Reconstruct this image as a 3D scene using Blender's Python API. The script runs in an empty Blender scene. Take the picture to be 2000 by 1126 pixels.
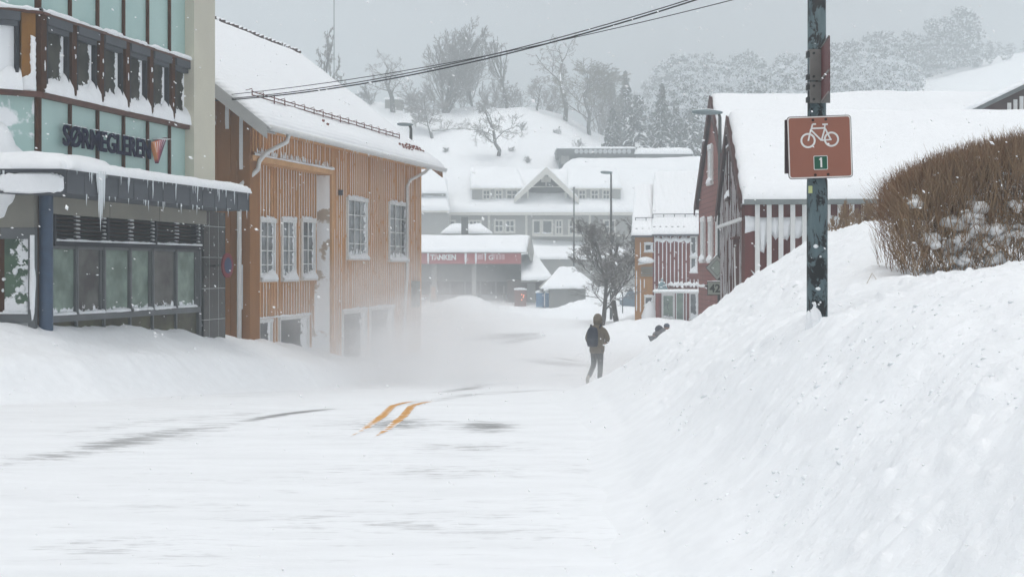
import bpy, bmesh, math, random
import numpy as np
R = math.radians
random.seed(7)
rng = np.random.default_rng(11)
C = bpy.context.scene.collection
FPX = 2700.0           # focal length in photo pixels (photo is 2000 wide)
HZ = 522.0             # row of the eye-level line in the photo

def P(px, py, Y):
    "point at depth Y (metres ahead) that the photo shows at column px, row py"
    return ((px-1000)/FPX*Y, Y, (HZ-py)/FPX*Y)

# ------------------------------------------------------------------ noise
def _h(ix, iy, seed):
    n = (ix*374761393 + iy*668265263 + seed*1442695041) & 0xffffffff
    n = ((n ^ (n >> 13))*1274126177) & 0xffffffff
    return ((n ^ (n >> 16)) & 0xffff)/65535.0
def vnoise(x, y, seed=0):
    x = np.asarray(x, float); y = np.asarray(y, float)
    ix = np.floor(x).astype(np.int64); iy = np.floor(y).astype(np.int64)
    fx = x-ix; fy = y-iy
    fx = fx*fx*fx*(fx*(fx*6-15)+10); fy = fy*fy*fy*(fy*(fy*6-15)+10)
    a = _h(ix, iy, seed); b = _h(ix+1, iy, seed); c = _h(ix, iy+1, seed); d = _h(ix+1, iy+1, seed)
    return (a*(1-fx)+b*fx)*(1-fy)+(c*(1-fx)+d*fx)*fy
def fbm(x, y, oct=4, seed=0):
    s = 0; a = .5; t = 0
    x = np.asarray(x, float); y = np.asarray(y, float)
    for k in range(oct):
        s = s+a*vnoise(x*2**k+17.3*k, y*2**k-9.1*k, seed+k*31); t += a; a *= .5
    return s/t-.5
def ss(a, b, x):
    t = np.clip((np.asarray(x, float)-a)/(b-a), 0, 1)
    return t*t*(3-2*t)

# ------------------------------------------------------------------ mesh builder
class MB:
    def __init__(s): s.v = []; s.f = []; s.mi = []; s.uv = {}
    def add(s, vs, fs, mi=0):
        b = len(s.v); s.v.extend([tuple(map(float, v)) for v in vs])
        for f in fs: s.f.append(tuple(i+b for i in f)); s.mi.append(mi)
        return s
    def box8(s, p, mi=0):
        # p: bottom four (ccw from above), then top four
        return s.add(p, [(3,2,1,0),(4,5,6,7),(0,1,5,4),(1,2,6,5),(2,3,7,6),(3,0,4,7)], mi)
    def box(s, x0, x1, y0, y1, z0, z1, mi=0):
        return s.box8([(x0,y0,z0),(x1,y0,z0),(x1,y1,z0),(x0,y1,z0),(x0,y0,z1),(x1,y0,z1),(x1,y1,z1),(x0,y1,z1)], mi)
    def quad(s, a, b, c, d, mi=0, uv=None):
        s.add([a,b,c,d], [(0,1,2,3)], mi)
        if uv: s.uv[len(s.f)-1] = uv
        return s
    def poly(s, pts, mi=0): return s.add(pts, [tuple(range(len(pts)))], mi)
    def tube(s, pts, rad, n=6, mi=0, cap=True):
        pts = [np.array(p, float) for p in pts]
        if not hasattr(rad, '__len__'): rad = [rad]*len(pts)
        vs = []; up = None
        for i, p in enumerate(pts):
            d = pts[min(i+1, len(pts)-1)]-pts[max(i-1, 0)]
            d = d/(np.linalg.norm(d)+1e-9)
            if up is None:
                up = np.array([0,0,1.]) if abs(d[2]) < .9 else np.array([1.,0,0])
            a = np.cross(up, d); a /= np.linalg.norm(a)+1e-9
            b = np.cross(d, a); up = b
            for k in range(n):
                t = 2*math.pi*k/n
                vs.append(p+(a*math.cos(t)+b*math.sin(t))*rad[i])
        fs = []
        for i in range(len(pts)-1):
            for k in range(n):
                fs.append((i*n+k, i*n+(k+1)%n, (i+1)*n+(k+1)%n, (i+1)*n+k))
        if cap:
            fs.append(tuple(range(n-1, -1, -1))); fs.append(tuple(range((len(pts)-1)*n, len(pts)*n)))
        return s.add(vs, fs, mi)
    def blob(s, c, r, seed=0, nu=12, nv=8, amp=.25, mi=0, flat=1.0):
        vs = []; fs = []
        for j in range(nv+1):
            th = math.pi*j/nv
            for i in range(nu):
                ph = 2*math.pi*i/nu
                d = np.array([math.sin(th)*math.cos(ph), math.sin(th)*math.sin(ph), math.cos(th)])
                k = 1+amp*2*float(fbm(d[0]*2+d[2]*1.3+5, d[1]*2-d[2]*1.1+3, 3, seed))
                vs.append((c[0]+d[0]*r[0]*k, c[1]+d[1]*r[1]*k, c[2]+d[2]*r[2]*k*flat))
        for j in range(nv):
            for i in range(nu):
                fs.append((j*nu+i, (j+1)*nu+i, (j+1)*nu+(i+1)%nu, j*nu+(i+1)%nu))
        return s.add(vs, fs, mi)

def mesh_from(name, mb, mats, off=(0,0,0), smooth=False):
    me = bpy.data.meshes.new(name)
    v = np.array(mb.v, float).reshape(-1, 3)-np.array(off)
    me.from_pydata(v.tolist(), [], mb.f)
    if not isinstance(mats, (list, tuple)): mats = [mats]
    for m in mats: me.materials.append(m)
    if len(mats) > 1: me.polygons.foreach_set('material_index', mb.mi)
    if mb.uv:
        ul = me.uv_layers.new(name='UVMap')
        for fi, uv in mb.uv.items():
            p = me.polygons[fi]
            for k, li in enumerate(p.loop_indices): ul.data[li].uv = uv[k]
    if smooth: me.polygons.foreach_set('use_smooth', [True]*len(me.polygons))
    me.update()
    return me
def mesh_np(name, V, F, mats, smooth=True, mi=None):
    "fast mesh from numpy vertex array and an equal-sided face array"
    me = bpy.data.meshes.new(name)
    V = np.asarray(V, np.float32); F = np.asarray(F, np.int32); k = F.shape[1]
    me.vertices.add(len(V)); me.vertices.foreach_set('co', V.ravel())
    me.loops.add(F.size); me.loops.foreach_set('vertex_index', F.ravel())
    me.polygons.add(len(F)); me.polygons.foreach_set('loop_start', np.arange(0, F.size, k, dtype=np.int32))
    if not isinstance(mats, (list, tuple)): mats = [mats]
    for m in mats: me.materials.append(m)
    if mi is not None: me.polygons.foreach_set('material_index', np.asarray(mi, np.int32))
    me.polygons.foreach_set('use_smooth', np.full(len(F), smooth, bool))
    me.update(calc_edges=True); me.validate()
    return me

def tag(o, label=None, cat=None, group=None, kind=None):
    if label: o['label'] = label
    if cat: o['category'] = cat
    if group: o['group'] = group
    if kind: o['kind'] = kind
    return o
STUFFP = {'batten_snow','blown_snow','icicles','window_snow','caught_snow','stuck_snow','lintel_snow','louvre_snow','fringe_snow','hood_snow','gable_snow_','ledge_snow','snow_clumps'}
class Thing:
    def __init__(s, name, label, cat, loc, group=None, kind=None):
        s.o = bpy.data.objects.new(name, None); C.objects.link(s.o)
        s.o.empty_display_size = .3
        s.loc = tuple(map(float, loc)); s.o.location = s.loc
        tag(s.o, label, cat, group, kind)
    def part(s, name, mb, mat, parent=None, smooth=False, label=None):
        me = mesh_from(name, mb, mat, s.loc, smooth) if isinstance(mb, MB) else mb
        o = bpy.data.objects.new(name, me); C.objects.link(o)
        o.parent = parent or s.o
        if name in STUFFP: o['kind'] = 'stuff'
        if label: o['label'] = label
        return o
def solo(name, mb, mat, label, cat, loc=(0,0,0), group=None, kind=None, smooth=False):
    me = mesh_from(name, mb, mat, loc, smooth) if isinstance(mb, MB) else mb
    o = bpy.data.objects.new(name, me); C.objects.link(o); o.location = loc
    return tag(o, label, cat, group, kind)
def copy_tree(o, parent=None):
    c = o.copy(); C.objects.link(c); c.parent = parent
    for ch in o.children: copy_tree(ch, c)
    return c

# facade frame: s along the wall, n outwards, z up
class Fr:
    def __init__(s, ox, oy, ux, uy, flip=False):
        l = math.hypot(ux, uy); s.o = (ox, oy); s.u = (ux/l, uy/l)
        s.n = (s.u[1], -s.u[0]) if not flip else (-s.u[1], s.u[0]); s.flip = flip
    def p(s, a, n, z): return (s.o[0]+s.u[0]*a+s.n[0]*n, s.o[1]+s.u[1]*a+s.n[1]*n, z)
    def sx(s, px, n=0):
        "distance along the wall where the photo column px meets it"
        k = (px-1000)/FPX
        ox = s.o[0]+s.n[0]*n; oy = s.o[1]+s.n[1]*n
        return (k*oy-ox)/(s.u[0]-k*s.u[1])
    def box(s, mb, s0, s1, n0, n1, z0, z1, mi=0):
        q = [s.p(s0,n0,z0), s.p(s1,n0,z0), s.p(s1,n1,z0), s.p(s0,n1,z0), s.p(s0,n0,z1), s.p(s1,n0,z1), s.p(s1,n1,z1), s.p(s0,n1,z1)]
        if not s.flip: q = [q[0],q[3],q[2],q[1],q[4],q[7],q[6],q[5]]
        return mb.box8(q, mi)
    def pane(s, mb, s0, s1, n, z0, z1, mi=0):
        return mb.quad(s.p(s0,n,z0), s.p(s1,n,z0), s.p(s1,n,z1), s.p(s0,n,z1), mi, [(0,0),(1,0),(1,1),(0,1)])

def snow_sheet(c00, c10, c11, c01, th=.2, nu=40, nv=20, edge=.35, seed=1, amp=.05, under=.03, sc=1.2):
    "soft slab of lying snow over a quad; u runs c00-c10, v runs c00-c01"
    a, b, c, d = [np.array(q, float) for q in (c00, c10, c11, c01)]
    L = (np.linalg.norm(b-a)+np.linalg.norm(c-d))/2; W = (np.linalg.norm(d-a)+np.linalg.norm(c-b))/2
    def sp(n, L):
        t = np.linspace(0, 1, n-6); e = min(.45, edge/L)
        t = np.concatenate([[0, e*.12, e*.35], np.linspace(e*.7, 1-e*.7, n-6), [1-e*.35, 1-e*.12, 1]])
        return t
    U, V = np.meshgrid(sp(nu, L), sp(nv, W), indexing='ij')
    Q = (a*(1-U[..., None])+b*U[..., None])*(1-V[..., None])+(d*(1-U[..., None])+c*U[..., None])*V[..., None]
    du = np.minimum(U, 1-U)*L; dv = np.minimum(V, 1-V)*W
    e = np.clip(np.minimum(du, dv)/edge, 0, 1); prof = np.sqrt(1-(1-e)**2)
    x = U*L; y = V*W
    h = th*prof*(1+.0*x)+fbm(x*sc, y*sc, 4, seed)*amp*2*np.clip(e*2, 0, 1)
    Q[..., 2] += h
    # ragged outline
    rag = (vnoise(x*4, y*4, seed+5)-.5)*edge*.12*(1-e)
    ctr = (a+b+c+d)/4
    dirv = Q-ctr; dirv[..., 2] = 0; dirv /= np.linalg.norm(dirv, axis=-1, keepdims=True)+1e-6
    Q += dirv*rag[..., None]
    m = MB(); n0, n1 = Q.shape[:2]
    low = Q.copy(); low[..., 2] -= (h+under)
    m.v = [tuple(q) for q in Q.reshape(-1, 3)]
    idx = lambda i, j: i*n1+j
    up = np.cross(b-a, d-a)[2] > 0
    def q(w, x, y, z): m.f.append((w, x, y, z) if up else (z, y, x, w)); m.mi.append(0)
    for i in range(n0-1):
        for j in range(n1-1): q(idx(i,j), idx(i+1,j), idx(i+1,j+1), idx(i,j+1))
    ring = [(i,0) for i in range(n0)]+[(n0-1,j) for j in range(1,n1)]+[(i,n1-1) for i in range(n0-2,-1,-1)]+[(0,j) for j in range(n1-2,0,-1)]
    base = len(m.v)
    for (i, j) in ring: m.v.append(tuple(low[i,j]))
    k = len(ring)
    for t in range(k):
        i, j = ring[t]; i2, j2 = ring[(t+1) % k]
        q(idx(i,j), base+t, base+(t+1) % k, idx(i2,j2))
    return m
def slab(mb, c00, c10, c11, c01, th, mi=0):
    t = lambda p: (p[0], p[1], p[2]-th)
    q = [t(c00), t(c10), t(c11), t(c01), c00, c10, c11, c01]
    a = np.cross(np.array(c10)-np.array(c00), np.array(c01)-np.array(c00))[2]
    if a < 0: q = [q[0],q[3],q[2],q[1],q[4],q[7],q[6],q[5]]
    return mb.box8(q, mi)

# ------------------------------------------------------------------ materials
class NT:
    def __init__(s, name):
        s.m = bpy.data.materials.new(name); s.m.use_nodes = True
        s.t = s.m.node_tree; s.t.nodes.clear()
        s.out = s.t.nodes.new('ShaderNodeOutputMaterial')
    def n(s, typ, **k):
        nd = s.t.nodes.new('ShaderNode'+typ)
        for a, b in k.items():
            if a.startswith('i_'): nd.inputs[a[2:].replace('_', ' ')].default_value = b
            else: setattr(nd, a, b)
        return nd
    def l(s, a, b): s.t.links.new(a, b)
    def coords(s, scale=(1,1,1), kind='Object', rot=(0,0,0)):
        tc = s.n('TexCoord'); mp = s.n('Mapping'); mp.inputs['Scale'].default_value = scale
        mp.inputs['Rotation'].default_value = rot
        s.l(tc.outputs[kind], mp.inputs['Vector']); return mp.outputs['Vector']
    def noise(s, vec, scale, detail=4, rough=.55, dist=0):
        nd = s.n('TexNoise'); nd.inputs['Scale'].default_value = scale; nd.inputs['Detail'].default_value = detail
        nd.inputs['Roughness'].default_value = rough; nd.inputs['Distortion'].default_value = dist
        s.l(vec, nd.inputs['Vector']); return nd.outputs['Fac']
    def ramp(s, v, a, b):
        nd = s.n('MapRange'); nd.inputs['From Min'].default_value = a; nd.inputs['From Max'].default_value = b
        s.l(v, nd.inputs['Value']); return nd.outputs['Result']
    def math(s, op, a, b=0.0, c=None):
        nd = s.n('Math', operation=op)
        for i, x in enumerate((a, b, c)):
            if x is None: continue
            if isinstance(x, (int, float)): nd.inputs[i].default_value = x
            else: s.l(x, nd.inputs[i])
        return nd.outputs[0]
    def mix(s, f, a, b):
        nd = s.n('Mix', data_type='RGBA')
        for i, x in ((0, f), (6, a), (7, b)):
            if isinstance(x, (int, float)): nd.inputs[i].default_value = x
            elif isinstance(x, tuple): nd.inputs[i].default_value = (*x[:3], 1)
            else: s.l(x, nd.inputs[i])
        return nd.outputs[2]
    def bsdf(s, col, rough=.8, spec=.3, bumps=(), metal=0.0, emit=None, es=0.0):
        b = s.n('BsdfPrincipled')
        for nm, x in (('Base Color', col), ('Roughness', rough), ('Specular IOR Level', spec), ('Metallic', metal)):
            if isinstance(x, (int, float)): b.inputs[nm].default_value = x
            elif isinstance(x, tuple): b.inputs[nm].default_value = (*x[:3], 1)
            else: s.l(x, b.inputs[nm])
        if emit: b.inputs['Emission Color'].default_value = (*emit, 1); b.inputs['Emission Strength'].default_value = es
        prev = None
        for h, st, dist in bumps:
            bp = s.n('Bump'); bp.inputs['Strength'].default_value = st; bp.inputs['Distance'].default_value = dist
            s.l(h, bp.inputs['Height'])
            if prev: s.l(prev, bp.inputs['Normal'])
            prev = bp.outputs['Normal']
        if prev: s.l(prev, b.inputs['Normal'])
        s.l(b.outputs[0], s.out.inputs['Surface'])
        return s.m
SNOW = (.86, .885, .91)
def mk(name, c1, c2=None, nscale=3, rough=.8, spec=.25, bump=.15, bscale=30, bdist=.01, stretch=(1,1,1), crust=0, cscale=2.0, ctr=None, top=0, metal=0, cstretch=(1,1,1)):
    "painted / weathered surface; crust = share of it plastered with blown snow, top = snow lying on upward faces"
    t = NT(name); v = t.coords(stretch)
    n = t.noise(v, nscale, 5, .6)
    col = t.mix(t.ramp(n, .3, .7), c1, c2 or tuple(x*.75 for x in c1))
    bn = t.noise(v, bscale, 3)
    if crust or top:
        masks = []
        if crust:
            vv = t.coords(cstretch)
            k = t.noise(vv, cscale, 6, .62, .3)
            masks.append(t.ramp(k, .72-.45*crust, .76-.45*crust))
        if top:
            g = t.n('NewGeometry'); sp = t.n('SeparateXYZ'); t.l(g.outputs['Normal'], sp.inputs[0])
            k2 = t.math('ADD', sp.outputs[2], t.math('MULTIPLY', t.noise(t.coords(), 3.0, 4), .6))
            masks.append(t.ramp(k2, 1.25-top, 1.35-top))
        mk_ = masks[0] if len(masks) == 1 else t.math('MAXIMUM', masks[0], masks[1])
        col = t.mix(mk_, col, SNOW)
        r = t.math('ADD', t.math('MULTIPLY', mk_, .9-rough), rough)
        return t.bsdf(col, r, spec, [(bn, bump, bdist), (mk_, .5, .01)], metal)
    return t.bsdf(col, rough, spec, [(bn, bump, bdist)], metal)
def mk_snow(name, fine=.3, mid=.3, stretch=(1,1,1), tint=(1,1,1), lines=None):
    t = NT(name); v = t.coords(stretch)
    a = t.noise(v, 1.3, 5, .6); b = t.noise(v, 9, 5, .65); c = t.noise(v, 60, 3, .6)
    c1 = tuple(x*y for x, y in zip(SNOW, tint)); c2 = tuple(x*.955 for x in c1)
    col = t.mix(t.ramp(b, .35, .65), c1, c2)
    bs = [(a, .35, .06), (b, mid, .03), (c, fine, .006)]
    if lines:
        w = t.n('TexWave', wave_type='BANDS', bands_direction=lines[0]); w.inputs['Scale'].default_value = lines[1]
        w.inputs['Distortion'].default_value = 1.2; w.inputs['Detail'].default_value = 2
        t.l(t.coords(), w.inputs['Vector']); bs.append((w.outputs['Fac'], lines[2], .02))
    return t.bsdf(col, .75, .25, bs)
def mk_pane(name, glass=(.03,.035,.035), side=.25, bottom=.2, patch=0.0, rough=.12, back=None, spec=.35):
    "window pane with snow caught at its foot and along one side (pane's own UVs)"
    t = NT(name); uvn = t.n('TexCoord'); sp = t.n('SeparateXYZ'); t.l(uvn.outputs['UV'], sp.inputs[0])
    v = t.coords(); n = t.noise(v, 7.0, 5, .65, .4); n2 = t.noise(v, 2.2, 3)
    u_, v_ = sp.outputs[0], sp.outputs[1]
    nn = t.math('MULTIPLY', t.math('SUBTRACT', n, .5), .55)
    m1 = t.ramp(t.math('ADD', u_, nn), 1-side, 1-side+.03)
    m2 = t.ramp(t.math('SUBTRACT', t.math('ADD', nn, bottom), v_), 0, .03)
    m = t.math('MAXIMUM', m1, m2) if side > 0 else m2
    if patch:
        m3 = t.ramp(t.math('SUBTRACT', n, t.math('MULTIPLY', v_, .12)), .68-patch*.3, .70-patch*.3)
        m = t.math('MAXIMUM', m, m3)
    g = t.mix(t.ramp(n2, .35, .65), glass, back or tuple(x*1.8 for x in glass))
    col = t.mix(m, g, SNOW)
    r = t.math('ADD', t.math('MULTIPLY', m, .7), rough)
    return t.bsdf(col, r, spec, [(m, .5, .012)])

m_snow = mk_snow('snow')
m_snow_roof = mk_snow('roof_snow', .15, .15)
m_snow_tiles = mk_snow('tile_snow', .15, .15, lines=('Z', 3.2, .45))
m_snow_fluff = mk_snow('clump_snow', .5, .6)
m_bark = mk('bark', (.07,.06,.052), (.04,.034,.03), 6, .9, top=.42, crust=.25, cscale=3)
m_twig = mk('twig', (.15,.135,.12), (.10,.09,.08), 6, .9, top=.12)
m_frost = mk('frosted_twig', (.2,.2,.2), (.12,.12,.12), 6, .9, top=.3, crust=.35, cscale=1.5)
# ------------------------------------------------------------------ terrain
def road_z(Y):
    Y = np.asarray(Y, float)
    return -1.8-.004*np.clip(Y, -40, 15)-1.3*ss(15, 40, Y)+.06
LF = np.array([(-30,8),(-14,13.6),(-9.3,17.2),(-7.1,19),(-5.9,20.3),(-5.2,22.5),(-4.4,26.5),(-4.0,30),(-3.3,36),(-1.9,43),(-2.0,50),(-4,58),(-14,66),(-40,80)], float)
RFY = np.array([-60, 0, 9, 20, 26, 36, 48, 60, 75, 100]); RFX = np.array([.7,.85,1.0,1.25,2.0,3.5,5.0,5.6,6.0,6.0])
def dist_left(X, Y):
    "signed distance to the foot of the left bank (positive inside the bank)"
    X = np.asarray(X, float); Y = np.asarray(Y, float)
    best = np.full(X.shape, 1e9); sign = np.ones(X.shape)
    for (a, b) in zip(LF[:-1], LF[1:]):
        d = b-a; L2 = d@d
        t = np.clip(((X-a[0])*d[0]+(Y-a[1])*d[1])/L2, 0, 1)
        qx = a[0]+t*d[0]; qy = a[1]+t*d[1]
        dd = np.hypot(X-qx, Y-qy)
        cr = d[0]*(Y-qy)-d[1]*(X-qx)
        m = dd < best
        best = np.where(m, dd, best); sign = np.where(m, np.sign(cr), sign)
    return best*sign
PD = np.array([-1.5,-.7,0,.5,.9,1.7,2.45,2.97,3.5,4.2,9]); PZ = np.array([-2.0,-1.90,-1.68,-1.36,-1.05,-.58,-.05,.31,.56,.70,.75])
CRX = np.array([-120,-21,-14,-3.5,2.5,7,12.7,16,22,60,200]); CRZ = np.array([24,23.4,22.3,22.3,21.8,20.9,18.2,16.2,15.5,17,20])
FY = np.array([112,135,150,165,172,190,240]); FF = np.array([0,.08,.42,.64,.74,1.0,1.02])
def hill_z(X, Y):
    f = np.interp(Y, FY, FF); c = np.interp(X, CRX, CRZ)
    z = -3.04+f*(c+3.1)
    left = 1-ss(8, 30, X-(Y-190)*.06)
    z = z-left*ss(192, 260, Y)*9
    far = (1-left)*ss(190, 330, Y)*(20+ss(60, 125, X)*12)
    return z+far+fbm(X/14, Y/14, 4, 3)*2.2*ss(125, 170, Y)
def ground_z(X, Y, detail=True):
    X = np.asarray(X, float); Y = np.asarray(Y, float)
    rz = road_z(Y)
    # left bank
    dl = dist_left(X, Y)
    H1 = np.interp(Y, [10,18,24,33,43,60], [1.05,1.08,1.18,1.08,.62,.5])
    hl = H1*(.55*ss(-.05, .8, dl)+.45*ss(.5, 2.1, dl))
    # right bank
    rf = np.interp(Y, RFY, RFX); d = X-rf
    wob = fbm(X*.6, Y*.6, 3, 77)*1.6
    zb = np.interp(d+wob*.3, PD, PZ)+.36*(1-ss(11.2, 16, Y))*ss(.3, 1.5, d)
    cap = -.08+.83*ss(13.3, 19, Y)+.25*np.exp(-((X-5.3)/1.1)**2-((Y-11.6)/1.3)**2)
    k = .12; zb = -k*np.log(np.exp(-zb/k)+np.exp(-cap/k))
    zb = zb-.30*ss(8, 2, Y)*ss(.5, 3, d)
    fall = ss(20.6, 29, Y)
    low = rz+.35*ss(0, 1.6, d)
    zb = zb*(1-fall)+low*fall
    zr = np.where(d > -1.5, np.maximum(zb, rz-.05), rz-.05)
    zr = rz-.04+(zr-rz+.04)*ss(-1.5, .1, d)
    z = np.where(d > -1.5, zr, rz+hl-.0*X)
    inroad = (dl < 0) & (d < -1.4)
    near = np.clip(1-(Y-45)/60, 0, 1)
    if detail:
        rough = np.where(d > 0, ss(.0, .8, d), ss(0, .5, dl))
        z = z+rough*(fbm(X*1.1, Y*1.1, 4, 5)*.16+fbm(X*4.5, Y*4.5, 3, 9)*.06)
        # broken clods thrown up by the plough
        lump = np.clip(vnoise(X*5.5, Y*5.5, 21)-.62, 0, 1)*np.clip(vnoise(X*.8, Y*.8, 4)-.25, 0, 1)
        z = z+rough*lump*.24*(d > 0)+rough*lump*.12*(d <= 0)
        l2 = np.clip(vnoise(X*13, Y*13, 22)-.68, 0, 1)*ss(.35,.6,vnoise(X*1.1, Y*1.1, 6))
        z = z+rough*l2*.13*(d > .3)*(Y < 22)
        z = z+rough*(fbm(X*9, Y*9, 3, 91)*.02+np.clip(vnoise(X*17, Y*17, 92)-.6, 0, 1)*.03)*(d > .3)*(Y < 20)*ss(.3,.55,vnoise(X*.9, Y*.9, 7))
        z = z+fbm(X*.25, Y*.25, 3, 12)*.5*ss(44, 60, Y)*ss(0, 3, np.abs(Y-40))
    # ploughed heaps in the distance
    for (cx, cy, rx, ry, h) in HEAPS:
        e = ((X-cx)/rx)**2+((Y-cy)/ry)**2
        z = z+h*np.exp(-e*1.1)*(1+.35*fbm(X*1.6, Y*1.6, 3, 8)) + .25*h*np.exp(-e)*np.clip(vnoise(X*3, Y*3, 14)-.5, 0, 1)
    z = np.where(inroad & (Y < 60), np.minimum(z, rz-.03), z)
    return z
HEAPS = [(-2.9, 88, 2.4, 2.0, 1.25), (-.3, 96, 1.6, 2, .35), (5.9, 69, 1.3, 1.2, .45), (-7, 60, 3.5, 4, .35), (-4.4, 50, 1.6, 3, .4),
         (7.3, 72.5, 1.1, .8, .5), (3.8, 72, .9, .9, .2), (1.5, 78, 4, 1.2, .25), (5.4, 103, 1.8, 1.2, .8)]
def gz(x, y): return float(ground_z(np.array([x]), np.array([y]))[0]) if y < 112 else float(hill_z(np.array([x]), np.array([y]))[0])
def on_hill(px, py, y0=113, y1=400):
    "where the sight line through a photo pixel lands on the ground"
    Y = np.linspace(y0, y1, 3000); X = (px-1000)/FPX*Y; Z = (HZ-py)/FPX*Y
    g = hill_z(X, Y); i = np.argmax(g > Z)
    return (float(X[i]), float(Y[i]), float(g[i]))
def grid_mesh(name, xs, ys, fn, mat):
    X, Y = np.meshgrid(xs, ys); Z = fn(X, Y)
    V = np.stack([X, Y, Z], -1).reshape(-1, 3); nx, ny = len(xs), len(ys)
    i = np.arange(nx-1); j = np.arange(ny-1); I, J = np.meshgrid(i, j); b = (J*nx+I).ravel()
    F = np.stack([b, b+1, b+nx+1, b+nx], -1)
    return mesh_np(name, V, F, mat), X, Y
xs = np.unique(np.concatenate([np.linspace(-500,-40,24), np.linspace(-40,-12,57), np.linspace(-12,-3,110), np.linspace(-3,.5,40), np.linspace(.5,1.5,34), np.linspace(1.5,4.2,150), np.linspace(4.2,7.5,70), np.linspace(7.5,30,60), np.linspace(30,500,24)]))
ys = np.unique(np.concatenate([np.linspace(-90,2,30), np.linspace(2,4,20), np.linspace(4,12,300), np.linspace(12,24,230), np.linspace(24,50,220), np.linspace(50,112,150)]))
t = NT('ground_snow'); v = t.coords(); bk_ = t.n('Attribute', attribute_name='bank').outputs['Fac']; nb_ = t.math('SUBTRACT', 1.0, bk_)
a = t.noise(v, 1.3, 5, .6); b = t.math('MULTIPLY', t.noise(v, 7, 6, .68, .3), bk_); c = t.noise(v, 34, 4, .65); vo = t.n('TexVoronoi'); vo.inputs['Scale'].default_value = 9; vo.inputs['Randomness'].default_value = 1; t.l(v, vo.inputs['Vector'])
pat = t.math('MULTIPLY', t.ramp(t.noise(v, .9, 3), .42, .6), bk_); cl = t.math('MULTIPLY', t.ramp(vo.outputs['Distance'], .32, .1), pat)
r1 = t.math('MULTIPLY', t.noise(t.coords((1,3,1)), 12, 5, .65), nb_)
m_ground = t.bsdf(t.mix(t.ramp(t.noise(v, 7, 5), .38, .62), SNOW, tuple(x*.96 for x in SNOW)), .75, .25, [(a, .25, .05), (b, .55, .035), (cl, .4, .02), (r1, .3, .012), (c, .4, .008)])
me, X, Y = grid_mesh('ground', xs, ys, ground_z, m_ground)
at_ = me.attributes.new('bank', 'FLOAT', 'POINT'); at_.data.foreach_set('value', np.maximum(ss(-.4, 1.3, X-np.interp(Y, RFY, RFX)), ss(0, 1.2, dist_left(X, Y))).ravel().astype(np.float32))
solo('ground', me, None, 'snow covered ground with ploughed banks', None, kind='structure')
hx = np.unique(np.concatenate([np.linspace(-500,-110,24), np.linspace(-110,170,190), np.linspace(170,500,24)])); hy = np.linspace(112, 460, 230)
def hz_fn(X, Y):
    z = hill_z(X, Y); g = ground_z(X, Y); w = ss(112, 118, Y)
    return g*(1-w)+z*w
m_hill = mk_snow('hill_snow', .2, .3)
me, _, _ = grid_mesh('hill', hx, hy, hz_fn, m_hill)
solo('hill', me, None, 'snow covered hillside', None, kind='structure')

# ------------------------------------------------------------------ the road: packed drifting snow over asphalt
rx = np.linspace(-16, 7, 460)
ry = np.unique(np.concatenate([np.linspace(-40, 4, 20), np.linspace(4, 36, 420), np.linspace(36, 74, 160)]))
def rzf(X, Y): return road_z(Y)+fbm(X*.5, Y*.35, 3, 40)*.02
def seg_d(X, Y, pts):
    best = np.full(X.shape, 1e9); prog = np.zeros(X.shape)
    pts = np.array(pts, float); L = np.concatenate([[0], np.cumsum(np.hypot(*np.diff(pts, axis=0).T))])
    for k in range(len(pts)-1):
        a, b = pts[k], pts[k+1]; d = b-a
        t = np.clip(((X-a[0])*d[0]+(Y-a[1])*d[1])/(d@d), 0, 1)
        dd = np.hypot(X-a[0]-t*d[0], Y-a[1]-t*d[1]); m = dd < best
        best = np.where(m, dd, best); prog = np.where(m, (L[k]+t*(L[k+1]-L[k]))/L[-1], prog)
    return best, prog
def rpt(px, py):
    "plan position on the road seen at a photo pixel"
    Y = np.linspace(5, 100, 8000); g = road_z(Y); s = (HZ-py)/FPX*Y
    i = int(np.argmin(np.abs(g-s))); i = int(np.argmax(g >= s-1e-3))
    return ((px-1000)/FPX*Y[i], Y[i])
YL = [(708,853),(735,838),(768,812),(786,792),(806,786),(836,781)]
yl_pts = np.array([rpt(*q) for q in YL])
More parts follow.
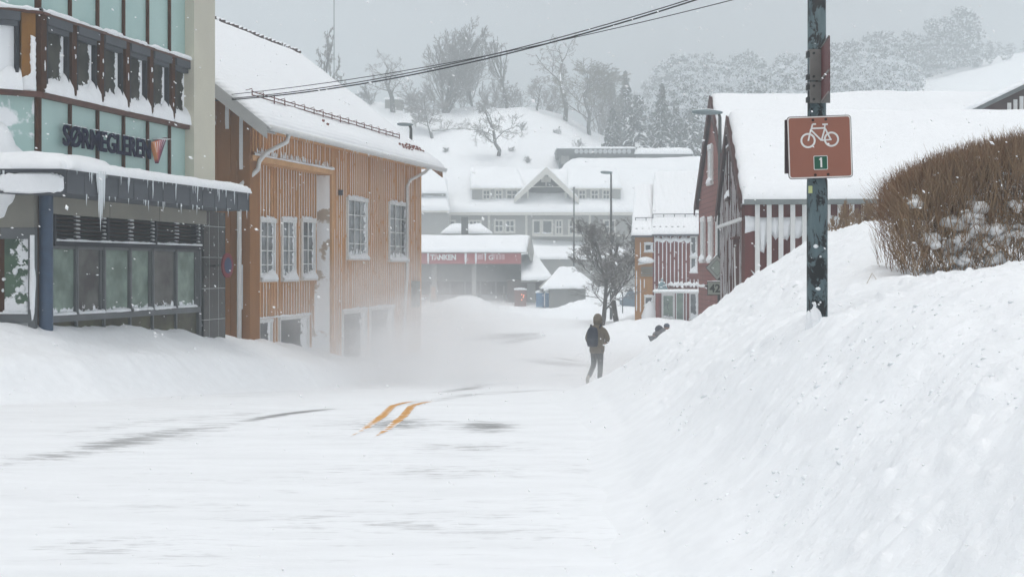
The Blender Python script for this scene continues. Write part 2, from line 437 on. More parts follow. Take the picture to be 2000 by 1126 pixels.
def bare_mask(X, Y):
    m = np.zeros(X.shape)
    def ell(px, py, wx, wy, s):
        nonlocal m
        cx, cy = rpt(px, py)
        e = ((X-cx)/wx)**2+((Y-cy)/wy)**2
        m = np.maximum(m, s*np.exp(-e))
    def trk(pix, w, s, taper=True):
        nonlocal m
        pts = [rpt(*q) for q in pix]; d, p = seg_d(X, Y, pts)
        m = np.maximum(m, s*np.exp(-(d/w)**2)*(np.sin(np.clip(p, 0, 1)*math.pi)**.5 if taper else 1))
    ell(945, 832, .42, .75, .95); ell(900, 872, .8, .4, .55); ell(770, 826, .7, .9, .8)
    ell(890, 915, 1.2, .6, .35)
    trk([(470,824),(560,808),(662,796)], .13, .95); trk([(700,800),(780,790),(860,780),(1000,762)], .25, .5)
    trk([(-80,925),(0,905),(80,896),(200,870),(330,845),(470,822)], .38, .62); trk([(0,862),(300,822),(600,800)], .25, .3)
    trk([(640,900),(850,905),(1060,925)], .5, .3); trk([(0,1060),(250,1070),(420,1100)], .4, .28); trk([(500,1010),(800,1020),(1100,1060)], .5, .25)
    # turned tyre tracks beyond the walker
    trk([(885,668),(930,662),(990,655),(1056,649)], 1.9, 1.0); trk([(960,676),(1010,664),(1060,655)], .7, .9)
    trk([(900,672),(960,680),(1020,690)], .3, .6)
    trk([(1018,698),(1060,707),(1110,712),(1165,716)], .8, 1.0); trk([(1040,692),(1100,700),(1150,709)], .25, .8)
    trk([(940,722),(980,736),(1040,733)], .5, .6); trk([(1060,733),(1120,731)], .4, .55); trk([(840,768),(940,752),(1040,745)], .3, .7); trk([(860,775),(960,768),(1080,760)], .3, .5)
    return m
t = NT('drifted_road')
at = t.n('Attribute', attribute_name='bare'); msk = at.outputs['Fac']
v = t.coords((1.0, 3.6, 1)); st = t.noise(v, 2.4, 7, .70, .3)
v2 = t.coords((1.0, 4.5, 1)); st2 = t.noise(v2, 6.5, 4, .65)
big = t.noise(t.coords(), .35, 3, .5)
k = t.math('ADD', t.math('MULTIPLY', msk, .56), t.math('MULTIPLY', t.math('SUBTRACT', st, .5), 1.5))
k = t.math('ADD', k, t.math('MULTIPLY', t.math('SUBTRACT', st2, .5), .8))
k = t.math('ADD', k, t.math('MULTIPLY', t.math('SUBTRACT', big, .55), .5))
fac = t.math('MULTIPLY', t.ramp(k, .12, .40), t.math('MINIMUM', t.math('ADD', .27, t.math('MULTIPLY', msk, .6)), .85))
asph = t.mix(t.noise(t.coords(), 40, 3), (.07,.07,.072), (.14,.14,.14))
sn = t.mix(t.ramp(t.noise(t.coords((.5,2,1)), 1.8, 5), .35, .7), SNOW, tuple(x*.93 for x in SNOW))
col = t.mix(fac, sn, asph)
# double yellow centre line painted on the asphalt, where the wind has swept it clean
a2 = t.n('Attribute', attribute_name='paint'); pn = t.math('MULTIPLY', a2.outputs['Fac'], 1.0)
pk = t.math('ADD', pn, t.math('MULTIPLY', t.math('SUBTRACT', t.noise(t.coords((1.2,5,1)), 4.0, 5, .65), .5), 1.1))
col = t.mix(t.math('MULTIPLY', t.ramp(pk, .38, .62), .93), col, (.68,.29,.045))
m_road = t.bsdf(col, .75, .25, [(st, .35, .025), (t.noise(t.coords((1,3,1)), 12, 5, .65), .4, .015), (t.noise(t.coords(), 70, 2), .3, .004)])
me, X, Y = grid_mesh('road', rx, ry, rzf, m_road)
a = me.attributes.new('bare', 'FLOAT', 'POINT'); a.data.foreach_set('value', bare_mask(X, Y).ravel().astype(np.float32))
a = me.attributes.new('paint', 'FLOAT', 'POINT'); a.data.foreach_set('value', np.zeros(X.size, np.float32))
# the line's own strip mesh, 4 mm above the road
solo('road', me, None, 'snow covered road', None, kind='structure')
def lane_strip(off, n=160):
    p = yl_pts; L = np.concatenate([[0], np.cumsum(np.hypot(*np.diff(p, axis=0).T))]); q = np.linspace(0, L[-1], n)
    x = np.interp(q, L, p[:, 0]); y = np.interp(q, L, p[:, 1])
    for _ in range(8):
        x[1:-1] = (x[:-2]+x[1:-1]*2+x[2:])/4; y[1:-1] = (y[:-2]+y[1:-1]*2+y[2:])/4
    dx = np.gradient(x); dy = np.gradient(y); l = np.hypot(dx, dy); nx, ny = dy/l, -dx/l
    V = []; w = .055
    tp = np.sqrt(np.clip(np.minimum(q/L[-1]/.22, (1-q/L[-1])/.08), 0.02, 1))
    cols = np.linspace(-w, w, 5)
    for c in cols: V.append(np.stack([x+nx*(off+c*tp), y+ny*(off+c*tp), rzf(x+nx*(off+c*tp), y+ny*(off+c*tp))+.004], -1))
    V = np.concatenate(V); F = []
    for a in range(4):
        for b in range(n-1): F.append((a*n+b, (a+1)*n+b, (a+1)*n+b+1, a*n+b+1))
    pr = np.tile(q/L[-1], 5); ed = np.repeat(1-np.abs(cols/w)*.45, n)
    val = .74*(.55+.45*ss(.0, .4, pr))*ss(1.04, .85, pr)*ed*1.0
    return V, np.array(F), val
t = NT('worn_yellow_paint')
a2 = t.n('Attribute', attribute_name='paint')
pk = t.math('ADD', a2.outputs['Fac'], t.math('MULTIPLY', t.math('SUBTRACT', t.noise(t.coords((1.0,4,1)), 3.2, 6, .7), .5), 2.0))
m_yel = t.bsdf(t.mix(t.ramp(pk, .30, .52), SNOW, (.60,.31,.085)), .8, .2)
for kx, off in enumerate((-.13, .13)):
    V, F, val = lane_strip(off)
    me = mesh_np('yellow_line', V, F, m_yel)
    a = me.attributes.new('paint', 'FLOAT', 'POINT'); a.data.foreach_set('value', val.astype(np.float32))
    o = solo('yellow_line', me, None, 'worn yellow painted centre line, %s of the pair' % ('left' if kx == 0 else 'right'), 'road marking', group='double yellow centre line')
    o['kind'] = 'structure'

# few dark crumbs of grit on the bank
# ------------------------------------------------------------------ camera, light, air
cam = bpy.data.cameras.new('camera'); co = bpy.data.objects.new('camera', cam); C.objects.link(co)
cam.sensor_width = 36; cam.lens = FPX/2000*36
co.location = (0,0,0); co.rotation_euler = (R(90), 0, 0); cam.shift_y = -(HZ-563)/2000*-1*1.0
cam.shift_y = (HZ-563)/2000*1.0
cam.clip_end = 2000; cam.clip_start = .1
bpy.context.scene.camera = co
sc = bpy.context.scene
SUN_EL, SUN_ROT = R(78), R(200)
w = bpy.data.worlds.new('World'); sc.world = w; w.use_nodes = True
nt = w.node_tree; nt.nodes.clear()
sky = nt.nodes.new('ShaderNodeTexSky'); sky.sky_type = 'NISHITA'; sky.sun_disc = False
sky.sun_elevation = SUN_EL; sky.sun_rotation = SUN_ROT; sky.dust_density = 6; sky.air_density = 1.0
hs = nt.nodes.new('ShaderNodeHueSaturation'); hs.inputs['Saturation'].default_value = .22
bg = nt.nodes.new('ShaderNodeBackground'); bg.inputs['Strength'].default_value = .108
wo = nt.nodes.new('ShaderNodeOutputWorld')
nt.links.new(sky.outputs[0], hs.inputs['Color']); nt.links.new(hs.outputs[0], bg.inputs[0]); nt.links.new(bg.outputs[0], wo.inputs[0])
sl = bpy.data.lights.new('sun', 'SUN'); sl.energy = .5; sl.angle = R(60); sl.color = (1,.97,.93)
so = bpy.data.objects.new('sun', sl); C.objects.link(so)
so.rotation_euler = (R(90)-SUN_EL, 0, math.pi-SUN_ROT)
sc.view_settings.view_transform = 'Standard'; sc.view_settings.look = 'None'; sc.view_settings.exposure = .22; sc.view_settings.gamma = 1
sc.cycles.use_denoising = True; sc.cycles.volume_bounces = 5; sc.cycles.max_bounces = 10; sc.cycles.diffuse_bounces = 7
sc.cycles.volume_step_rate = 3; sc.cycles.volume_max_steps = 64
try: sc.cycles.denoiser = 'OPENIMAGEDENOISE'
except Exception: pass
HAZE = .0031
t = NT('haze_air')
pv = t.n('VolumePrincipled'); pv.inputs['Color'].default_value = (.91,.972,1,1); pv.inputs['Density'].default_value = HAZE; pv.inputs['Anisotropy'].default_value = .2
t.l(pv.outputs[0], t.out.inputs['Volume'])
hb = MB().box(-300, 300, -95, 465, -6, 85)
solo('haze', hb, t.m, None, None, kind='stuff')
# ================================================================== shop building on the left
def plate_snow(m, F, poly, n0, th, seed):
    "snow stuck flat on a wall: ragged outline with a bevelled edge"
    rr = random.Random(seed); pts = []
    for a, b in zip(poly, poly[1:]+poly[:1]):
        L = math.hypot(b[0]-a[0], b[1]-a[1]); n = max(1, int(L/.03))
        for i in range(n): pts.append((a[0]+(b[0]-a[0])*i/n+rr.uniform(-.010,.010), a[1]+(b[1]-a[1])*i/n+rr.uniform(-.012,.012)))
    c = (sum(p[0] for p in pts)/len(pts), sum(p[1] for p in pts)/len(pts)); n = len(pts)
    A = [F.p(p[0], n0, p[1]) for p in pts]; B_ = [F.p(c[0]+(p[0]-c[0])*.97, n0+th*.7, c[1]+(p[1]-c[1])*.985) for p in pts]; D = [F.p(c[0]+(p[0]-c[0])*.85, n0+th, c[1]+(p[1]-c[1])*.94) for p in pts]
    m.add(A+B_+D, [(i,(i+1)%n,n+(i+1)%n,n+i) for i in range(n)]+[(n+i,n+(i+1)%n,2*n+(i+1)%n,2*n+i) for i in range(n)]+[tuple(range(2*n,3*n))])
def text_mb(txt, h, depth=.02, bold=0.0, xs=1.0, place=None, mi=0):
    "letters as real solid shapes; place(x, y, z) maps text space (x along, y up, z out) into the scene"
    cu = bpy.data.curves.new('txt', 'FONT'); cu.body = txt; cu.size = h/.72; cu.extrude = depth/2; cu.offset = bold; cu.resolution_u = 4
    o = bpy.data.objects.new('txt', cu); C.objects.link(o)
    dg = bpy.context.evaluated_depsgraph_get(); me = bpy.data.meshes.new_from_object(o.evaluated_get(dg))
    m = MB(); m.add([place(v.co.x*xs, v.co.y, v.co.z) for v in me.vertices], [tuple(p.vertices) for p in me.polygons], mi)
    bpy.data.objects.remove(o); bpy.data.curves.remove(cu); bpy.data.meshes.remove(me)
    return m
def text_w(txt, h, bold=0.0):
    cu = bpy.data.curves.new('txt', 'FONT'); cu.body = txt; cu.size = h/.72; cu.offset = bold
    o = bpy.data.objects.new('txt', cu); C.objects.link(o); bpy.context.view_layer.update(); w_ = o.dimensions.x
    bpy.data.objects.remove(o); bpy.data.curves.remove(cu); return w_

m_glassgreen = mk('mint_panel', (.40,.56,.53), (.34,.50,.48), 1.2, .25, .5, .03)
m_mintsnow = mk('mint_panel_snowed', (.40,.56,.53), (.34,.50,.48), 1.2, .3, .4, .03, crust=.42, cscale=.9)
m_brown = mk('brown_cladding', (.085,.036,.018), (.05,.022,.012), 5, .7, .08, .1)
m_brownrail = mk('brown_rail', (.13,.06,.045), (.08,.04,.03), 5, .6, .3, .1)
m_ochrecl = mk('ochre_cladding', (.25,.115,.02), (.18,.08,.015), 5, .6, .3, .1)
m_gray = mk('grey_metal', (.095,.105,.12), (.075,.083,.095), 2, .6, .15, .04)
m_grayfr = mk('grey_frame', (.13,.14,.15), (.09,.10,.105), 3, .5, .4, .04)
m_darkfr = mk('slate_frame', (.04,.044,.052), (.025,.028,.034), 3, .6, .12, .04)
m_cream = mk('cream_render', (.62,.60,.50), (.55,.53,.45), .8, .85, .2, .12, 60)
m_creamd = mk('grey_cream_render', (.40,.40,.355), (.35,.35,.31), .8, .85, .2, .12, 60)
m_fascia = mk('beige_panel', (.26,.25,.21), (.21,.205,.18), 1.5, .6, .3, .05)
m_blue = mk('blue_column', (.045,.085,.15), (.03,.055,.10), 4, .45, .4, .05, crust=.06, cscale=3)
m_ice = NT('ice').bsdf((.75,.8,.83), .12, .6)
m_white = mk('white_paint', (.74,.75,.74), (.66,.67,.67), 4, .6, .3, .1)
m_navy = mk('navy_letter', (.008,.009,.035), (.010,.012,.04), 8, .85, .05, .02)
# black stone tiles with pale joints
t = NT('black_tiles'); br = t.n('TexBrick'); v = t.coords()
sp = t.n('SeparateXYZ'); t.l(v, sp.inputs[0]); cb = t.n('CombineXYZ'); t.l(sp.outputs[1], cb.inputs[0]); t.l(sp.outputs[2], cb.inputs[1])
t.l(cb.outputs[0], br.inputs['Vector']); br.inputs['Scale'].default_value = 1.0; br.inputs['Brick Width'].default_value = .42; br.inputs['Row Height'].default_value = .62
br.inputs['Mortar Size'].default_value = .006; br.offset = 0.0
br.inputs['Color1'].default_value = (.022,.026,.025,1); br.inputs['Color2'].default_value = (.04,.044,.042,1); br.inputs['Mortar'].default_value = (.4,.42,.42,1)
nk = t.noise(t.coords(), 5, 7, .72, .2); mkk = t.ramp(nk, .63, .68)
m_tiles = t.bsdf(t.mix(mkk, br.outputs['Color'], SNOW), t.math('ADD', t.math('MULTIPLY', mkk, .6), .25), .4, [(mkk, .4, .01)])
m_win_up = mk_pane('upper_pane', (.012,.013,.012), .18, .2, .0, .3, back=(.06,.06,.05), spec=.08)
m_win_lo = mk_pane('shop_pane', (.13,.175,.15), 0, .07, .0, .22, back=(.26,.34,.29))
m_win_lo2 = mk_pane('shop_pane_dark', (.07,.07,.07), 0, .09, .0, .2, back=(.15,.155,.145))
m_win_ol = mk_pane('olive_pane', (.045,.045,.03), 0, .22, .35, .2, back=(.10,.10,.06), spec=.15)
m_win_gr = mk_pane('green_pane', (.03,.06,.042), .06, .2, .30, .15, back=(.08,.14,.09))
m_win_curve = mk_pane('drifted_pane', (.03,.032,.025), .38, .55, .1, .2, back=(.06,.06,.045))

aL = 12.29
F1 = Fr(-aL+.2222*21.70, 21.70, .2222, 1)                  # long facade
kY = math.hypot(.2222, 1)
Sx = lambda px, n=0: F1.sx(px, n)
F0 = Fr(F1.o[0]-1.3*2.0, F1.o[1]-2.0, 1.3, 1)              # the facet turned to the left; its s=L0 is the corner
L0 = math.hypot(2.6, 2.0)
B = Thing('shop_building', 'corner shop building with mint green panels, brown trimmed window band and grey canopy', 'building', (F1.o[0], F1.o[1], -2.9))
Lend = Sx(420)
cor = [Sx(x) for x in (71,131,185,236,283,326,366)]
# masses
mb = MB()
F1.box(mb, 0, Sx(378), -6, -.06, -3.2, 7.6); F0.box(mb, -3, L0-.02, -5, -.06, -3.2, 7.6)
B.part('wall', mb, m_brown)
mb = MB(); F1.box(mb, cor[-1], Sx(380), -.05, .02, 1.0, 7.7); F1.box(mb, Sx(367,.0), Lend+.0, -6.1, -.002, 1.12, 7.75)
B.part('end_wall', mb, m_creamd)
mb = MB(); F1.box(mb, Sx(379,.22), Sx(420,.22), -6.15, .22, 1.12, 7.8); B.part('pilaster', mb, m_cream)
# mint panels (upper band and band under the windows)
for (z0, z1) in ((4.03,7.5),(1.42,2.66)):
    for a, b in zip(cor[:-1], cor[1:]):
        m = MB(); F1.box(m, a+.03, b-.03, -.05, .03, z0, z1); B.part('panel', m, m_glassgreen)
    m = MB(); F0.box(m, L0-1.5, L0-.04, -.05, .03, z0, z1); B.part('panel', m, m_mintsnow, label='mint panel mostly plastered with blown snow')
for s in cor:
    for (z0, z1) in ((4.03,7.5),(1.42,2.66)):
        m = MB(); F1.box(m, s-.027, s+.027, -.03, .075, z0, z1); B.part('mullion', m, m_brown)
m = MB(); F0.box(m, L0-.03, L0+.02, -.03, .07, 1.42, 2.66); F0.box(m, L0-1.56, L0-1.5, -.03, .07, 1.42, 7.5)
B.part('mullion', m, m_brown)
m = MB(); F1.box(m, -.02, cor[-1]+.05, -.05, .13, 2.66, 2.745); F0.box(m, L0-3, L0+.06, -.05, .13, 2.66, 2.745); B.part('sill_rail', m, m_brownrail)
m = MB(); F1.box(m, -.02, cor[-1]+.05, -.05, .15, 3.96, 4.0); F0.box(m, L0-3, L0+.06, -.05, .15, 3.96, 4.0); B.part('head_rail', m, m_brownrail)
# windows of the upper band
def up_window(F, s0, s1, pm):
    m = MB()
    F.box(m, s0, s0+.045, .0, .10, 2.75, 3.96); F.box(m, s1-.05, s1, .0, .09, 2.75, 3.96)
    F.box(m, s0+.045, s1-.07, .0, .06, 2.75, 2.82)
    wn = B.part('window', m, m_darkfr)
    m = MB(); F.pane(m, s0+.045, s1-.05, .012, 2.82, 3.75); B.part('pane', m, pm, wn)
    m = MB(); F.box(m, s0-.01, s1+.01, .0, .15, 3.82, 3.955); F.box(m, s0+.02, s1-.02, .0, .10, 3.74, 3.817); B.part('blind_box', m, m_gray, wn)
    # snow drifted on the ledge, climbing the right jamb
    for q in range(1):
        m = MB(); n = 16; rr = random.Random(int(s0*100))
        top = []; a0, a1 = s0-.10, s1+.04
        for i in range(n+1):
            k = i/n; z = 2.745+.17+.10*abs(math.sin(k*3+rr.random()*.4))+.42*max(0, (k-.70)/.30)**1.4*(1 if k < .93 else .5)+rr.uniform(-.025,.025)
            if k < .08: z -= .12
            top.append((a0+(a1-a0)*k, z))
        vs = []; fs = []
        for (sx, z) in top:
            h = z-2.745
            vs += [F.p(sx, .17, 2.74), F.p(sx, .15, 2.745+h*.45), F.p(sx, .075, 2.745+h*.85), F.p(sx, .02, z)]
        for i in range(n):
            for j in range(3): fs.append((i*4+j, (i+1)*4+j, (i+1)*4+j+1, i*4+j+1))
        m.add(vs, fs); B.part('sill_snow', m, m_snow, wn, smooth=True)
for a, b in zip(cor[:-1], cor[1:]): up_window(F1, a+.13, b-.085, m_win_up)
up_window(F0, L0-1.5, L0-.30, m_win_curve)
m = MB(); F0.box(m, L0-.26, L0-.04, .0, .09, 2.95, 3.96); B.part('cladding_board', m, m_ochrecl)
for s in cor[:-1]:
    m = MB(); F1.box(m, s-.05, s+.10, .0, .12, 2.745, 3.955); B.part('pier', m, m_brown)
# streaks of snow stuck on the piers, crust on rails
m = MB(); rr = random.Random(3)
for s in cor[:-1]:
    for q in range(3):
        z = 3.0+rr.random()*.7; h = rr.uniform(.04,.3)*(1 if rr.random() < .4 else .3)
        m.blob(F1.p(s+.02+rr.random()*.05, .122, z), (.012,.02,h/2), seed=int(z*100), nu=7, nv=6)
plate_snow(m, F0, [(L0-.115,3.62),(L0-.045,3.60),(L0-.04,2.74),(L0-.27,2.74),(L0-.26,2.93),(L0-.21,2.98),(L0-.16,2.96),(L0-.115,3.05),(L0-.13,3.2)], .092, .03, 3)
B.part('stuck_snow', m, m_snow, smooth=True)
def snow_bead(F, s0, s1, nn, z, r, seed, step=.06):
    "ragged roll of snow lying along a ledge"
    m = MB(); n = int((s1-s0)/step); x = np.linspace(s0, s1, n)
    rad = r*(.35+1.5*np.clip(vnoise(x*2.3, x*0, seed)*.6+vnoise(x*9, x*0, seed+2)*.5, 0, 1))
    vs = []; K = 8
    for i in range(n):
        for k in range(K):
            t_ = 2*math.pi*k/K
            vs.append(F.p(x[i], nn+math.cos(t_)*rad[i]*1.25, z+max(-.25, math.sin(t_))*rad[i]*1.1))
    fs = [(i*K+k, i*K+(k+1)%K, (i+1)*K+(k+1)%K, (i+1)*K+k) for i in range(n-1) for k in range(K)]
    return m.add(vs, fs)
m = snow_bead(F1, -.05, cor[-1]+.05, .10, 4.01, .05, 3); q = snow_bead(F0, L0-3, L0, .1, 4.01, .045, 8)
m.add(q.v, q.f); B.part('ledge_snow', m, m_snow, smooth=True)
m = snow_bead(F1, .0, cor[-1], .10, 2.755, .035, 13); B.part('ledge_snow', m, m_snow, smooth=True)
# canopy
cn = .92
zc0, zc1 = 1.10, 1.53
m = MB()
cs0 = Sx(130, cn); cs1 = Sx(485, cn)
F1.box(m, cs0, cs1, -.1, cn, zc0+.02, zc1-.05); 
F1.box(m, cs0-.0, cs1+.03, cn+.001, cn+.025, zc1-.10, zc1)
for k in range(14):
    s = cs0+(cs1-cs0)*k/13.0
    F1.box(m, s-.008, s+.008, cn+.001, cn+.014, zc0+.02, zc1-.10)
F1.box(m, cs1+.001, cs1+.03, -.1, cn, zc1-.10, zc1)
# left arm of the canopy, square to the view
cpt = F1.p(cs0, cn, 0)
m.box(cpt[0]-6, cpt[0]-.004, cpt[1]-.02, cpt[1]+3, zc0+.03, zc1-.05); m.box(cpt[0]-6, cpt[0]+.0, cpt[1]-.05, cpt[1]-.022, zc1-.1, zc1-.004)
cano = B.part('canopy', m, m_gray)
# snow on the canopy
a = F1.p(cs0-.25, cn+.05, zc1-.03); b = F1.p(cs1+.06, cn+.05, zc1-.03); c = F1.p(cs1+.06, -.05, zc1+.0); d = F1.p(cs0-.25, -.05, zc1+.0)
ms = snow_sheet(a, b, c, d, .15, 150, 14, .22, 5, .035, sc=2.5); B.part('canopy_snow', ms, m_snow, cano, smooth=True)
a = (cpt[0]-6, cpt[1]-.08, zc1-.02); b = (cpt[0]+.12, cpt[1]-.08, zc1-.02); c = (cpt[0]+.2, cpt[1]+1.9, zc1+.0); d = (cpt[0]-6, cpt[1]+1.9, zc1+.0)
ms = snow_sheet(a, b, c, d, .24, 60, 24, .4, 6, .06, sc=1.5); B.part('canopy_snow', ms, m_snow, cano, smooth=True)
m = MB(); m.blob((cpt[0]-1.75, cpt[1]+.9, zc1+.0), (1.0,.8,1.0), seed=9, nu=30, nv=20, amp=.22)
B.part('snow_drift', m, m_snow, cano, smooth=True)
# snow plastered on the left fascia: ragged plate
def ragged_plate(pts_fn, n=40, seed=0, th=.03):
    pass
m = MB(); rr = random.Random(8); pl = []
W_ = .95
for k in range(60):
    t_ = k/60*2*math.pi
    x = cpt[0]-.52+.50*np.sign(math.cos(t_))*abs(math.cos(t_))**.45; z = 1.27+.15*np.sign(math.sin(t_))*abs(math.sin(t_))**.5
    pl.append((float(x)+rr.uniform(-.012,.012), float(z)+rr.uniform(-.012,.012)))
cc = (cpt[0]-.52, 1.27); ring = [(x, cpt[1]-.045, z) for x, z in pl]; in_ = [(cc[0]+(x-cc[0])*.93, cpt[1]-.10, cc[1]+(z-cc[1])*.85) for x, z in pl]
n = len(pl); m.add(ring+in_, [(i, (i+1)%n, n+(i+1)%n, n+i) for i in range(n)]+[tuple(range(n, 2*n))])
B.part('stuck_snow', m, m_snow, cano)
# icicles
def icicle(m, p, L, r, rr):
    n = 5; pts = [(p[0]+rr.uniform(-.004,.004), p[1], p[2]-L*k/n) for k in range(n+1)]
    m.tube(pts, [r*(1-k/n)**.7+.0008 for k in range(n+1)], 6)
m = MB(); rr = random.Random(5)
for k in range(60):
    s = cs0+rr.random()*(cs1-cs0); L = rr.choice((.04,.07,.1,.18)); icicle(m, F1.p(s, cn+.03, zc1-.02 if rr.random() < .6 else zc0+.03), L, .004+L*.03, rr)
for s, L in ((Sx(193,cn+.03),.75),(Sx(196,cn+.03),.95),(Sx(199,cn+.03),.8),(Sx(203,cn+.03),.6),(Sx(190,cn+.03),.35)): icicle(m, F1.p(s, cn+.035, zc1-.02), L, .026, rr)
for px, L in ((178,.22),(250,.3),(298,.35),(343,.34),(385,.33),(427,.28),(457,.30)): icicle(m, F1.p(Sx(px,cn+.02), cn+.028, zc1-.02), L, .017, rr)
for k in range(40): x = cpt[0]-.9-rr.random()*1.2; icicle(m, (x, cpt[1]-.06, 1.46), rr.uniform(.08,.3), .008, rr)
B.part('icicles', m, m_ice, cano, smooth=True)
# ground floor
m = MB(); F1.box(m, Sx(84), Sx(391), -.05, .14, .85, zc0+.019); B.part('fascia', m, m_fascia)
m = MB(); 
for px in (200, 298): F1.box(m, Sx(px)-.004, Sx(px)+.004, .1405, .143, .85, zc0+.0); 
B.part('fascia_joint', m, m_darkfr)
g = [Sx(x) for x in (95,145,199,250,294,340,383)]
m = MB()
for i, z in enumerate(np.linspace(.44,.84,7)):
    vs = [F1.p(g[0], .02, z), F1.p(g[-1], .02, z), F1.p(g[-1], .11, z-.04), F1.p(g[0], .11, z-.04), F1.p(g[0], .02, z+.012), F1.p(g[-1], .02, z+.012), F1.p(g[-1], .11, z-.028), F1.p(g[0], .11, z-.028)]
    m.box8(vs)
F1.box(m, g[0]-.02, g[-1]+.02, .0, .13, .345, .42)
for s in (g[0], g[2], g[4], g[6]): F1.box(m, s-.03, s+.03, .0, .125, .36, .85)
lou = B.part('louvre', m, m_darkfr)
m = snow_bead(F1, g[0], g[-1], .1, .43, .025, 31)
for z in np.linspace(.44,.84,7):
    for s in g[1:]:
        q = snow_bead(F1, s-.12, s+.02, .08, z-.01, .016, int(s*100+z*50), .02); m.add(q.v, q.f)
B.part('louvre_snow', m, m_snow, lou, smooth=True)
for i in range(6):
    m = MB(); s0, s1 = g[i], g[i+1]
    F1.box(m, s0-.02, s0+.02, .0, .07, -.77, .345); F1.box(m, s1-.05, s1-.021, .0, .06, -.77, .345)
    F1.box(m, s0+.02, s1-.05, .0, .05, .30, .345)
    if i % 2: F1.box(m, s1-.13, s1-.10, .0, .05, -.77, .30)
    wn = B.part('window', m, m_grayfr)
    m = MB(); F1.pane(m, s0+.02, s1-.03, .015, -.77, .30); B.part('pane', m, m_win_lo if i in (0,2,3,5) else m_win_lo2, wn)
    m = snow_bead(F1, s0+.02, s1-.05, .04, -.765, .035, 50+i, .025); B.part('sill_snow', m, m_snow, wn, smooth=True)
    m = MB(); F1.box(m, s0-.025, s0+.02, .0, .06, -1.6, -.88); wn = B.part('lower_window', m, m_grayfr)
    m = MB(); F1.pane(m, s0+.02, s1-.025, .015, -1.6, -.88); B.part('pane', m, m_win_ol, wn)
m = MB(); F1.box(m, g[0]-.1, g[-1]+.05, .0, .085, -.88, -.775); F1.box(m, g[-1]-.02, g[-1]+.08, .0, .08, -1.7, -.881); F1.box(m, g[-1]-.0, g[-1]+.08, .0, .08, -.77, .34); B.part('transom', m, m_grayfr)
m = MB(); F1.box(m, Sx(387), Sx(440,.12), -4, .12, -2.6, zc0+.018); B.part('tiled_pier', m, m_tiles)
# corner column and left shop window
cp = F1.p(-.02, .16, 0); m = MB(); m.tube([(cp[0]+.02, cp[1], -2.3), (cp[0]+.02, cp[1], zc0+.03)], .108, 20, cap=False); B.part('column', m, m_blue, smooth=True)
ym = 21.4; X0 = P(-6,500,ym)[0]; X1 = P(58,500,ym)[0]; XL = X0-2.5
m = MB(); m.box(XL, X1+.06, ym-.0, ym+.2, .62, zc0+.028); B.part('fascia', m, m_fascia)
m = MB(); m.box(XL, X1+.05, ym+.02, ym+.1, .44, .619); m.box(XL, X1+.05, ym+.0, ym+.1, -.86, -.72); m.box(X1-.03, X1+.08, ym+.01, ym+.12, -1.5, .62)
wn = B.part('window', m, m_grayfr)
m = MB(); m.quad((XL,ym+.06,-.72),(X1,ym+.06,-.72),(X1,ym+.06,.44),(XL,ym+.06,.44), 0, [(0,0),(1,0),(1,1),(0,1)]); B.part('pane', m, m_win_gr, wn)
m = MB(); m.quad((XL,ym+.06,-1.6),(X1,ym+.06,-1.6),(X1,ym+.06,-.86),(XL,ym+.06,-.86), 0, [(0,0),(1,0),(1,1),(0,1)]); B.part('pane', m, mk_pane('grey_lower_pane', (.10,.11,.105), .08, .25, .2, .3, back=(.2,.21,.2)), wn)
tm = text_mb('MEGLEREN', .052, .004, .002, 1.0, lambda x, y, z: (P(-26,0,ym)[0]-.16+x, ym+.052-z, -1.035+y)); B.part('lettering', tm, m_navy, wn)
m = MB(); m.box(X1+.02, X1+.075, ym-.05, ym+.0, -.65, .50); m.blob((X1+.055, ym-.03, -.3), (.045,.05,.5), seed=4, nu=10, nv=14); B.part('stuck_snow', m, m_snow, wn, smooth=False)
m = MB()
for k in range(34):
    rr2 = random.Random(k*7); x = X1-rr2.random()*1.2; h = rr2.random()**2
    m.blob((x, ym+.05, -.7+h*.75), (.03+.03*rr2.random(), .02, .025+.035*rr2.random()), seed=k, nu=8, nv=6)
m.box(XL, X1-.03, ym-.02, ym+.05, -.72, -.69)
B.part('stuck_snow', m, m_snow, wn, smooth=True)
# raised letter sign
s0 = Sx(123,.12); s1 = Sx(291,.12); tw = text_w('SØRMEGLEREN', .33, .010)
mm = text_mb('SØRMEGLEREN', .335, .03, .010, (s1-s0)/tw, lambda x, y, z: F1.p(s0+x, .12+z, 1.975+y))
G = Thing('sign_lettering', 'raised navy blue capital letters on the mint panels under the window band', 'sign', F1.p(s0, .1, 1.975))
G.part('letters', mm, m_navy)
m = MB(); rr = random.Random(21)
for k in range(0):
    s = s0+.04+rr.random()*(s1-s0-.1); z = rr.choice((1.985, 2.0, 2.02, 2.11, 2.13, 2.19))+rr.uniform(-.01,.02)
    m.blob(F1.p(s, .125, z), (.028+.02*rr.random(), .028, .022+.04*rr.random()), seed=k, nu=8, nv=6, amp=.3)
for k in range(40):
    s = s0+.02+rr.random()*(s1-s0-.05); m.blob(F1.p(s, .12, 2.312), (.022, .02, .009), seed=k+90, nu=8, nv=6)
G.part('caught_snow', m, m_snow, smooth=True)
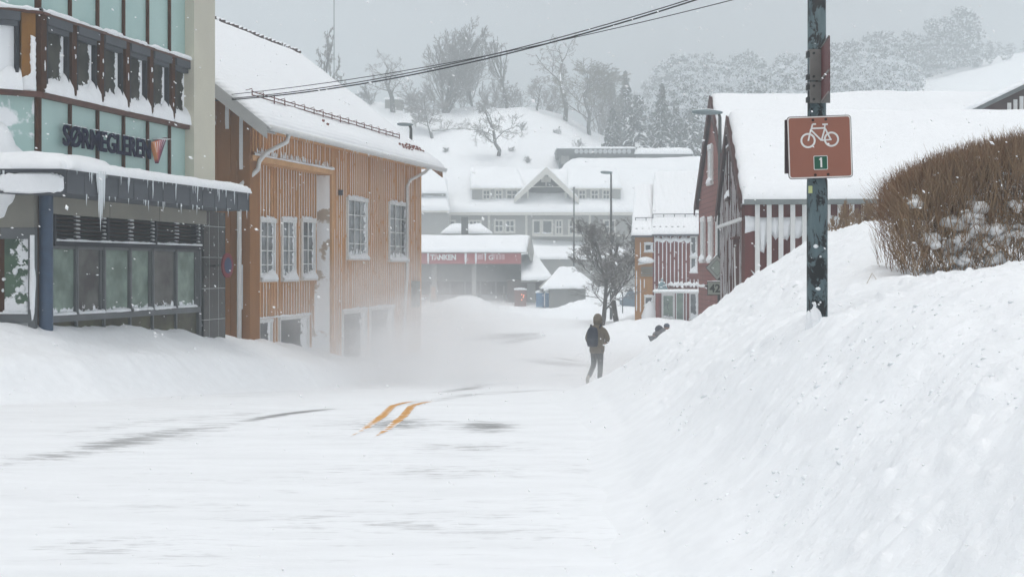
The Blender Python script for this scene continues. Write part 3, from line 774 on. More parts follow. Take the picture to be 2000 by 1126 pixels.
# fan shaped emblem of slanting bars
E = Thing('sign_emblem', 'wedge shaped emblem of slanting orange to plum bars beside the navy letters', 'sign', F1.p(s1+.1, .1, 1.9))
a0 = Sx(294,.12); a1 = Sx(323,.12); bx_ = Sx(303.5,.12)
cols = [(.62,.24,.09),(.60,.19,.09),(.50,.12,.09),(.36,.07,.10),(.22,.035,.09),(.09,.02,.05)]
zl, zr, zb = 2.27, 2.42, 1.90
for k in range(6):
    t0, t1 = k/6, (k+.72)/6
    pt = lambda t_, b_: (a0+(a1-a0)*t_, zl+(zr-zl)*t_) if not b_ else (bx_-.02+.05*t_, zb+.10*(1-t_)-.0*t_)
    q = [pt(t0,0), pt(t1,0), pt(t1,1), pt(t0,1)]
    m = MB(); m.box8([F1.p(*(q[i][0], .10, q[i][1])) for i in (0,1,2,3)]+[F1.p(*(q[i][0], .17, q[i][1])) for i in (0,1,2,3)])
    E.part('bar', m, mk('emblem_bar', cols[k], cols[k], 3, .4, .4, .02))
m = MB()
for k in range(5):
    t_ = (k+.85)/6; m.tube([F1.p(a0+(a1-a0)*t_, .165, zl+(zr-zl)*t_-.01), F1.p(bx_-.02+.05*t_+(a0+(a1-a0)*t_-bx_)*.25, .165, zb+.2)], [.010,.004], 6)
m.blob(F1.p(a0+.33,.12,2.36), (.25,.04,.012), seed=2, nu=12, nv=6)
E.part('caught_snow', m, m_snow, smooth=True)
# round sign seen edge on, at the tiled pier
rp = F1.p(Sx(440,.3)-.04, .36, 0); rz = (HZ-518)/FPX*rp[1]
S_ = Thing('round_sign', 'round red rimmed traffic sign seen nearly edge on at the tiled pier', 'sign', (rp[0], rp[1], rz))
def disc(m, c, r, n_, th, k=28):
    n_ = np.array(n_)/np.linalg.norm(n_); m.tube([np.array(c)-n_*th/2, np.array(c)+n_*th/2], r, k)
nn = (-.96, -.22, 0); nn = (.97,-.25,0)
m = MB(); disc(m, (rp[0], rp[1], rz), .25, nn, .03); S_.part('disc', m, mk('red_sign', (.20,.02,.03), (.15,.02,.03), 3, .5))
m = MB(); disc(m, (rp[0]+.018, rp[1]-.0047, rz), .16, nn, .004); S_.part('centre', m, mk('blue_sign', (.03,.05,.12), (.03,.05,.1), 3, .5))
m = MB(); m.tube([(rp[0]-.3, rp[1]+.05, rz), (rp[0], rp[1], rz)], .015, 8); S_.part('bracket', m, m_gray)

# ================================================================== long ochre timber house
bO = 13.32
F2 = Fr(-5.86, 31.0, .2407, 1)
S2 = lambda px, n=0: F2.sx(px, n)
k2 = math.hypot(.2407, 1)
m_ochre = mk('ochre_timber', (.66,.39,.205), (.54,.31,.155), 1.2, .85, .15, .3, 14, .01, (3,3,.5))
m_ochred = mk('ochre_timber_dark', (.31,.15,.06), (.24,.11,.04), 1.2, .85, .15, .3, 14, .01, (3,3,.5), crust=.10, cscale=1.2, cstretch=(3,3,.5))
m_winO = mk_pane('house_pane', (.05,.06,.065), .10, .12, .0, .15, back=(.20,.22,.23))
m_winfoot = mk_pane('cellar_pane', (.05,.055,.06), .22, .14, .1, .3, back=(.11,.12,.125))
O = Thing('timber_house', 'long ochre timber house with snow streaked boards and a big snowy roof behind the shop', 'house', (-5.86, 31, -3))
SE = S2(820); zE = 3.30
REC = -.36
sR = (35.8-31)*k2
def clad(mb, sn, F, s0, s1, z0, z1, n0, holes, sp=.168, rr=random.Random(1), bw=.032, bd=.03, snow=.85, z1f=None):
    "upright battens over boards, wind packed snow caught along each batten; holes = (s0,s1,z0,z1) left free"
    s = s0+.05
    while s < s1-.04:
        zt = z1 if z1f is None else z1f(s)
        segs = [(z0, zt)]
        for h in holes:
            if h[0]-bw < s < h[1]+bw:
                ns = []
                for (a, b) in segs:
                    if h[3] <= a or h[2] >= b: ns.append((a, b)); continue
                    if h[2] > a: ns.append((a, h[2]))
                    if h[3] < b: ns.append((h[3], b))
                segs = ns
        for (a, b) in segs:
            if b-a < .03: continue
            F.box(mb, s-bw/2, s+bw/2, n0, n0+bd, a, b)
            z = a
            while z < b:
                L = min(b-z, rr.uniform(.5, 2.4))
                if rr.random() < snow:
                    w = rr.uniform(.010, .022); n_ = max(2, int(L/.12)); vs = []
                    for q in range(n_+1):
                        e = 1 if 0 < q < n_ else .3; ww = w*e*rr.uniform(.9,1.05)*min(1, bd/.025)
                        zz = z+L*q/n_
                        vs += [F.p(s+bw/2+.001, n0+.002, zz), F.p(s+bw/2+ww, n0+.003, zz), F.p(s+bw/2+ww*.4, n0+bd+.008*e, zz), F.p(s-bw*.2, n0+bd+.007*e, zz), F.p(s-bw*.2, n0+bd+.001, zz)]
                    sn.add(vs, [(q*5+j, q*5+j+1, (q+1)*5+j+1, (q+1)*5+j) for q in range(n_) for j in range(4)])
                z += L+rr.uniform(.0, .12)
        s += sp
def window_parts(T, F, s0, s1, z0, z1, n, nx, ny, pm, fm, tw=.07, snowh=.08, seed=0, mt=.022):
    m = MB()
    F.box(m, s0-tw, s1+tw, n, n+.07, z1, z1+tw+.02); F.box(m, s0-tw-.03, s1+tw+.03, n, n+.10, z0-tw, z0)
    F.box(m, s0-tw, s0, n, n+.055, z0, z1); F.box(m, s1, s1+tw, n, n+.055, z0, z1)
    for i in range(1, nx):
        s = s0+(s1-s0)*i/nx; F.box(m, s-mt/2*(1.6 if nx % 2 == 0 and i == nx//2 else 1), s+mt/2*(1.6 if nx % 2 == 0 and i == nx//2 else 1), n+.012, n+.04, z0, z1)
    for i in range(1, ny):
        z = z0+(z1-z0)*i/ny; F.box(m, s0, s1, n+.014, n+.036, z-mt/2, z+mt/2)
    wn = T.part('window', m, fm)
    m = MB(); F.pane(m, s0, s1, n+.01, z0, z1); T.part('pane', m, pm, wn)
    if snowh:
        m = MB(); rr = random.Random(seed); N = 12; vs = []
        for i in range(N+1):
            k = i/N; h = snowh*(.6+.9*k*k+rr.uniform(-.2,.2)); s = s0-tw+(s1-s0+2*tw)*k
            if i in (0, N): h *= .4
            vs += [F.p(s, n+.13, z0-.02), F.p(s, n+.11, z0+h*.5), F.p(s, n+.06, z0+h*.9), F.p(s, n+.015, z0+h*1.1)]
        m.add(vs, [(i*4+j, (i+1)*4+j, (i+1)*4+j+1, i*4+j+1) for i in range(N) for j in range(3)])
        # snow on top of the head trim and hoar hanging over it
        for i in range(14):
            k = (i+.5)/14; h = rr.uniform(.02,.09); m.blob(F.p(s0-tw+(s1-s0+2*tw)*k, n+.045, z1+tw+.02+h*.3), (.04,.04,h*.6), seed=i, nu=6, nv=5)
        T.part('window_snow', m, m_snow, wn, smooth=True)
    return wn
# walls
holesR = []; winR = []
for (p0, p1, zt, zb) in ((678,714,1.80,.26),(759,792,1.84,.22)):
    a, b = S2(p0), S2(p1); winR.append((a, b, zb, zt)); holesR.append((a-.09, b+.09, zb-.09, zt+.12))
big = [(S2(668), S2(712), -3.1, -1.24), (S2(722), S2(765), -3.1, -1.20)]
for h in big: holesR.append((h[0]-.07, h[1]+.07, h[2], h[3]+.1))
winL = []; holesL = []
for (p0, p1, zt, zb) in ((507,533,1.06,-.27),(550,573,1.10,-.28),(589,611,1.14,-.26)):
    a, b = S2(p0, REC), S2(p1, REC); winL.append((a, b, zb, zt)); holesL.append((a-.09, b+.09, zb-.09, zt+.12))
cel = [(S2(504,REC), S2(527,REC), -3, -1.30), (S2(545,REC), S2(598,REC), -3, -1.28)]
for h in cel: holesL.append((h[0]-.07, h[1]+.07, h[2], h[3]+.1))
wall = MB(); sn = MB()
F2.box(wall, .5, SE, -8.3, REC-.01, -3.3, zE-.05)
F2.box(wall, sR, SE, REC-.01, 0, -3.3, zE)                       # right bay
F2.box(wall, .02, sR-.001, REC-.01, -.001, 2.52, zE)             # upper jetty
clad(wall, sn, F2, sR, SE, -3.2, zE, 0, holesR, rr=random.Random(2))
clad(wall, sn, F2, .05, sR, 2.60, zE, 0, [], rr=random.Random(3), snow=.5)
clad(wall, sn, F2, .05, sR-.05, -3.2, 2.5, REC, holesL, rr=random.Random(4), snow=.9)
F2.box(wall, .02, sR, REC+.02, .05, 2.40, 2.52)                  # lintel beam
F2.box(wall, sR-.0, sR+.13, .001, .045, -3.2, zE-.01); F2.box(wall, SE-.14, SE+.02, .001, .045, -3.2, zE-.01)
F2.box(wall, .0, .14, REC, REC+.05, -3.2, 2.4)
wl = O.part('wall', wall, m_ochre); O.part('batten_snow', sn, mk('tinted_snow', (.78,.73,.68), (.83,.80,.76), 3, .9))
m = snow_bead(F2, .05, sR, .055, 2.535, .035, 71, .04)
vs = MB()
for q in range(60):
    rr = random.Random(q); s = .1+rr.random()*(sR-.2); h = rr.uniform(.06,.2); m.blob(F2.p(s, .03, 2.54+h/2), (.02,.03,h/2), seed=q, nu=6, nv=5)
O.part('lintel_snow', m, m_snow, smooth=True)
# drift plastered in the corner of the recess
m = MB()
N = 40; rr = random.Random(10); vs = []
for i in range(N+1):
    z = -2.9+(2.38+2.9)*i/N; w = .04+.06*vnoise(z*3.3, 0, 3)+.30*float(ss(.4, -2.2, z))
    w = float(w)
    vs += [F2.p(sR-.02, -.01, z), F2.p(sR-.02-w*.12, -.02-.06*rr.random(), z), F2.p(sR-.06-w*.25, REC+.12, z), F2.p(sR-w*.9, REC+.04, z), F2.p(sR-w*1.1, REC+.002, z)]
m.add(vs, [(i*5+j, i*5+j+1, (i+1)*5+j+1, (i+1)*5+j) for i in range(N) for j in range(4)])
O.part('corner_drift', m, mk('dusted_timber', (.42,.34,.27), (.50,.44,.38), 2, .9, crust=.62, cscale=1.6), smooth=True)
for i, (a, b, zb, zt) in enumerate(winR): window_parts(O, F2, a, b, zb, zt, .0, 3, 4, m_winO, m_white, .06, .10, i)
for i, (a, b, zb, zt) in enumerate(winL): window_parts(O, F2, a, b, zb, zt, REC, 2, 4, m_winO, m_white, .07, .16, i+5)
for i, (a, b, zb, zt) in enumerate(big): window_parts(O, F2, a, b, zb, zt, .0, 1, 1, m_winfoot, m_white, .08, 0, i+9)
for i, (a, b, zb, zt) in enumerate(cel): window_parts(O, F2, a, b, zb, zt, REC, 1, 1, m_winfoot, m_white, .07, 0, i+9)
m = snow_bead(F2, big[0][0]-.1, big[1][1]+.1, .05, -1.13, .04, 77, .04); q = snow_bead(F2, cel[0][0]-.1, cel[1][1]+.1, REC+.05, -1.19, .03, 78, .04); m.add(q.v, q.f)
O.part('ledge_snow', m, m_snow, smooth=True)
# gable end facing the street corner
hw = 4.2; FG = Fr(F2.o[0]+F2.u[0]*.02, F2.o[1]+F2.u[1]*.02, F2.u[1]*-1, F2.u[0], True)   # runs left along the end wall
FG = Fr(F2.p(.0,0,0)[0], F2.p(.0,0,0)[1], -F2.n[0], -F2.n[1], False)
if FG.n[1] > 0: FG = Fr(FG.o[0], FG.o[1], FG.u[0], FG.u[1], True)
zR = 6.84; pitch = (zR-3.15)/(hw+.6)
gz_ = lambda s: zE+.12+ (min(s, 2*hw-s))*pitch
m = MB(); pts = [(.0,-3.2),(2*hw,-3.2),(2*hw,zE),(hw,gz_(hw)-.15),(0,zE)]
f0 = [FG.p(s, 0, z) for s, z in pts]; f1 = [FG.p(s, -.5, z) for s, z in pts]; n = 5
m.add(f0+f1, [tuple(range(5)), tuple(range(9,4,-1))]+[(i, i+5, (i+1)%5+5, (i+1)%5) for i in range(5)])
sn = MB(); clad(m, sn, FG, .15, 2*hw, -3, 0, .0, [], sp=.34, bw=.12, bd=.025, snow=.38, z1f=lambda s: gz_(s)-.2, rr=random.Random(6))
FG.box(m, -.0, .15, 0, .05, -3.2, zE)
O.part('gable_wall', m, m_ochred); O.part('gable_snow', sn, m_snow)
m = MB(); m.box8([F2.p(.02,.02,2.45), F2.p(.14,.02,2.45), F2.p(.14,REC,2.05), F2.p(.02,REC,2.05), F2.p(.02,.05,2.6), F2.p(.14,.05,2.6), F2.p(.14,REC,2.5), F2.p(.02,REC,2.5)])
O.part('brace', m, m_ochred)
# roof
ov = .6; oe = .45
def rp2(s, n_):   # roof surface height at distance n_ out from the ridge line (ridge at n=-hw)
    return F2.p(s, n_, zR-abs(n_+hw)*pitch)
m = MB(); sA, sB = -oe, SE+oe
slab(m, rp2(sA, ov), rp2(sB, ov), rp2(sB, -hw), rp2(sA, -hw), .14); slab(m, rp2(sA, -hw-.001), rp2(sB, -hw-.001), rp2(sB, -2*hw-ov), rp2(sA, -2*hw-ov), .14)
rf = O.part('roof', m, m_white)
tt = lambda p, dz=.005: (p[0], p[1], p[2]+dz)
ms = snow_sheet(tt(rp2(sA-.03, ov+.10)), tt(rp2(sB+.03, ov+.10)), tt(rp2(sB+.03, -hw+.0)), tt(rp2(sA-.03, -hw+.0)), .16, 160, 60, .35, 9, .045, sc=.9)
O.part('roof_snow', ms, m_snow_tiles, rf, smooth=True)
ms = snow_sheet(tt(rp2(sA, -hw-.0)), tt(rp2(sB, -hw-.0)), tt(rp2(sB, -2*hw-ov)), tt(rp2(sA, -2*hw-ov)), .12, 60, 20, .3, 10, .04, sc=.9)
O.part('roof_snow', ms, m_snow_tiles, rf, smooth=True)
m = MB(); rr = random.Random(12)
for k in range(46):
    s = sA+(sB-sA)*k/46.0; p = F2.p(s, -hw, zR+.10+rr.uniform(-.02,.03)); q = F2.p(s+.24, -hw, zR+.13+rr.uniform(-.02,.03)); m.tube([p, q], [.06,.075], 7)
O.part('ridge_tiles', m, mk('ridge_tile', (.12,.09,.085), (.07,.055,.05), 5, .9, top=.5, crust=.3), rf)
# bare red tiles showing near the eave
m = MB()
for (px, py, w_, h_) in ((765,262,.9,.18),(785,268,.8,.12),(800,283,.8,.2),(620,232,.35,.12)):
    s = S2(px); base = .25+(.1 if w_ > .8 else 0)
    for k in range(int(w_/.09)):
        for j in range(2):
            a = rp2(s+k*.09, base-j*.12-.03*(k%3)); m.tube([tt(a, .185), tt(rp2(s+k*.09+.07, base-j*.12-.03*(k%3)+.02), .19)], .018, 5)
O.part('bare_tiles', m, mk('red_tile', (.25,.08,.055), (.16,.06,.045), 6, .8), rf)
# barge boards, gutter, snow guard
m = MB()
def barge(s_):
    for side in (1,-1):
        a = F2.p(s_, -hw, zR-.02); b = F2.p(s_, ov if side == 1 else -2*hw-ov, zR-(hw+ov)*pitch-.02)
        a2 = F2.p(s_+.05, -hw, zR-.02); b2 = F2.p(s_+.05, ov if side == 1 else -2*hw-ov, zR-(hw+ov)*pitch-.02)
        d = lambda p, q: (p[0], p[1], p[2]-q)
        m.box8([d(a,.36), d(a2,.36), d(b2,.30), d(b,.30), a, a2, b2, b])
barge(sA-.055)
m5 = m; m = MB(); barge(sB+.005); O.part('barge_board', m, m_ochred, rf); m = m5
m2 = MB()
slab(m2, F2.p(sA, ov, zR-(hw+ov)*pitch-.16), F2.p(0, ov, zR-(hw+ov)*pitch-.16), F2.p(0, -hw, zR-.16), F2.p(sA, -hw, zR-.16), .03)
m.add(m2.v, m2.f)
O.part('barge_board', m, mk('grey_white_board', (.52,.53,.52), (.45,.46,.46), 2, .7, .2, .1), rf)
ze = zR-(hw+ov)*pitch
m = MB(); m.tube([F2.p(sA-.02, ov+.09, ze-.08), F2.p(sB+.05, ov+.09, ze-.08)], .065, 10)
O.part('gutter', m, m_white, rf, smooth=True)
m = MB()
F2.box(m, 0, SE, .04, ov-.03, ze-.07, ze-.03); O.part('soffit', m, m_ochre, rf)
def pipe(s, top, jog_n0, pts): pass
m = MB()
s = .30; m.tube([F2.p(s+.35, ov+.05, ze-.1), F2.p(s+.33, ov, ze-.3), F2.p(s+.1, .2, ze-.55), F2.p(s-.05, .10, ze-.75), F2.p(s-.1, .08, 2.2), F2.p(s-.35, REC+.15, 1.85), F2.p(s-.38, REC+.12, 1.5), F2.p(s-.38, REC+.12, -3)], .052, 10)
O.part('downpipe', m, m_white, smooth=True)
m = MB(); s = S2(796,.1)
m.tube([F2.p(s+.55, ov+.03, ze-.1), F2.p(s+.5, ov-.1, ze-.25), F2.p(s+.1, .15, ze-.5), F2.p(s, .09, ze-.7), F2.p(s, .09, -.35), F2.p(s-.25, .12, -.8), F2.p(s-.3, .12, -1.1), F2.p(s-.3, .12, -3.2)], .048, 10)
O.part('downpipe', m, m_white, smooth=True)
m = MB(); sg0, sg1 = S2(508,.0)-.1, S2(808,.3)
gn = -.15
for k in range(18):
    s = sg0+(sg1-sg0)*k/17.0; a = rp2(s, gn); m.tube([tt(a, 0), tt(a, .31)], .014, 5); 
    m.tube([tt(a, .34), tt(rp2(s, gn-.3), .05)], .012, 4)
for h in (.19,.27): m.tube([tt(rp2(sg0, gn), h), tt(rp2(sg1, gn), h)], .013, 6)
O.part('snow_guard', m, mk('rusty_rail', (.16,.06,.05), (.12,.05,.045), 5, .8, top=.35), rf)
m = MB(); rr = random.Random(15)
for k in range(90): s = rr.uniform(sA, sB); icicle(m, F2.p(s, ov+.13, ze-.1), rr.uniform(.03,.16), .008, rr)
O.part('icicles', m, m_ice, rf, smooth=True)
for px, py, w_, h_ in ((479,577,.16,.27),(660,377,.10,.12)):
    s = S2(px, REC if px < 600 else 0); nn = REC if px < 600 else 0; p = F2.p(s, nn, 0); z = (HZ-py)/FPX*p[1]
    m = MB(); F2.box(m, s-w_/2, s+w_/2, nn+.03, nn+.12, z-h_/2, z+h_/2); F2.box(m, s-w_/2-.01, s+w_/2+.01, nn+.03, nn+.13, z+h_/2, z+h_/2+.02); O.part('meter_box', m, m_gray)
s = S2(806,.02); p = F2.p(s, 0, 0)
m = MB(); F2.box(m, s-.2, s+.2, .04, .2, -1.22, -.42); O.part('utility_box', m, mk('green_grey_box', (.10,.15,.14), (.08,.11,.11), 3, .6, crust=.25))
# ================================================================== right hand timber houses
m_red = mk('dark_red_timber', (.17,.05,.045), (.12,.035,.032), 2, .85, .15, .3, 14, .01, (3,3,.5))
m_redB = mk('dull_red_timber', (.26,.11,.095), (.20,.085,.075), 1.5, .85, .15, .3, 14, .01, (3,3,.5))
m_dkred = mk('barge_red', (.07,.025,.022), (.045,.018,.016), 3, .7, .2, .1)
m_redgrey = mk('weathered_red', (.13,.05,.04), (.08,.035,.03), 2, .85, .15, .3, 14, .01, (3,3,.5), crust=.03, cscale=1.5, cstretch=(3,3,.6))
m_gutter = mk('grey_gutter', (.24,.27,.27), (.18,.20,.20), 3, .6)
m_winR = mk_pane('right_pane', (.06,.065,.07), .2, .2, .0, .15, back=(.2,.22,.23))
def gable_house(T, ox, oy, ux, uy, W, Ln, ze, zr, zb, ov, oe, wallm, barge_m, snowm, sth, sidem=None, clads=None):
    """gable wall runs from (ox,oy) along u for W; the house stretches Ln to the right of it"""
    F = Fr(ox, oy, ux, uy, True)            # n points left, to the street
    hwid = W/2; pit = (zr-ze)/(hwid+oe)
    m = MB(); pts = [(0,zb),(W,zb),(W,ze+oe*pit-.1),(hwid,zr-.1),(0,ze+oe*pit-.1)]
    f0 = [F.p(s, 0, z) for s, z in pts]; f1 = [F.p(s, -Ln, z) for s, z in pts]
    m.add(f0+f1, [tuple(range(5)), tuple(range(9,4,-1))]+[(i, i+5, (i+1)%5+5, (i+1)%5) for i in range(5)])
    T.part('wall', m, wallm)
    rp = lambda s, n: F.p(s, n, zr-abs(s-hwid)*pit)
    m = MB(); slab(m, rp(-oe, ov), rp(hwid, ov), rp(hwid, -Ln-ov), rp(-oe, -Ln-ov), .10); slab(m, rp(hwid+.001, ov), rp(W+oe, ov), rp(W+oe, -Ln-ov), rp(hwid+.001, -Ln-ov), .10)
    rf = T.part('roof', m, barge_m)
    up = lambda p, d=.004: (p[0], p[1], p[2]+d)
    ms = snow_sheet(up(rp(-oe-.12, ov-.05)), up(rp(-oe-.12, -Ln-ov)), up(rp(hwid, -Ln-ov)), up(rp(hwid, ov-.05)), sth, 120, 60, .4, 5+int(W), .20, sc=.38)
    T.part('roof_snow', ms, snowm, rf, smooth=True)
    ms = snow_sheet(up(rp(hwid, ov-.05)), up(rp(hwid, -Ln-ov)), up(rp(W+oe, -Ln-ov)), up(rp(W+oe, ov-.05)), sth, 60, 24, .4, 7+int(W), .05, sc=.9)
    T.part('roof_snow', ms, snowm, rf, smooth=True)
    for (sa, sb) in ((-oe, hwid), (W+oe, hwid)):
        a, b = rp(sa, ov+.03), rp(sb, ov+.03); a2, b2 = rp(sa, ov-.01), rp(sb, ov-.01); d = lambda p, q: (p[0], p[1], p[2]-q)
        m = MB(); m.box8([d(a,.30), d(a2,.30), d(b2,.34), d(b,.34), up(a,.03), up(a2,.03), up(b2,.03), up(b,.03)]); T.part('barge_board', m, barge_m, rf)
    return F, rf, rp
# nearer house: gable with snow lined boards, slatted white front towards the camera
HA = Thing('gabled_house', 'dark red gabled house with a white slatted front behind the big snowbank', 'house', (5.6, 33.1, -3))
FA, rfA, rpA = gable_house(HA, 5.56, 33.15, .065, 1, 6.75, 15, 1.62, 3.98, -3.2, .10, .14, m_redgrey, m_dkred, m_snow_roof, .26)
wallx = MB(); sn = MB()
pitA = (3.98-1.62)/(6.75/2+.14)
clad(wallx, sn, FA, .05, 6.7, -3, 0, .0, [(.95,1.75,-2.9,.75),(3.2,4.0,1.75,3.2)], sp=.20, bw=.03, bd=.014, snow=.75, z1f=lambda s: 3.82-abs(s-3.375)*pitA, rr=random.Random(31))
FA.box(wallx, 0, .12, 0, .05, -3, 1.5); 
HA.part('cladding', wallx, m_redgrey); HA.part('batten_snow', sn, m_snow)
m = MB(); FA.box(m, 0, 6.75, .0, .10, 1.12, 1.20); HA.part('belt_board', m, m_white)
window_parts(HA, FA, 3.25, 3.95, 1.85, 3.1, .0, 1, 2, m_winR, m_dkred, .08, .15, 3)
m = MB(); FA.box(m, 1.0, 1.7, .0, .05, -2.9, .62); dr = HA.part('door', m, m_redgrey)
m = MB(); FA.box(m, .93, 1.0, .0, .09, -2.9, .70); FA.box(m, 1.70, 1.77, .0, .09, -2.9, .70); FA.box(m, .88, 1.82, .0, .16, .70, .76); HA.part('frame', m, m_redgrey, dr)
m = MB(); m.tube([FA.p(1.05,.06,-2.2), FA.p(1.65,.06,.5)], .03, 4); m.tube([FA.p(1.65,.06,.55), FA.p(1.05,.06,.55)], .025, 4); m.tube([FA.p(1.05,.06,-.8), FA.p(1.65,.06,-.75)], .025, 4); HA.part('brace', m, m_white, dr)
# front towards the camera
FS = Fr(5.56, 33.15, 1, -.065)              # n points to the camera
m = MB()
sd = 15.0
FS.box(m, .02, sd, -.02, .02, -3, 1.5); HA.part('front_wall', m, m_red)
m = MB(); FS.box(m, -.02, sd+.1, .03, .27, 1.50, 1.62); HA.part('gutter', m, m_gutter, rfA)
s = .25
while s < 7.4:
    m = MB(); FS.box(m, s, s+.11, .12, .17, -3, 1.495); HA.part('slat', m, m_white); s += .278
m = MB(); 
# snow blown in behind the slats: ragged sheets
N = 80; rr = random.Random(40)
for i in range(N):
    s = .02+i*(7.3)/N; s2 = .02+(i+1)*(7.3)/N
    f = lambda s: (1.25-.10*vnoise(s*2,0,3), .98-.18*vnoise(s*2.4,1,5)-.22*vnoise(s*8,1,6)+(-.35 if .3 < s < .55 else 0)+.14*(s < .3))
    a, b = f(s), f(s2)
    vs = [FS.p(s,.022,a[1]), FS.p(s2,.022,b[1]), FS.p(s2,.10,b[1]+.1), FS.p(s,.10,a[1]+.1), FS.p(s2,.10,b[0]-.12), FS.p(s,.10,a[0]-.12), FS.p(s2,.022,b[0]), FS.p(s,.022,a[0])]
    m.add(vs, [(0,1,2,3),(3,2,4,5),(5,4,6,7)])
for k in range(60):
    s = rr.uniform(.1,7); z = rr.uniform(-1.2,.6); L = rr.uniform(.05,.16)
    a = rr.uniform(.8,1.0)
    m.tube([FS.p(s,.03,z), FS.p(s+L*.5,.05,z-L*.6), FS.p(s+L*.8,.03,z-L)], [.005,.02,.005], 5)
HA.part('blown_snow', m, m_snow, smooth=True)
m = MB(); m.tube([FS.p(2.35,.06,1.02), FS.p(2.35,.11,1.02)], .09, 16); HA.part('wall_lamp', m, m_gray)
# farther house of the pair
HB = Thing('gabled_house', 'tall dull red gabled house standing behind the slatted one, three narrow white windows', 'house', (6.4, 44, -3))
FB, rfB, rpB = gable_house(HB, 6.38, 40.2, .012, 1, 7.7, 22, 2.10, 5.44, -3.2, .12, .25, m_redB, m_dkred, m_snow_roof, .26)
for i, (p0, p1, y0, y1) in enumerate(((1371.5,1377.5,433,508),(1386.5,1392.5,433,508),(1401,1406,433,508),(1386,1392.5,292,356))):
    a, b = sorted((FB.sx(p0), FB.sx(p1))); Yc = FB.p((a+b)/2,0,0)[1]
    window_parts(HB, FB, a, b, (HZ-y1)/FPX*Yc, (HZ-y0)/FPX*Yc, .0, 2, 1, m_winR, m_white, .09, .14, 20+i)
m = MB()
for (py, s0, s1) in ((560,5.2,7.6),(560,.3,2.0)):
    z = (HZ-py)/FPX*46; q = snow_bead(FB, s0, s1, .03, z, .05, int(s0*10)); m.add(q.v, q.f)
HB.part('stuck_snow', m, m_snow, smooth=True)
m = MB()
for z in np.arange(-3, 3.2, .16): FB.box(m, 0, 7.7, .0, .008, z, z+.012)
HB.part('board_joints', m, m_dkred)
# ochre and red pair across the square
HC = Thing('timber_house', 'narrow ochre timber house with two small square windows, joined to the red shop house', 'house', (6.3, 71, -3.1))
uC = (1, -.14); FC = Fr(P(1240,600,71)[0], 71, *uC)
wO = FC.sx(1274.5)
def frontal(T, s0, s1, dep, ze, zr, wallm, sth, oe=.3, lo=.15, seed=1, corr=True):
    m = MB(); FC.box(m, s0, s1, -dep, 0, -3.3, ze); T.part('wall', m, wallm)
    h = dep/2; pit = (zr-ze)/h
    rp = lambda s, n: FC.p(s, n, zr-abs(n+h)*pit)
    m = MB(); slab(m, rp(s0-lo, oe), rp(s1, oe), rp(s1, -h), rp(s0-lo, -h), .12); slab(m, rp(s0-lo, -h-.001), rp(s1, -h-.001), rp(s1, -dep-oe), rp(s0-lo, -dep-oe), .12)
    # gable triangles
    for s in (s0, s1): 
        m.box8([FC.p(s+(.05 if s == s0 else -.05), 0, ze-.01), FC.p(s, 0, ze-.01), FC.p(s, -dep, ze-.01), FC.p(s+(.05 if s == s0 else -.05), -dep, ze-.01), FC.p(s+(.05 if s == s0 else -.05), -h+.01, zr-.1), FC.p(s, -h+.01, zr-.1), FC.p(s, -h-.01, zr-.1), FC.p(s+(.05 if s == s0 else -.05), -h-.01, zr-.1)])
    rf = T.part('roof', m, m_dkred)
    up = lambda p: (p[0], p[1], p[2]+.004)
    ms = snow_sheet(up(rp(s0-lo-.03, oe+.05)), up(rp(s1, oe+.05)), up(rp(s1, -h)), up(rp(s0-lo-.03, -h)), sth, 60, 40, .25, seed, .03, sc=1.5)
    T.part('roof_snow', ms, mk_snow('ribbed_snow', .15, .15, lines=('X', 1.6, .5)), rf, smooth=True)
    m = MB(); m.tube([FC.p(s0-lo, oe+.04, ze-oe*pit-.08), FC.p(s1, oe+.04, ze-oe*pit-.08)], .06, 6); T.part('gutter', m, m_gray, rf)
    # snow guard
    m = MB(); sg = MB()
    for k in range(int((s1-s0)/.55)+1):
        s = s0+k*.55
        if s < s1: m.tube([rp(s, -.55), (rp(s,-.55)[0], rp(s,-.55)[1], rp(s,-.55)[2]+.3)], .02, 4)
    m.tube([tt(rp(s0,-.55), .29), tt(rp(s1,-.55), .29)], .02, 4); T.part('snow_guard', m, m_gray, rf)
    # row of bare tile ends above the gutter
    m = MB(); s = s0+.1
    while s < s1-.1: m.blob(tt(rp(s, oe-.28), .11), (.09,.06,.035), seed=int(s*10), nu=6, nv=4); s += .30
    T.part('tile_ends', m, m_gray, rf)
    return rf, rp
m_ochreC = mk('pale_ochre_timber', (.44,.22,.07), (.36,.17,.055), 1.2, .85, .15, .2, 14, .01, (3,3,.5))
m_redC = mk('rust_red_timber', (.22,.055,.05), (.17,.045,.04), 1.2, .85, .15, .2, 14, .01, (3,3,.5))
zeO = (HZ-458)/FPX*71; zrO = (HZ-362)/FPX*74.5
frontal(HC, 0, wO, 7, zeO+.2, zrO, m_ochreC, .15, seed=2)
wa = MB(); sn = MB()
def pxwin(T, F, px, py, w_, h_, n=0, nx=1, ny=1, pm=None, tw=.07, sh=.08, seed=0):
    s = F.sx(px, n); p = F.p(s, n, 0); k = p[1]/FPX; z = (HZ-py)*k
    return window_parts(T, F, s-w_*k/2, s+w_*k/2, z-h_*k/2, z+h_*k/2, n, nx, ny, pm or m_winR, m_white, tw, sh, seed)
clad(wa, sn, FC, .02, wO, -3.2, zeO, 0, [(.55,1.2,.5,1.5),(.3,1.3,-.6,.45),(.55,1.2,-2.2,-1.3)], sp=.2, bw=.05, bd=.03, snow=.5, rr=random.Random(51))
HC.part('cladding', wa, m_ochreC); HC.part('batten_snow', sn, m_snow)
pxwin(HC, FC, 1267, 484.5, 12, 12, sh=.1); pxwin(HC, FC, 1268, 588.5, 14, 15, sh=.1)
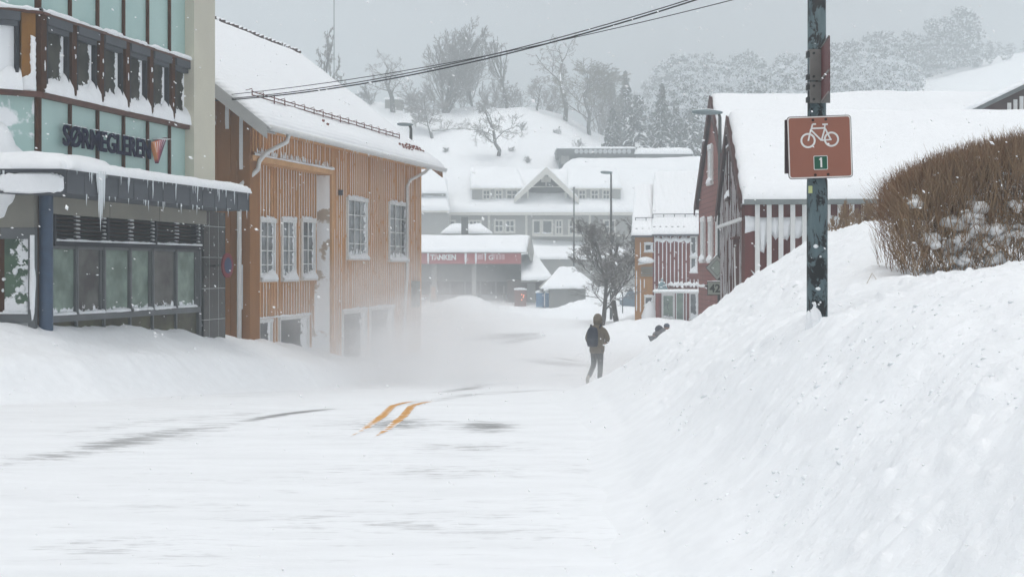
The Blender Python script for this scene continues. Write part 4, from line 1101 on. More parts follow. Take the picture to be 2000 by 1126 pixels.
s = FC.sx(1261); k = 71/FPX
m = MB(); a0, a1 = FC.sx(1247), FC.sx(1277)
m.box8([FC.p(a0,.5,.12), FC.p(a1,.5,.25), FC.p(a1,0,.35), FC.p(a0,0,.2), FC.p(a0,.5,.16), FC.p(a1,.5,.29), FC.p(a1,0,.40), FC.p(a0,0,.25)]); HC.part('hood', m, m_white)
m = MB(); m.blob(FC.p((a0+a1)/2,.25,.36), (.42,.28,.17), seed=4, nu=16, nv=10); HC.part('hood_snow', m, m_snow, smooth=True)
m = MB()
for i in range(6): FC.box(m, a0+.12, a1-.05, .02, .14-.01*i, -.03-i*.085, .02-i*.085)
HC.part('louvre', m, m_fascia)
m = MB(); m.blob(FC.p(wO-.15,.12,-2.7), (.4,.3,.9), seed=8, nu=16, nv=12); HC.part('drift', m, m_snow, smooth=True)
HD = Thing('shop_house', 'rust red timber shop house with white streaked boards, porch roof and tall white window', 'house', (8, 70.8, -3.1))
zeR = (HZ-454)/FPX*70.6; zrR = (HZ-336)/FPX*74
s1 = wO+5.2
frontal(HD, wO+.002, s1, 7.2, zeR+.2, zrR, m_redC, .15, seed=3, lo=.02)
wa = MB(); sn = MB(); tw0 = FC.sx(1345); tw1 = FC.sx(1365)
clad(wa, sn, FC, wO+.05, s1, -3.2, zeR, 0, [(tw0,tw1,-.6,1.7),(FC.sx(1283),FC.sx(1335),-3.2,-1.3),(tw0,tw1,-3.2,-1.3)], sp=.20, bw=.05, bd=.04, snow=1, rr=random.Random(52))
HD.part('cladding', wa, m_redC); HD.part('batten_snow', sn, m_snow)
m = MB(); 
for k_ in range(26): m.blob(FC.p(wO+.15+k_*.07, .05, 1.42+.05*math.sin(k_)), (.07,.05,.10+.05*random.Random(k_).random()), seed=k_, nu=6, nv=5)
HD.part('stuck_snow', m, m_snow, smooth=True)
pxwin(HD, FC, 1355, 482, 9, 36, nx=1, ny=1, sh=.1); pxwin(HD, FC, 1355, 518, 9, 26, nx=1, ny=1, sh=.3); pxwin(HD, FC, 1355, 598, 12, 48, nx=1, ny=1, sh=.05)
# porch
py_ = (HZ-570)/FPX*70.5
m = MB(); FC.box(m, FC.sx(1277,.9), s1, .0, .9, py_-.05, py_+.05); po = HD.part('porch_roof', m, m_white)
ms = snow_sheet(FC.p(FC.sx(1275,.9), .95, py_+.055), FC.p(s1,.95,py_+.055), FC.p(s1,0,py_+.055), FC.p(FC.sx(1275,.9),0,py_+.055), .10, 40, 12, .15, 4, .02); HD.part('porch_snow', ms, m_snow, po, smooth=True)
m = MB(); a = FC.sx(1284,.8); FC.box(m, a-.09, a+.09, .62, .8, -3.2, py_-.051); HD.part('post', m, m_redC)
m = MB(); b0, b1 = FC.sx(1292,.05), FC.sx(1318,.05); FC.box(m, b0, b0+.1, .0, .08, -3.2, py_-.06); FC.box(m, b1-.1, b1, .0, .08, -3.2, py_-.06); FC.box(m, b0+.1, b1-.1, .0, .08, py_-.2, py_-.06); FC.box(m, b0+.1, b1-.1, 0, .07, -2.75, -2.55)
dr = HD.part('door', m, m_white)
m = MB(); FC.pane(m, b0+.1, b1-.1, .03, -2.55, py_-.2); HD.part('pane', m, m_win_lo, dr)
m = MB(); m.tube([FC.p(b1-.3,.1,-2.2), FC.p(b1-.38,.12,-2.05), FC.p(b1-.38,.12,-1.9), FC.p(b1-.3,.1,-1.78)], .015, 5); HD.part('handle', m, m_gray, dr)
m = MB(); b2, b3 = FC.sx(1320,.05), FC.sx(1336,.05); FC.box(m, b2, b2+.05, 0, .06, -3.2, py_-.06); FC.box(m, b3-.05, b3, 0, .06, -3.2, py_-.06); wn = HD.part('shop_window', m, m_white)
m = MB(); FC.pane(m, b2+.05, b3-.05, .03, -3.1, py_-.06); HD.part('pane', m, m_win_lo, wn)
# figure on the porch roof (weathered seated statue) and window box
sp_ = FC.p(FC.sx(1293,.6), .6, py_+.10)
m = MB(); x, y, z = sp_
m.blob((x,y,z+.10), (.22,.16,.11), 1, 12, 8, .12); m.blob((x-.02,y,z+.28), (.12,.11,.2), 2, 12, 8, .1); m.blob((x+.0,y,z+.53), (.075,.08,.09), 3, 10, 8, .05)
m.tube([(x-.1,y,z+.42),(x-.17,y-.05,z+.28),(x-.12,y-.1,z+.14)], [.045,.04,.03], 8); m.tube([(x+.08,y,z+.42),(x+.15,y-.05,z+.3),(x+.18,y-.08,z+.12)], [.045,.04,.03], 8)
m.tube([(x,y-.05,z+.15),(x+.17,y-.12,z+.22),(x+.25,y-.12,z+.03)], [.08,.07,.05], 8)
solo('statue', m, mk('verdigris', (.22,.33,.36), (.16,.25,.28), 8, .8, crust=.3, top=.5), 'small blue green seated statue on the snowy porch roof', 'statue', smooth=True)
pb0, pb1 = FC.sx(1307,.4), FC.sx(1362,.4)
BX = Thing('window_box', 'snow heaped planter box on the porch roof beside the statue', 'planter', FC.p(pb0,.4,py_+.1))
m = MB(); FC.box(m, pb0, pb1, .25, .55, py_+.16, py_+.33); BX.part('box', m, m_redgrey)
m = MB(); rr = random.Random(66)
for k_ in range(26): m.blob(FC.p(pb0+(pb1-pb0)*k_/25, .4+rr.uniform(-.05,.1), py_+.34+.05*rr.random()), (.09,.14,.07+.09*rr.random()), seed=k_, nu=8, nv=6)
BX.part('snow', m, m_snow, smooth=True)
# small gable roof at far right edge
m = MB(); E0 = [P(1908,209,37.4), P(2060,136,37.4)]; E1 = [(p[0]+.2, p[1]+3.4, p[2]) for p in E0]
slab(m, E0[0], E0[1], E1[1], E1[0], .12); ew = HA.part('cross_wing_roof', m, m_gutter)
HA.part('cross_wing_snow', snow_sheet(*[(p[0]-.05,p[1]-.04,p[2]+.005) for p in (E0[0],E0[1],E1[1],E1[0])], .09, 50, 20, .15, 6, .03), m_snow_tiles, ew, smooth=True)
m = MB(); a, b = E0; m.add([(a[0]+.25,a[1]+.15,a[2]-.4),(b[0],b[1]+.15,a[2]-.4),(b[0],b[1]+.15,b[2]-.13),(a[0]+.25,a[1]+.15,a[2]-.02),(a[0]+.25,a[1]+3.2,a[2]-.4),(b[0],b[1]+3.2,a[2]-.4),(b[0],b[1]+3.2,b[2]-.13),(a[0]+.25,a[1]+3.2,a[2]-.02)], [(0,1,2,3),(7,6,5,4),(0,4,5,1),(1,5,6,2),(3,2,6,7),(0,3,7,4)]); HA.part('cross_wing_wall', m, mk('far_dark_wall', (.10,.07,.065), (.07,.05,.05), 2, .8), ew)
m = MB()
for i in range(3):
    q0 = P(1968+i*12, 208, 37.5); m.box(q0[0], q0[0]+.10, q0[1], q0[1]+.04, q0[2]-.1, q0[2]+.10+.09*i)
HA.part('cross_wing_posts', m, m_white, ew)
# ================================================================== filling station across the square
GY = 115.0; gk = GY/FPX
m_sred = mk('red_fascia', (.34,.03,.045), (.28,.028,.04), .5, .5, .3, .03)
m_sred2 = mk('faded_red_fascia', (.40,.09,.09), (.34,.08,.08), 1, .6, .3, .03, crust=.30, cscale=1.2)
m_conc = mk('pale_concrete', (.33,.33,.31), (.26,.26,.25), 1, .85)
m_dark = mk('dark_interior', (.03,.03,.03), (.02,.02,.02), 1, .7)
GS = Thing('filling_station', 'low filling station with red fascia canopy on pale columns across the square', 'building', P(920, 597, GY))
xw = lambda px, Y=GY: (px-1000)/FPX*Y
zw = lambda py, Y=GY: (HZ-py)/FPX*Y
m = MB(); m.box(xw(640), xw(1012), GY, GY+11, zw(515)+.02, zw(491)); cn_ = GS.part('canopy', m, m_conc)
m = MB(); m.box(xw(640), xw(909), GY-.12, GY-.005, zw(515), zw(490)); GS.part('fascia', m, m_sred, cn_)
m = MB(); m.box(xw(909)+.02, xw(1018), GY-.12, GY-.005, zw(515), zw(490)); GS.part('fascia', m, m_sred2, cn_, label='faded snow caked right half of the red fascia')
for px in (836.5, 909.5, 929.5):
    m = MB(); m.box(xw(px)-.04, xw(px)+.04, GY-.15, GY-.122, zw(515), zw(489)); 
    m.blob((xw(px), GY-.14, zw(502)), (.09,.04,.5), seed=int(px), nu=8, nv=10); GS.part('joint_snow', m, m_snow, cn_)
tw = text_w('TANKEN', .45, .02)
mm = text_mb('TANKEN', .44, .03, .03, (xw(892)-xw(841))/tw, lambda x, y, z: (xw(841)+x, GY-.15-z, zw(507)+y)); GS.part('lettering', mm, m_white, cn_)
m = MB(); m.blob((xw(851.5), GY-.19, zw(500)), (.13,.05,.2), seed=5); GS.part('caught_snow', m, mk('reddish_slush', (.55,.35,.36), (.5,.3,.3), 3), cn_)
mm = text_mb('G', .40, .03, .016, 1.0, lambda x, y, z: (xw(954)+x, GY-.15-z, zw(507)+y)); GS.part('lettering', mm, m_white, cn_)
m = MB()
m_pink = mk('pink_mark', (.62,.42,.43), (.5,.3,.32), 6)
for i, (px, w_) in enumerate(((962,4.6),(968.5,4.6),(975,4.6),(981,4.6),(933,11))):
    m = MB(); m.box(xw(px), xw(px+w_), GY-.135, GY-.122, zw(506.5), zw(496.5)); GS.part('faded_mark', m, m_pink, cn_)
m = MB(); m.blob((xw(965), GY-.15, zw(491)), (.75,.12,.14), seed=7, nu=20, nv=8); m.blob((xw(948), GY-.15, zw(500)), (.07,.05,.4), seed=9); GS.part('stuck_snow', m, m_snow, cn_, smooth=True)
# pitched roof over it, deep in snow
z0 = zw(489.5); zr_ = zw(458, GY+4.5)
def sr(a, b, c, d, th, **k): return snow_sheet(a, b, c, d, th, **k)
m = MB(); slab(m, (xw(640),GY-.3,z0-.1), (xw(1030),GY-.3,z0-.1), (xw(1036,GY+4.5),GY+4.5,zr_-.25), (xw(640),GY+4.5,zr_-.25), .1); rfG = GS.part('roof', m, m_conc)
GS.part('roof_snow', sr((xw(640),GY-.35,z0-.09), (xw(1028),GY-.35,z0-.09), (xw(1036,GY+4.5),GY+4.5,zr_-.24), (xw(640),GY+4.5,zr_-.24), .28, nu=90, nv=24, edge=.5, seed=4, amp=.09, sc=.4), m_snow, rfG, smooth=True)
m = MB(); m.box8([(xw(1034),GY+.2,zw(500)-.3),(xw(1036),GY+.2,zw(500)-.3),(xw(1048),GY+4.4,zw(505)-.3),(xw(1046),GY+4.4,zw(505)-.3),(xw(1030),GY+.2,zw(488)),(xw(1032),GY+.2,zw(488)),(xw(1038,GY+4.5),GY+4.5,zr_),(xw(1036,GY+4.5),GY+4.5,zr_)])
GS.part('barge_board', m, m_conc, rfG)
# snow on roof, two blocks
for px in (948, 980):
    m = MB(); m.box(xw(px-10), xw(px+9), GY+.2, GY+.5, zw(487), zw(481)); GS.part('roof_box', m, mk('pale_pink_box', (.6,.52,.52), (.55,.48,.48), 3, .8), rfG)
# lower shop wing running to the right
yb = GY+5
m = MB(); m.box(xw(640,yb), xw(1050,yb), yb, yb+6, zw(600,yb)-1, zw(515,yb)); m.box(xw(700,yb), xw(1055,yb), yb-.5, yb-.02, zw(545,yb), zw(512,yb)); GS.part('shop_wall', m, mk('shop_grey', (.20,.21,.20), (.15,.16,.155), .6, .8))
m = MB(); 
for i in range(11):
    a, b = 700+i*30, 700+i*30+27; m.box(xw(a,yb), xw(b,yb), yb-.04, yb-.01, zw(600,yb)-.5, zw(550,yb))
GS.part('shop_windows', m, m_dark)
wpts = [(1017,500),(1037,500),(1080,545),(1022,546)]
m = MB(); A_ = [P(1018,547,GY-1), P(1082,546,GY-1), P(1048,500,GY+4), P(1018,500,GY+4)]
slab(m, *A_, .15); r2 = GS.part('wing_roof', m, m_conc)
up = lambda p, d=.005: (p[0], p[1], p[2]+d)
GS.part('roof_snow', sr(up(A_[0]), up(A_[1]), up(A_[2]), up(A_[3]), .3, nu=30, nv=24, edge=.4, seed=5, amp=.05), m_snow, r2, smooth=True)
m = MB(); m.box(xw(990), xw(1062), GY+.5, GY+5, zw(600)-1, zw(547)); GS.part('wing_wall', m, mk('wing_brown', (.13,.10,.09), (.09,.07,.065), .8, .8))
m = MB(); m.box(xw(1030), xw(1046), GY+.3, GY+.49, zw(600)-1, zw(553)); GS.part('white_panel', m, m_conc)
for px, w_ in ((847,9.5),(925,8)):
    m = MB(); m.box(xw(px)-w_*gk/2, xw(px)+w_*gk/2, GY+.6, GY+1.0, zw(600)-1, zw(515)+.019); GS.part('column', m, m_conc)
m = MB(); m.box(xw(983), xw(985), GY+1, GY+1.1, zw(600)-1, zw(558)); GS.part('post', m, m_conc)
pp = P(847, 592, GY+.3)
PU = Thing('fuel_pump', 'fuel pump with orange panel at the foot of the left pale column', 'fuel pump', (pp[0], pp[1]-.3, -3.1))
m = MB(); m.box(pp[0]-.28, pp[0]+.28, pp[1]-.35, pp[1]+.1, -3.2, zw(556)); PU.part('body', m, m_conc)
m = MB(); m.box(pp[0]-.18, pp[0]+.18, pp[1]-.38, pp[1]-.352, zw(584), zw(560)); PU.part('panel', m, mk('orange_panel', (.45,.25,.14), (.3,.2,.15), 5, .6))
KS = Thing('kiosk', 'small red kiosk with three glowing orange lamps beside the station wing', 'kiosk', P(1012, 600, GY-1.5))
yk = GY-1.5
m = MB(); m.box(xw(1005,yk), xw(1028,yk), yk, yk+1.2, zw(600,yk)-.4, zw(566,yk)); KS.part('body', m, mk('dull_red_panel', (.20,.085,.07), (.15,.07,.06), 2, .7))
m = MB(); m.box(xw(1004,yk), xw(1029,yk), yk-.1, yk+1.3, zw(566,yk), zw(564,yk)); m.blob((xw(1016,yk), yk+.5, zw(563.5,yk)), (.5,.6,.07), seed=3); KS.part('roof_snow', m, m_snow)
m_glow = NT('orange_lamp').bsdf((.9,.4,.2), .4, .3, emit=(1,.30,.14), es=1.6)
for (px, py) in ((1019,575),(1022,580),(1019,585),(1023,576.5)):
    m = MB(); m.blob((xw(px,yk), yk-.05, zw(py,yk)), (.042,.03,.05), seed=1, nu=10, nv=8, amp=0); KS.part('lamp', m, m_glow)
# blue portable cabins
for i, px in enumerate((1055.5, 1073)):
    T = Thing('portable_toilet', ('left' if i == 0 else 'right')+' one of two blue cabins with snow caps beside the station', 'portable toilet', P(px, 600, GY-4), group='blue cabins by the filling station')
    yk = GY-4; x0, x1 = xw(px-8,yk), xw(px+7,yk)
    m = MB(); m.box(x0, x1, yk, yk+.9, zw(600,yk)-.3, zw(572,yk)); T.part('body', m, mk('blue_plastic', (.06,.21,.42), (.05,.17,.35), 1.5, .5, crust=.12))
    m = MB(); m.box(x0+.12, x1-.12, yk-.03, yk-.002, zw(599,yk), zw(575,yk)); T.part('door', m, mk('blue_plastic_door', (.10,.27,.47), (.08,.22,.40), 1.5, .5))
    m = MB(); m.blob(((x0+x1)/2, yk+.45, zw(570.5,yk)), (.40,.5,.17), seed=i, nu=14, nv=8, amp=.06); T.part('snow_cap', m, m_snow, smooth=True)

# ================================================================== long white apartment house behind
AY = 142.0
m_side = mk('grey_white_siding', (.40,.40,.38), (.34,.34,.33), .5, .85, .15, .1)
m_trimw = mk('ivory_trim', (.66,.65,.60), (.60,.59,.55), 1, .7)
m_winA = mk_pane('far_pane', (.10,.11,.115), .0, .1, .0, .2, back=(.16,.17,.175))
AP = Thing('apartment_house', 'long pale grey apartment house with dormers and a central glazed gable', 'building', P(1020, 560, AY))
xa = lambda px, Y=AY: (px-1000)/FPX*Y
za = lambda py, Y=AY: (HZ-py)/FPX*Y
m = MB(); m.box(xa(770), xa(1300), AY, AY+12, -3, za(415)); AP.part('wall', m, m_side)
m = MB()
for i in range(20): z = za(485)+i*.2; m.box(xa(770), xa(1300), AY-.02, AY-.002, z, z+.03)
AP.part('siding_lines', m, m_conc)
ryy = AY+7; zE_ = za(414, AY-.6); zRg = za(333, ryy)
m = MB(); slab(m, (xa(790),AY-.6,zE_), (xa(1300),AY-.6,zE_), (xa(1300),ryy,zRg), (xa(812,ryy),ryy,zRg), .2); slab(m, (xa(812,ryy),ryy+.01,zRg), (xa(1300),ryy+.01,zRg), (xa(1300),AY+13,zE_+3), (xa(790),AY+13,zE_+3), .2)
rA = AP.part('roof', m, m_trimw)
AP.part('roof_snow', snow_sheet((xa(788),AY-.7,zE_+.01), (xa(1300),AY-.7,zE_+.01), (xa(1300),ryy,zRg+.01), (xa(810,ryy),ryy,zRg+.01), .35, 150, 40, .6, 3, .22, sc=.28), m_snow, rA, smooth=True)
m = MB(); m.box(xa(788), xa(1300), AY-.75, AY-.61, zE_-.32, zE_-.02); AP.part('gutter', m, m_trimw, rA)
# shed dormers
def dormer(px0, px1, pyt, pyb, wins, roofpx, nm):
    yd = AY+1.0
    m = MB(); m.box(xa(px0,yd), xa(px1,yd), yd, yd+4.5, za(pyb,yd)-1.2, za(pyt,yd)); d = AP.part('dormer', m, m_side)
    m = MB()
    a, b = roofpx
    A = [(xa(px0-4,yd-.6),yd-.6,za(pyt-1,yd-.6)), (xa(px1+4,yd-.6),yd-.6,za(pyt-1,yd-.6)), (xa(px1-8,ryy),ryy,zRg+.15), (xa(px0-4,ryy),ryy,zRg+.15)]
    slab(m, *A, .15); AP.part('dormer_roof', m, m_trimw, d)
    AP.part('dormer_snow', snow_sheet(*[(p[0],p[1],p[2]+.01) for p in A], .32, 50, 24, .6, px0, .12, sc=.5), m_snow, d, smooth=True)
    for (w0, w1) in wins:
        m = MB(); x0, x1 = xa(w0,yd), xa(w1,yd); z0_, z1_ = za(pyb,yd), za(pyt+4,yd)
        m.box(x0-.12, x1+.12, yd-.06, yd-.005, z0_-.1, z1_+.12)
        w_ = AP.part('window', m, m_trimw)
        m = MB(); n = max(2, int(round((x1-x0)/.45)))
        for i in range(n):
            for j in range(2):
                a0 = x0+(x1-x0)*i/n+.05; a1 = x0+(x1-x0)*(i+1)/n-.05; b0 = z0_+(z1_-z0_)*j/2+.05; b1 = z0_+(z1_-z0_)*(j+1)/2-.05
                m.quad((a0,yd-.07,b0),(a1,yd-.07,b0),(a1,yd-.07,b1),(a0,yd-.07,b1), 0, [(0,0),(1,0),(1,1),(0,1)])
        AP.part('panes', m, m_winA, w_)
dormer(922, 1020, 368, 389, [(944,956),(968,980),(990,1010)], (918,1020), 'a')
dormer(1112, 1212, 368, 389, [(1131,1143),(1155,1168),(1178,1190)], (1100,1208), 'b')
# central gable
yg = AY+.8; m = MB()
apx, apy = P(1067,327,yg)[0], za(327,yg); lx, lz = xa(1012,yg), za(379,yg); rx_, rz_ = xa(1122,yg), za(381,yg)
for (x0, z0_, x1, z1_) in ((lx-.4,lz-.4,apx,apy),(rx_+.4,rz_-.4,apx,apy)):
    m = MB(); m.box8([(x0,yg-.9,z0_-.55),(x1,yg-.9,z1_-.75),(x1,yg-.7,z1_-.75),(x0,yg-.7,z0_-.55),(x0,yg-.9,z0_),(x1,yg-.9,z1_),(x1,yg-.7,z1_),(x0,yg-.7,z0_)]); AP.part('barge_board', m, m_trimw)
for (x0, z0_) in ((lx-.4,lz-.4),(rx_+.4,rz_-.4)):
    m = MB(); A = [(x0,yg-.85,z0_),(apx,yg-.85,apy),(apx,yg+6,apy),(x0,yg+6,z0_)]; slab(m, *A, .12); g_ = AP.part('gable_roof', m, m_trimw)
    AP.part('gable_snow', snow_sheet(*[(p[0],p[1]+(.22 if i < 2 else 0),p[2]+.01) for i, p in enumerate(A)], .2, 24, 24, .4, 9, .05), m_snow, g_, smooth=True)
m = MB(); zb_ = za(388,yg)
m.add([(lx+.3,yg+1.2,zb_-1),(rx_-.3,yg+1.2,zb_-1),(rx_-.3,yg+1.2,rz_-.1),(apx,yg+1.2,apy-.5),(lx+.3,yg+1.2,lz-.1)], [(0,1,2,3,4)]); AP.part('gable_glass', m, m_dark)
m = MB()
for px in (1031,1105): m.box(xa(px,yg)-.1, xa(px,yg)+.1, yg+.2, yg+.4, zb_-1, za(372 if px < 1060 else 376,yg))
m.box(xa(1031,yg), xa(1105,yg), yg+.9, yg+1.0, za(364,yg)-.05, za(364,yg)+.08); m.box(apx-.06, apx+.06, yg+.95, yg+1.05, za(364,yg), apy-.6)
AP.part('gable_posts', m, m_trimw)
m = MB(); m.box(apx-.5, apx+.5, yg+.8, yg+.9, za(350,yg)-.25, za(350,yg)+.35); AP.part('gable_window', m, m_trimw)
m = MB(); m.blob((xa(1075,yg), yg+.9, zb_-.1), (1.5,.5,.55), seed=3, nu=18, nv=10)
AP.part('snow_drift', m, m_snow, smooth=True)
# main floor windows
for (w0, w1, y0, y1, n) in ((868,888,432,446,2),(917,938,432,447,3),(967,982,431,453,2),(988,1004,431,453,2),(1042,1055,431,457,1),(1060,1078,431,457,1),(1086,1097,431,457,2),(1112,1124,431,457,2),(820,850,433,444,4),(1180,1200,431,455,2)):
    m = MB(); x0, x1, z0_, z1_ = xa(w0), xa(w1), za(y1), za(y0); m.box(x0-.14, x1+.14, AY-.09, AY-.025, z0_-.12, z1_+.14); w_ = AP.part('window', m, m_trimw)
    m = MB()
    for i in range(n):
        for j in range(2 if n > 1 else 1):
            J = 2 if n > 1 else 1
            a0 = x0+(x1-x0)*i/n+.06; a1 = x0+(x1-x0)*(i+1)/n-.06; b0 = z0_+(z1_-z0_)*j/J+.05; b1 = z0_+(z1_-z0_)*(j+1)/J-.05
            m.quad((a0,AY-.1,b0),(a1,AY-.1,b0),(a1,AY-.1,b1),(a0,AY-.1,b1), 0, [(0,0),(1,0),(1,1),(0,1)])
    AP.part('panes', m, m_winA, w_)
m = MB(); m.box(xa(1040), xa(1240), AY-1.2, AY-.03, za(462), za(459)); AP.part('balcony', m, m_trimw)
for px in (878,955,1028,1152):
    m = MB(); m.box(xa(px)-.12, xa(px)+.12, AY-.12, AY-.022, -3, zE_-.33); AP.part('corner_board', m, m_trimw)
# left wing roof of the apartment house
A2 = Thing('apartment_house', 'lower snow roofed wing at the left end of the long apartment house', 'building', P(840, 560, AY-4))
yl = AY-3; m = MB(); m.box(xa(740,yl), xa(876,yl), yl, yl+3-.1, -3, za(414,yl)); A2.part('wall', m, m_side)
A = [(xa(740,yl-.6),yl-.6,za(411,yl-.6)),(xa(878,yl-.6),yl-.6,za(411,yl-.6)),(xa(874,yl+5),yl+5,za(352,yl+5)),(xa(740,yl+5),yl+5,za(352,yl+5))]
m = MB(); slab(m, *A, .2); r_ = A2.part('roof', m, m_trimw); A2.part('roof_snow', snow_sheet(*[(p[0],p[1],p[2]+.01) for p in A], .35, 50, 24, .6, 5, .15, sc=.4), m_snow, r_, smooth=True)
m = MB(); m.box(xa(815,yl+1), xa(870,yl+1), yl+1.2, yl+3, za(392,yl+1), za(378,yl+1)); A2.part('dormer', m, m_side)
m = MB(); m.box(xa(828,yl+1), xa(846,yl+1), yl+1.1, yl+1.19, za(389,yl+1), za(382,yl+1)); A2.part('window', m, m_winA)
A = [(xa(805,yl+.7),yl+.7,za(377,yl+1)),(xa(876,yl+.7),yl+.7,za(377,yl+1)),(xa(868,yl+5),yl+5,za(334,yl+5)),(xa(805,yl+5),yl+5,za(334,yl+5))]
A2.part('dormer_snow', snow_sheet(*A, .3, 40, 20, .5, 6, .1, sc=.5), m_snow, smooth=True)
# chimney near
yc = 126; CH = Thing('chimney_hut', 'small flat roofed hut with a dark chimney rising behind the red canopy', 'hut', P(910, 500, yc))
m = MB(); m.box(xa(901,yc), xa(914,yc), yc, yc+.6, -3, za(424,yc)); CH.part('chimney', m, mk('dark_chimney', (.10,.10,.10), (.07,.07,.07), 2, .8, top=.5))
A = [(xa(860,yc),yc+.7,za(455,yc)),(xa(962,yc),yc+.7,za(455,yc)),(xa(940,yc+3),yc+3,za(441,yc+3)),(xa(880,yc+3),yc+3,za(441,yc+3))]
CH.part('snow', snow_sheet(*A, .3, 30, 16, .4, 6, .08), m_snow, smooth=True)
m = MB(); m.box(xa(862,yc), xa(958,yc), yc+.8, yc+2.9, -3, za(455,yc)); CH.part('wall', m, m_side)
# hip roofed pavilion right of the cabins + terrace roofs
def pavilion(T, x0p, x1p, ye, yt, yb_, Y, dep, apx_):
    x0, x1 = xa(x0p,Y), xa(x1p,Y); ze_ = za(ye,Y); zt = za(yt,Y+dep/2); cx = xa(apx_,Y+dep/2); w4 = (x1-x0)*.12
    e = [(x0,Y,ze_),(x1,Y,ze_),(x1,Y+dep,ze_),(x0,Y+dep,ze_)]; r0 = (cx-w4,Y+dep/2,zt); r1 = (cx+w4,Y+dep/2,zt)
    T.part('roof_snow', snow_sheet(e[0], e[1], r1, r0, .25, 40, 20, .4, 7, .06), m_snow, smooth=True)
    T.part('roof_snow', snow_sheet(e[1], e[2], r1, r1, .25, 20, 20, .4, 8, .04), m_snow, smooth=True)
    m = MB(); m.add(e+[r0, r1], [(0,1,5,4),(1,2,5),(2,3,4,5),(3,0,4)]); T.part('roof', m, m_conc)
    m = MB(); m.box(x0+.8, x1-.8, Y+.6, Y+dep-.6, -3.3, ze_-.02); T.part('wall', m, mk('pavilion_wall', (.30,.30,.29), (.24,.24,.235), 1, .8))
PV = Thing('pavilion', 'low hip roofed pavilion under snow behind the bare trees', 'building', P(1105, 585, 108))
pavilion(PV, 1055, 1165, 563, 524, 585, 106, 7, 1105)
PW = Thing('terrace_block', 'low flat block with snow covered terrace below the apartment house', 'building', P(1120, 530, 128))
m = MB(); m.box(xa(1035,128), xa(1260,128), 128, 136, -3, za(506,128)); PW.part('wall', m, m_side)
PW.part('roof_snow', snow_sheet((xa(1030,127),127.6,za(505,128)), (xa(1262,127),127.6,za(505,128)), (xa(1262,137),137,za(486,137)), (xa(1030,137),137,za(486,137)), .35, 60, 24, .6, 9, .1), m_snow, smooth=True)
BK = Thing('blue_shed', 'small blue grey gabled shed between the bare tree and the ochre house', 'shed', P(1230, 590, 95))
y_ = 95; m = MB(); x0, x1 = xa(1217,y_), xa(1246,y_); zt = za(560,y_); zz = za(582,y_)
pts = [(x0,zz-1),(x1,zz-1),(x1,zz),((x0+x1)/2,zt),(x0,zz)]
m.add([(x,y_,z) for x, z in pts]+[(x,y_+3,z) for x, z in pts], [tuple(range(5)), tuple(range(9,4,-1))]+[(i,i+5,(i+1)%5+5,(i+1)%5) for i in range(5)]); BK.part('wall', m, mk('blue_grey_wall', (.12,.17,.22), (.10,.14,.18), 2, .7))
xm = (x0+x1)/2
BK.part('roof_snow', snow_sheet((x0-.1,y_-.1,zz-.1),(xm,y_-.1,zt),(xm,y_+3,zt),(x0-.1,y_+3,zz-.1), .08, 16, 16, .15, 3, .02), m_snow, smooth=True)
BK.part('roof_snow', snow_sheet((xm,y_-.1,zt),(x1+.1,y_-.1,zz-.1),(x1+.1,y_+3,zz-.1),(xm,y_+3,zt), .08, 16, 16, .15, 3, .02), m_snow, smooth=True)
# dark flat roofed building on the slope above
UY = 158
UP = Thing('hillside_building', 'flat roofed dark building half buried in snow on the slope above the apartments', 'building', P(1170, 320, UY))
m_slate = mk('slate_band', (.10,.11,.115), (.07,.075,.08), 1, .7)
m = MB(); m.box(xa(1088,UY), xa(1240,UY), UY, UY+8, za(303,UY), za(290,UY)); m.box(xa(1094,UY), xa(1238,UY), UY+.4, UY+7, za(330,UY), za(303,UY)); UP.part('block', m, m_slate)
m = MB(); m.box(xa(1240,UY)+.02, xa(1350,UY), UY-1, UY+7, za(313,UY), za(302,UY)); m.box(xa(1255,UY), xa(1318,UY), UY+3, UY+5, za(302,UY), za(285,UY)); m.box(xa(1326,UY), xa(1338,UY), UY+3, UY+5, za(302,UY), za(284,UY)); UP.part('block', m, m_slate)
m = MB(); m.box(xa(1096,UY)-.0, xa(1112,UY), UY+.3, UY+.39, za(320,UY), za(304,UY)); UP.part('light_wall', m, m_conc)
m = MB()
for i in range(12): m.blob((xa(1126+i*9.3,UY), UY-.04, za(296,UY)), (.26,.05,.26), seed=i, nu=10, nv=8, amp=.05)
UP.part('fringe_snow', m, mk('grey_snow', (.5,.52,.54), (.45,.47,.49), 3), smooth=True)
UP.part('roof_snow', snow_sheet((xa(1086,UY),UY-.1,za(290,UY)+.01),(xa(1242,UY),UY-.1,za(290,UY)+.01),(xa(1242,UY),UY+8,za(290,UY)+.01),(xa(1086,UY),UY+8,za(290,UY)+.01), .22, 60, 16, .3, 4, .04), m_snow, smooth=True)
UP.part('roof_snow', snow_sheet((xa(1238,UY),UY-1.1,za(302,UY)+.01),(xa(1352,UY),UY-1.1,za(302,UY)+.01),(xa(1352,UY),UY+7,za(302,UY)+.01),(xa(1238,UY),UY+7,za(302,UY)+.01), .75, 60, 16, .8, 7, .12), m_snow, smooth=True)
UP.part('snow_field', snow_sheet((xa(1085,150),149.5,za(345,150)),(xa(1420,150),149.5,za(345,150)),(xa(1400,UY-.6),UY-.6,za(322,UY)),(xa(1108,UY-.6),UY-.6,za(322,UY)), 1.1, 80, 40, 2.2, 3, .25, sc=.2), m_snow, smooth=True)
